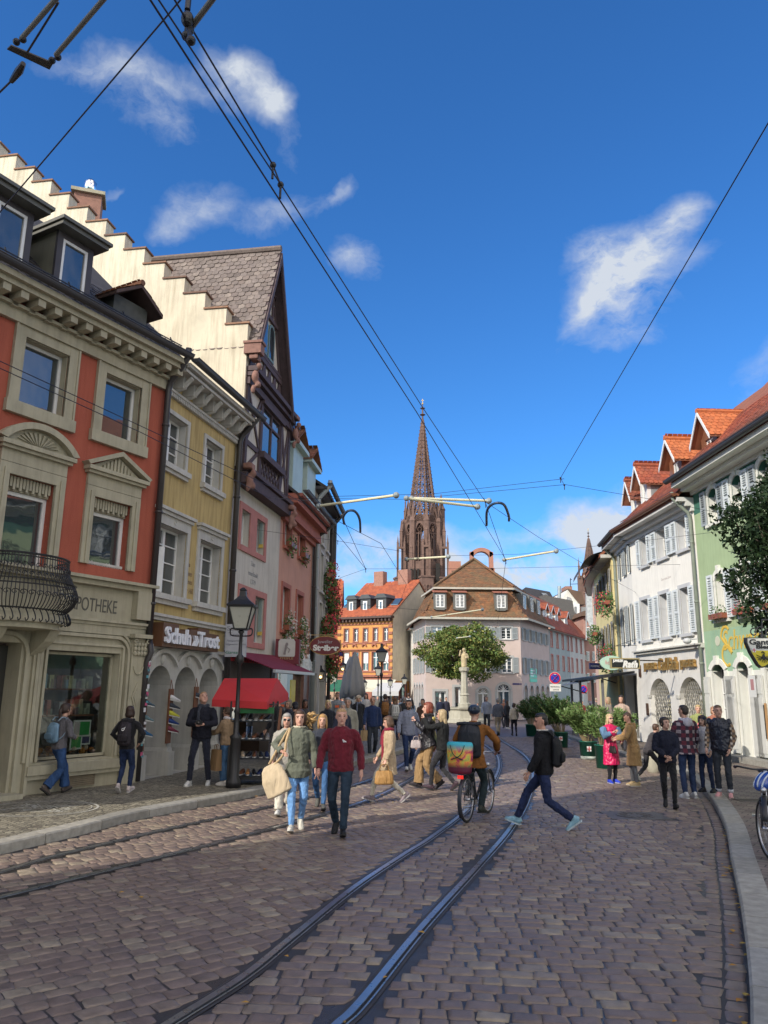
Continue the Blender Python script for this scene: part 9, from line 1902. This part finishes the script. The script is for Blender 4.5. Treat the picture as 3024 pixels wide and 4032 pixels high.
wire('span_wire',[(1290,1955),(1700,1945),(2222,1885),(2207,1888)],.0055,'upper cross wire in front of the minster spire',7)
wire('span_wire',[(1100,1962),(1600,1966),(2225,1908),(2600,1972),(3100,2075)],.0055,'lower cross wire from the rods towards the inn',6.9)
wire('span_wire',[(910,2072),(1330,2130),(1700,2190),(2050,2182),(2530,2130),(3100,2060)],.0055,'sagging cross wire below the belfry',6.6,cl=(1,));wire('span_wire',[(1440,2240),(1900,2239),(2780,2220)],.0055,'level cross wire left of the brown roof',6.4,cl=(0,));wire('span_wire',[(1235,2312),(1440,2240)],.0055,'short stay wire from the grey house',6.4);wire('span_wire',[(1240,2355),(1500,2390),(1900,2420)],.008,'low cross wire over the orange house',6)
wire('span_wire',[(2300,2222),(2500,2330),(2530,2380)],.0055,'stay wire end at the white house',5.9);wire('span_wire',[(1905,1960,6.6),(1990,2205,5.8)],.008,'thin dropper near the right loop');wire('span_wire',[(1325,1985,6.4),(1440,2240,6.2)],.008,'thin dropper near the left loop');wire('span_wire',[(1992,2205),(1960,2450),(1900,2700)],.007,'thin stay wire crossing the brown roof',5.8)
RODM=M_('pale rod',(.62,.60,.42),.5,.08,3)
for i,(a,b,z)in enumerate((((1255,1992),(1560,1950),6.5),((1600,1962),(1880,1995),6.5),((1620,1962),(1925,1972),6.7),((1600,2202),(1765,2192),6.2),((1985,2204),(2190,2170),6.2),((1700,2430),(1900,2400),5.8),((1800,2512),(1850,2506),5.8))):
    P,Q=gnd(*a,z),gnd(*b,z);m=MB();m.tube([P,Q],.035 if i<5 else .03,8);o=m.build('registration_arm',RODM,label='pale insulated rod, %s'%('left one before the spire','lower right one before the spire','upper right one before the spire','one across the tower base','one above the brown roof ridge','one against the mansard roof','small one before the linden')[i],cat='insulated rod',group='insulated rods of the overhead line');m=MB();m.sphere(P,.07);m.sphere(Q,.08);m.build('clamp',ZINC,o)
for i,L in enumerate((((1355,2062),(1352,2035),(1370,2012),(1398,2014),(1416,2045),(1419,2095)),((1916,2068),(1918,2010),(1945,1983),(1983,1986),(2003,2030),(2004,2050)))):m=MB();m.tube(cat_curve([gnd(x,y,6.0)for x,y in L],5),.03,8);m.build('feeder_loop',paint('cable blue black',(.03,.06,.12),.5),label='%s curved feeder cable loop on the overhead line'%('left','right')[i],cat='cable')
GRD=M_('grey rod',(.22,.22,.19),.6,.1,8);zi=6.8;t=thing('insulator_assembly',gnd(120,225,zi),'yoke plate with two grey rods and insulators at the top left','insulator');g_=lambda x,y,z=zi:gnd(x,y,z)
m=MB();m.prism([g_(27,195),g_(43,180),g_(210,250),g_(195,275)],(0,0,.012));m.build('yoke_plate',DARKM,t)
for a,b in(((87,149),(260,-50)),((220,217),(440,-40))):m=MB();m.tube([g_(*a),g_(*b)],.019,10);m.build('rod',GRD,t)
m=MB()
for q in((65,165),(90,155),(205,238),(228,225)):m.sphere(g_(*q),.028)
m.tube([g_(92,250),g_(75,280),g_(45,320)],[.02,.032,.02],8);m.build('insulator',IRON,t);m=MB();m.tube([g_(43,320),g_(-80,440)],.008,6);m.tube([g_(108,205),g_(230,10)],.008,6);m.build('wire',WIR,t)
t=thing('insulator_assembly',gnd(738,80,6.1),'single grey rod and round insulator over the contact wires','insulator');m=MB();m.tube([gnd(757,103,6.1),gnd(880,-60,6.1)],.019,10);m.build('rod',GRD,t);m=MB();m.ell(gnd(738,76,6.1),(.04,.04,.055),12,8);m.sphere(gnd(745,118,6.05),.032);m.sphere(gnd(733,142,5.95),.03);m.sphere(gnd(752,160,5.85),.03);m.tube([gnd(738,40,6.3),gnd(742,0,6.4)],.02,8);m.tube([gnd(740,100,6.1),gnd(750,165,5.82)],.015,8);m.build('insulator',IRON,t)
RP=[
 (1465,2962,2743,24.5,182,'bald man in a dark blue shirt carrying a paper bag',(.018,.035,.10),(.03,.035,.045),'bald',(.1,.05,.03),0,2),(1325,0,2726,31,185,'bearded man in a grey hooded top with an orange print',(.22,.24,.27),(.03,.03,.04),'crop',(.03,.02,.02),0,2),
 (1290,0,2757,22,188,'person with short blond hair and a navy jacket behind the curly blonde woman',(.02,.024,.035),(.03,.03,.04),'bob',(.55,.42,.22),1,2),(1368,0,2748,21,178,'grey haired man in a beige jacket behind the man in burgundy',(.30,.29,.24),(.06,.06,.07),'short',(.30,.29,.28),0,2),
 (1347,0,2768,19.5,200,'grey haired woman with glasses close behind the man in burgundy',(.03,.035,.06),(.03,.04,.08),'bob',(.28,.27,.26),1,2),(1410,0,2738,29,180,'woman in a pale fur hat with a dark coat and blue scarf',(.02,.022,.028),(.04,.07,.14),'bob',(.4,.33,.25),1,2),
 (1440,0,2730,36,170,'woman in a white jacket right of the parasols',(.55,.53,.52),(.03,.03,.05),'long',(.04,.02,.02),1,3),(1515,0,2733,33,5,'person with a brown backpack walking away by the tall lamp',(.03,.035,.05),(.03,.03,.04),'short',(.04,.03,.02),0,2),
 (1556,0,2745,31,2,'long haired woman with a white backpack walking away',(.13,.11,.10),(.02,.025,.05),'long',(.12,.06,.03),1,2),(1590,0,2745,34,4,'grey haired man in a dark coat walking away',(.03,.035,.04),(.03,.03,.04),'short',(.25,.22,.2),0,3),
 (1609,0,2728,48,0,'person with a white backpack near the pink house corner',(.04,.04,.045),(.03,.03,.04),'short',(.05,.03,.02),0,3),(1095,0,2740,20.5,120,'grey haired person in a dark coat at the stall edge',(.02,.02,.025),(.02,.02,.03),'short',(.3,.27,.24),0,2),
 (1135,0,2755,21.5,150,'woman in dark clothes behind the grey haired woman',(.03,.03,.05),(.02,.02,.03),'bob',(.2,.15,.11),1,2),(1160,0,2765,21,20,'man in a dark cap and jacket seen from behind',(.02,.025,.035),(.02,.02,.03),'short',(.03,.03,.04),0,2),
 (1198,0,2755,22.5,200,'woman with curly black hair and an earring',(.05,.045,.05),(.02,.02,.03),'bob',(.012,.01,.01),1,2),(1665,0,2752,30,150,'man in brown between the grey sweatshirt and red hair',(.12,.07,.05),(.03,.03,.04),'short',(.05,.03,.02),0,3),
 (1735,0,2747,50,10,'person in a dark blue coat standing left of the fountain',(.015,.02,.045),(.02,.02,.03),'short',(.25,.2,.16),0,3),(1757,0,2745,52,200,'person in a dark jacket beside the fountain basin',(.03,.03,.05),(.02,.03,.06),'short',(.12,.06,.04),0,3),
 (1918,2880,2743,0,175,'man in a pale blue shirt walking right of the fountain',(.24,.27,.34),(.025,.028,.035),'short',(.2,.12,.08),0,2),(1963,2896,2750,0,5,'man in a striped sweater and beige trousers walking away',(.09,.10,.13),(.30,.25,.18),'short',(.22,.2,.18),0,2),
 (2026,2897,2768,0,0,'woman in a cream blazer and black trousers walking away',(.46,.41,.33),(.02,.02,.03),'bob',(.06,.035,.03),1,2),(1998,2868,2758,0,-60,'woman in black walking right in white trainers',(.02,.02,.022),(.02,.02,.022),'long',(.04,.02,.02),1,3),
 (1985,0,2752,45,0,'man half hidden behind the striped sweater',(.25,.12,.08),(.05,.05,.06),'bald',(.1,.1,.1),0,3),(2452,0,2738,27,150,'woman with dark hair behind the oleanders',(.4,.3,.25),(.05,.05,.06),'long',(.03,.02,.02),1,3),
 (2400,0,2745,30,90,'fair haired person sitting behind the oleanders',(.2,.17,.14),(.05,.05,.06),'long',(.35,.25,.15),1,3)]
for(x,yf,yt,Y,fc_,lab,tc_,lc_,hr_,hc_,fem,nr_)in RP:
    kw=dict(female=bool(fem),near=nr_,legk='cloth' if sum(lc_)>.5 else 'denim');pose='walk' if(x*7)%3 else 'stand'
    if 'coat' in lab:kw['coat']=.6
    if 'fur hat' in lab:kw['hat']=('fur',(.5,.42,.32));kw['scarf']=(.12,.14,.2)
    if ' cap ' in lab:kw['hat']=('cap',(.02,.02,.03))
    if 'bearded' in lab:kw['beard']=(.04,.025,.02)
    q=P_(x,yf or 2850,yt,fc_,lab,tc_,lc_,(.04,.035,.03)if x!=1998 else(.6,.6,.6),hr_,hc_,(.46,.27,.19)if 'black hair' not in lab else(.16,.08,.05),pose,.4,1 if x%2 else-1,(SW(12,.04),SW(-10,.04)),Y=(Y or gnd(x,yf).y),**kw)
    if 'paper bag' in lab:heldbag(q,1,(.40,.28,.15),'brown paper bag held by the bald man in dark blue','paper_bag',.26,.30,.13,.08,tall=True)
    if 'brown backpack' in lab:backpack(q,(.26,.12,.04),'tan brown backpack on the person by the tall lamp',w=.32,h=.5)
    if 'a white backpack w' in lab:backpack(q,(.6,.6,.57),'white backpack with dark straps on the long haired woman',w=.32,h=.5,white=True)
    if 'white backpack near' in lab:backpack(q,(.6,.6,.6),'distant white backpack near the pink house corner',w=.3,h=.45)
    if 'orange print' in lab:m=MB();s=q['s'];m.box(q['hip']+Vector((0,.155,.33))*s,(.16,.01,.09));m.build('print',paint('orange print',(.7,.12,.03)),q['root'],local=True)
rg=random.Random(12);PROTO=[]
for i,(tc_,lc_,hc_,hr_)in enumerate((((.03,.035,.05),(.03,.03,.05),(.04,.03,.02),'short'),((.35,.33,.3),(.03,.04,.08),(.1,.06,.03),'long'),((.16,.03,.03),(.02,.02,.03),(.2,.15,.1),'short'),((.05,.08,.12),(.2,.18,.14),(.03,.02,.02),'bob'),((.10,.10,.09),(.03,.03,.04),(.3,.25,.18),'short'))):
    q=P_(0,0,0,180,'x',tc_,lc_,(.05,.05,.05),hr_,hc_,pose='walk',stride=.4,near=3,pos=(0,0,0),H=1.72,zbase=0.);PROTO.append((q['root'],('a dark jacket','a pale jacket','a dark red top','a blue jacket','a grey coat')[i]))
spots=[(1285,40),(1300,46),(1262,36),(1340,50),(1352,56),(1372,48),(1424,62),(1450,58),(1475,66),(1488,52),(1528,56),(1545,62),(1570,66),(1580,54),(1600,60),(1410,72),(1440,76),(1462,70),(1500,74),(1520,70),(1556,76),(1330,64),(1310,58),(1625,64),(1700,66),(1880,76),(2255,60),(2290,56),(2320,66),(2345,50)]
WH={1285:'beside the grey house corner',1262:'at the grey house wall'}
for i,(x,Y)in enumerate(spots):
    r0,lb=PROTO[i%5];o=r0 if i<5 else r0.copy()
    if i>=5:
        COL.objects.link(o)
        for ch in r0.children:
            c_=ch.copy();COL.objects.link(c_);c_.parent=o
    p=atY(x,2700,Y);o.location=(p.x,p.y,drop(Y));o.rotation_euler=(0,0,R(rg.choice([0,180,175,5,160,20,190])));s=rg.uniform(.93,1.05);o.scale=(s,s,s)
    pl='left of the parasols' if x<1360 else 'behind the parasols' if x<1470 else 'near the tall lantern' if x<1560 else 'by the pink house' if x<1800 else 'near the fountain' if x<2000 else 'in the right street'
    tag(o,'distant person in %s %s, %s'%(lb,pl,('nearest ones','middle rank','farthest rank')[min(2,int((Y-34)/15))]),'person','far passers-by in the streets')
c8=Vector((-2.6,10.1,0))-Vector((.72,.69,0))*15.5;nrm=Vector((.69,-.72,0));FB=Fr(c8,c8+nrm*13,1);hb=thing('town_house',c8+nrm*6,'tall cream town house on the left, behind the viewer','house')
if FB.n.y<0:FB.n=-FB.n
m=MB();ops=[(u,u+1.,z,z+1.7,.2)for u in(1,3.4,5.8,8.2,10.6)for z in(1,4.4,7.8,11.2,14.5)]
FB.wall(m,0,13,0,17.5,ops);shell(FB,m,17.5,10);m.build('wall',stucco('cream render',(.55,.47,.34)),hb)
for o_ in ops:window(FB,hb,*o_[:4],.2,'2x3')
saddle(FB,hb,MATS['dark roof'],17.5,21,10,.4,gable=MATS['cream render'])
for o in list(bpy.data.objects):
    if o.type=='MESH' and not o.data.polygons:bpy.data.objects.remove(o)
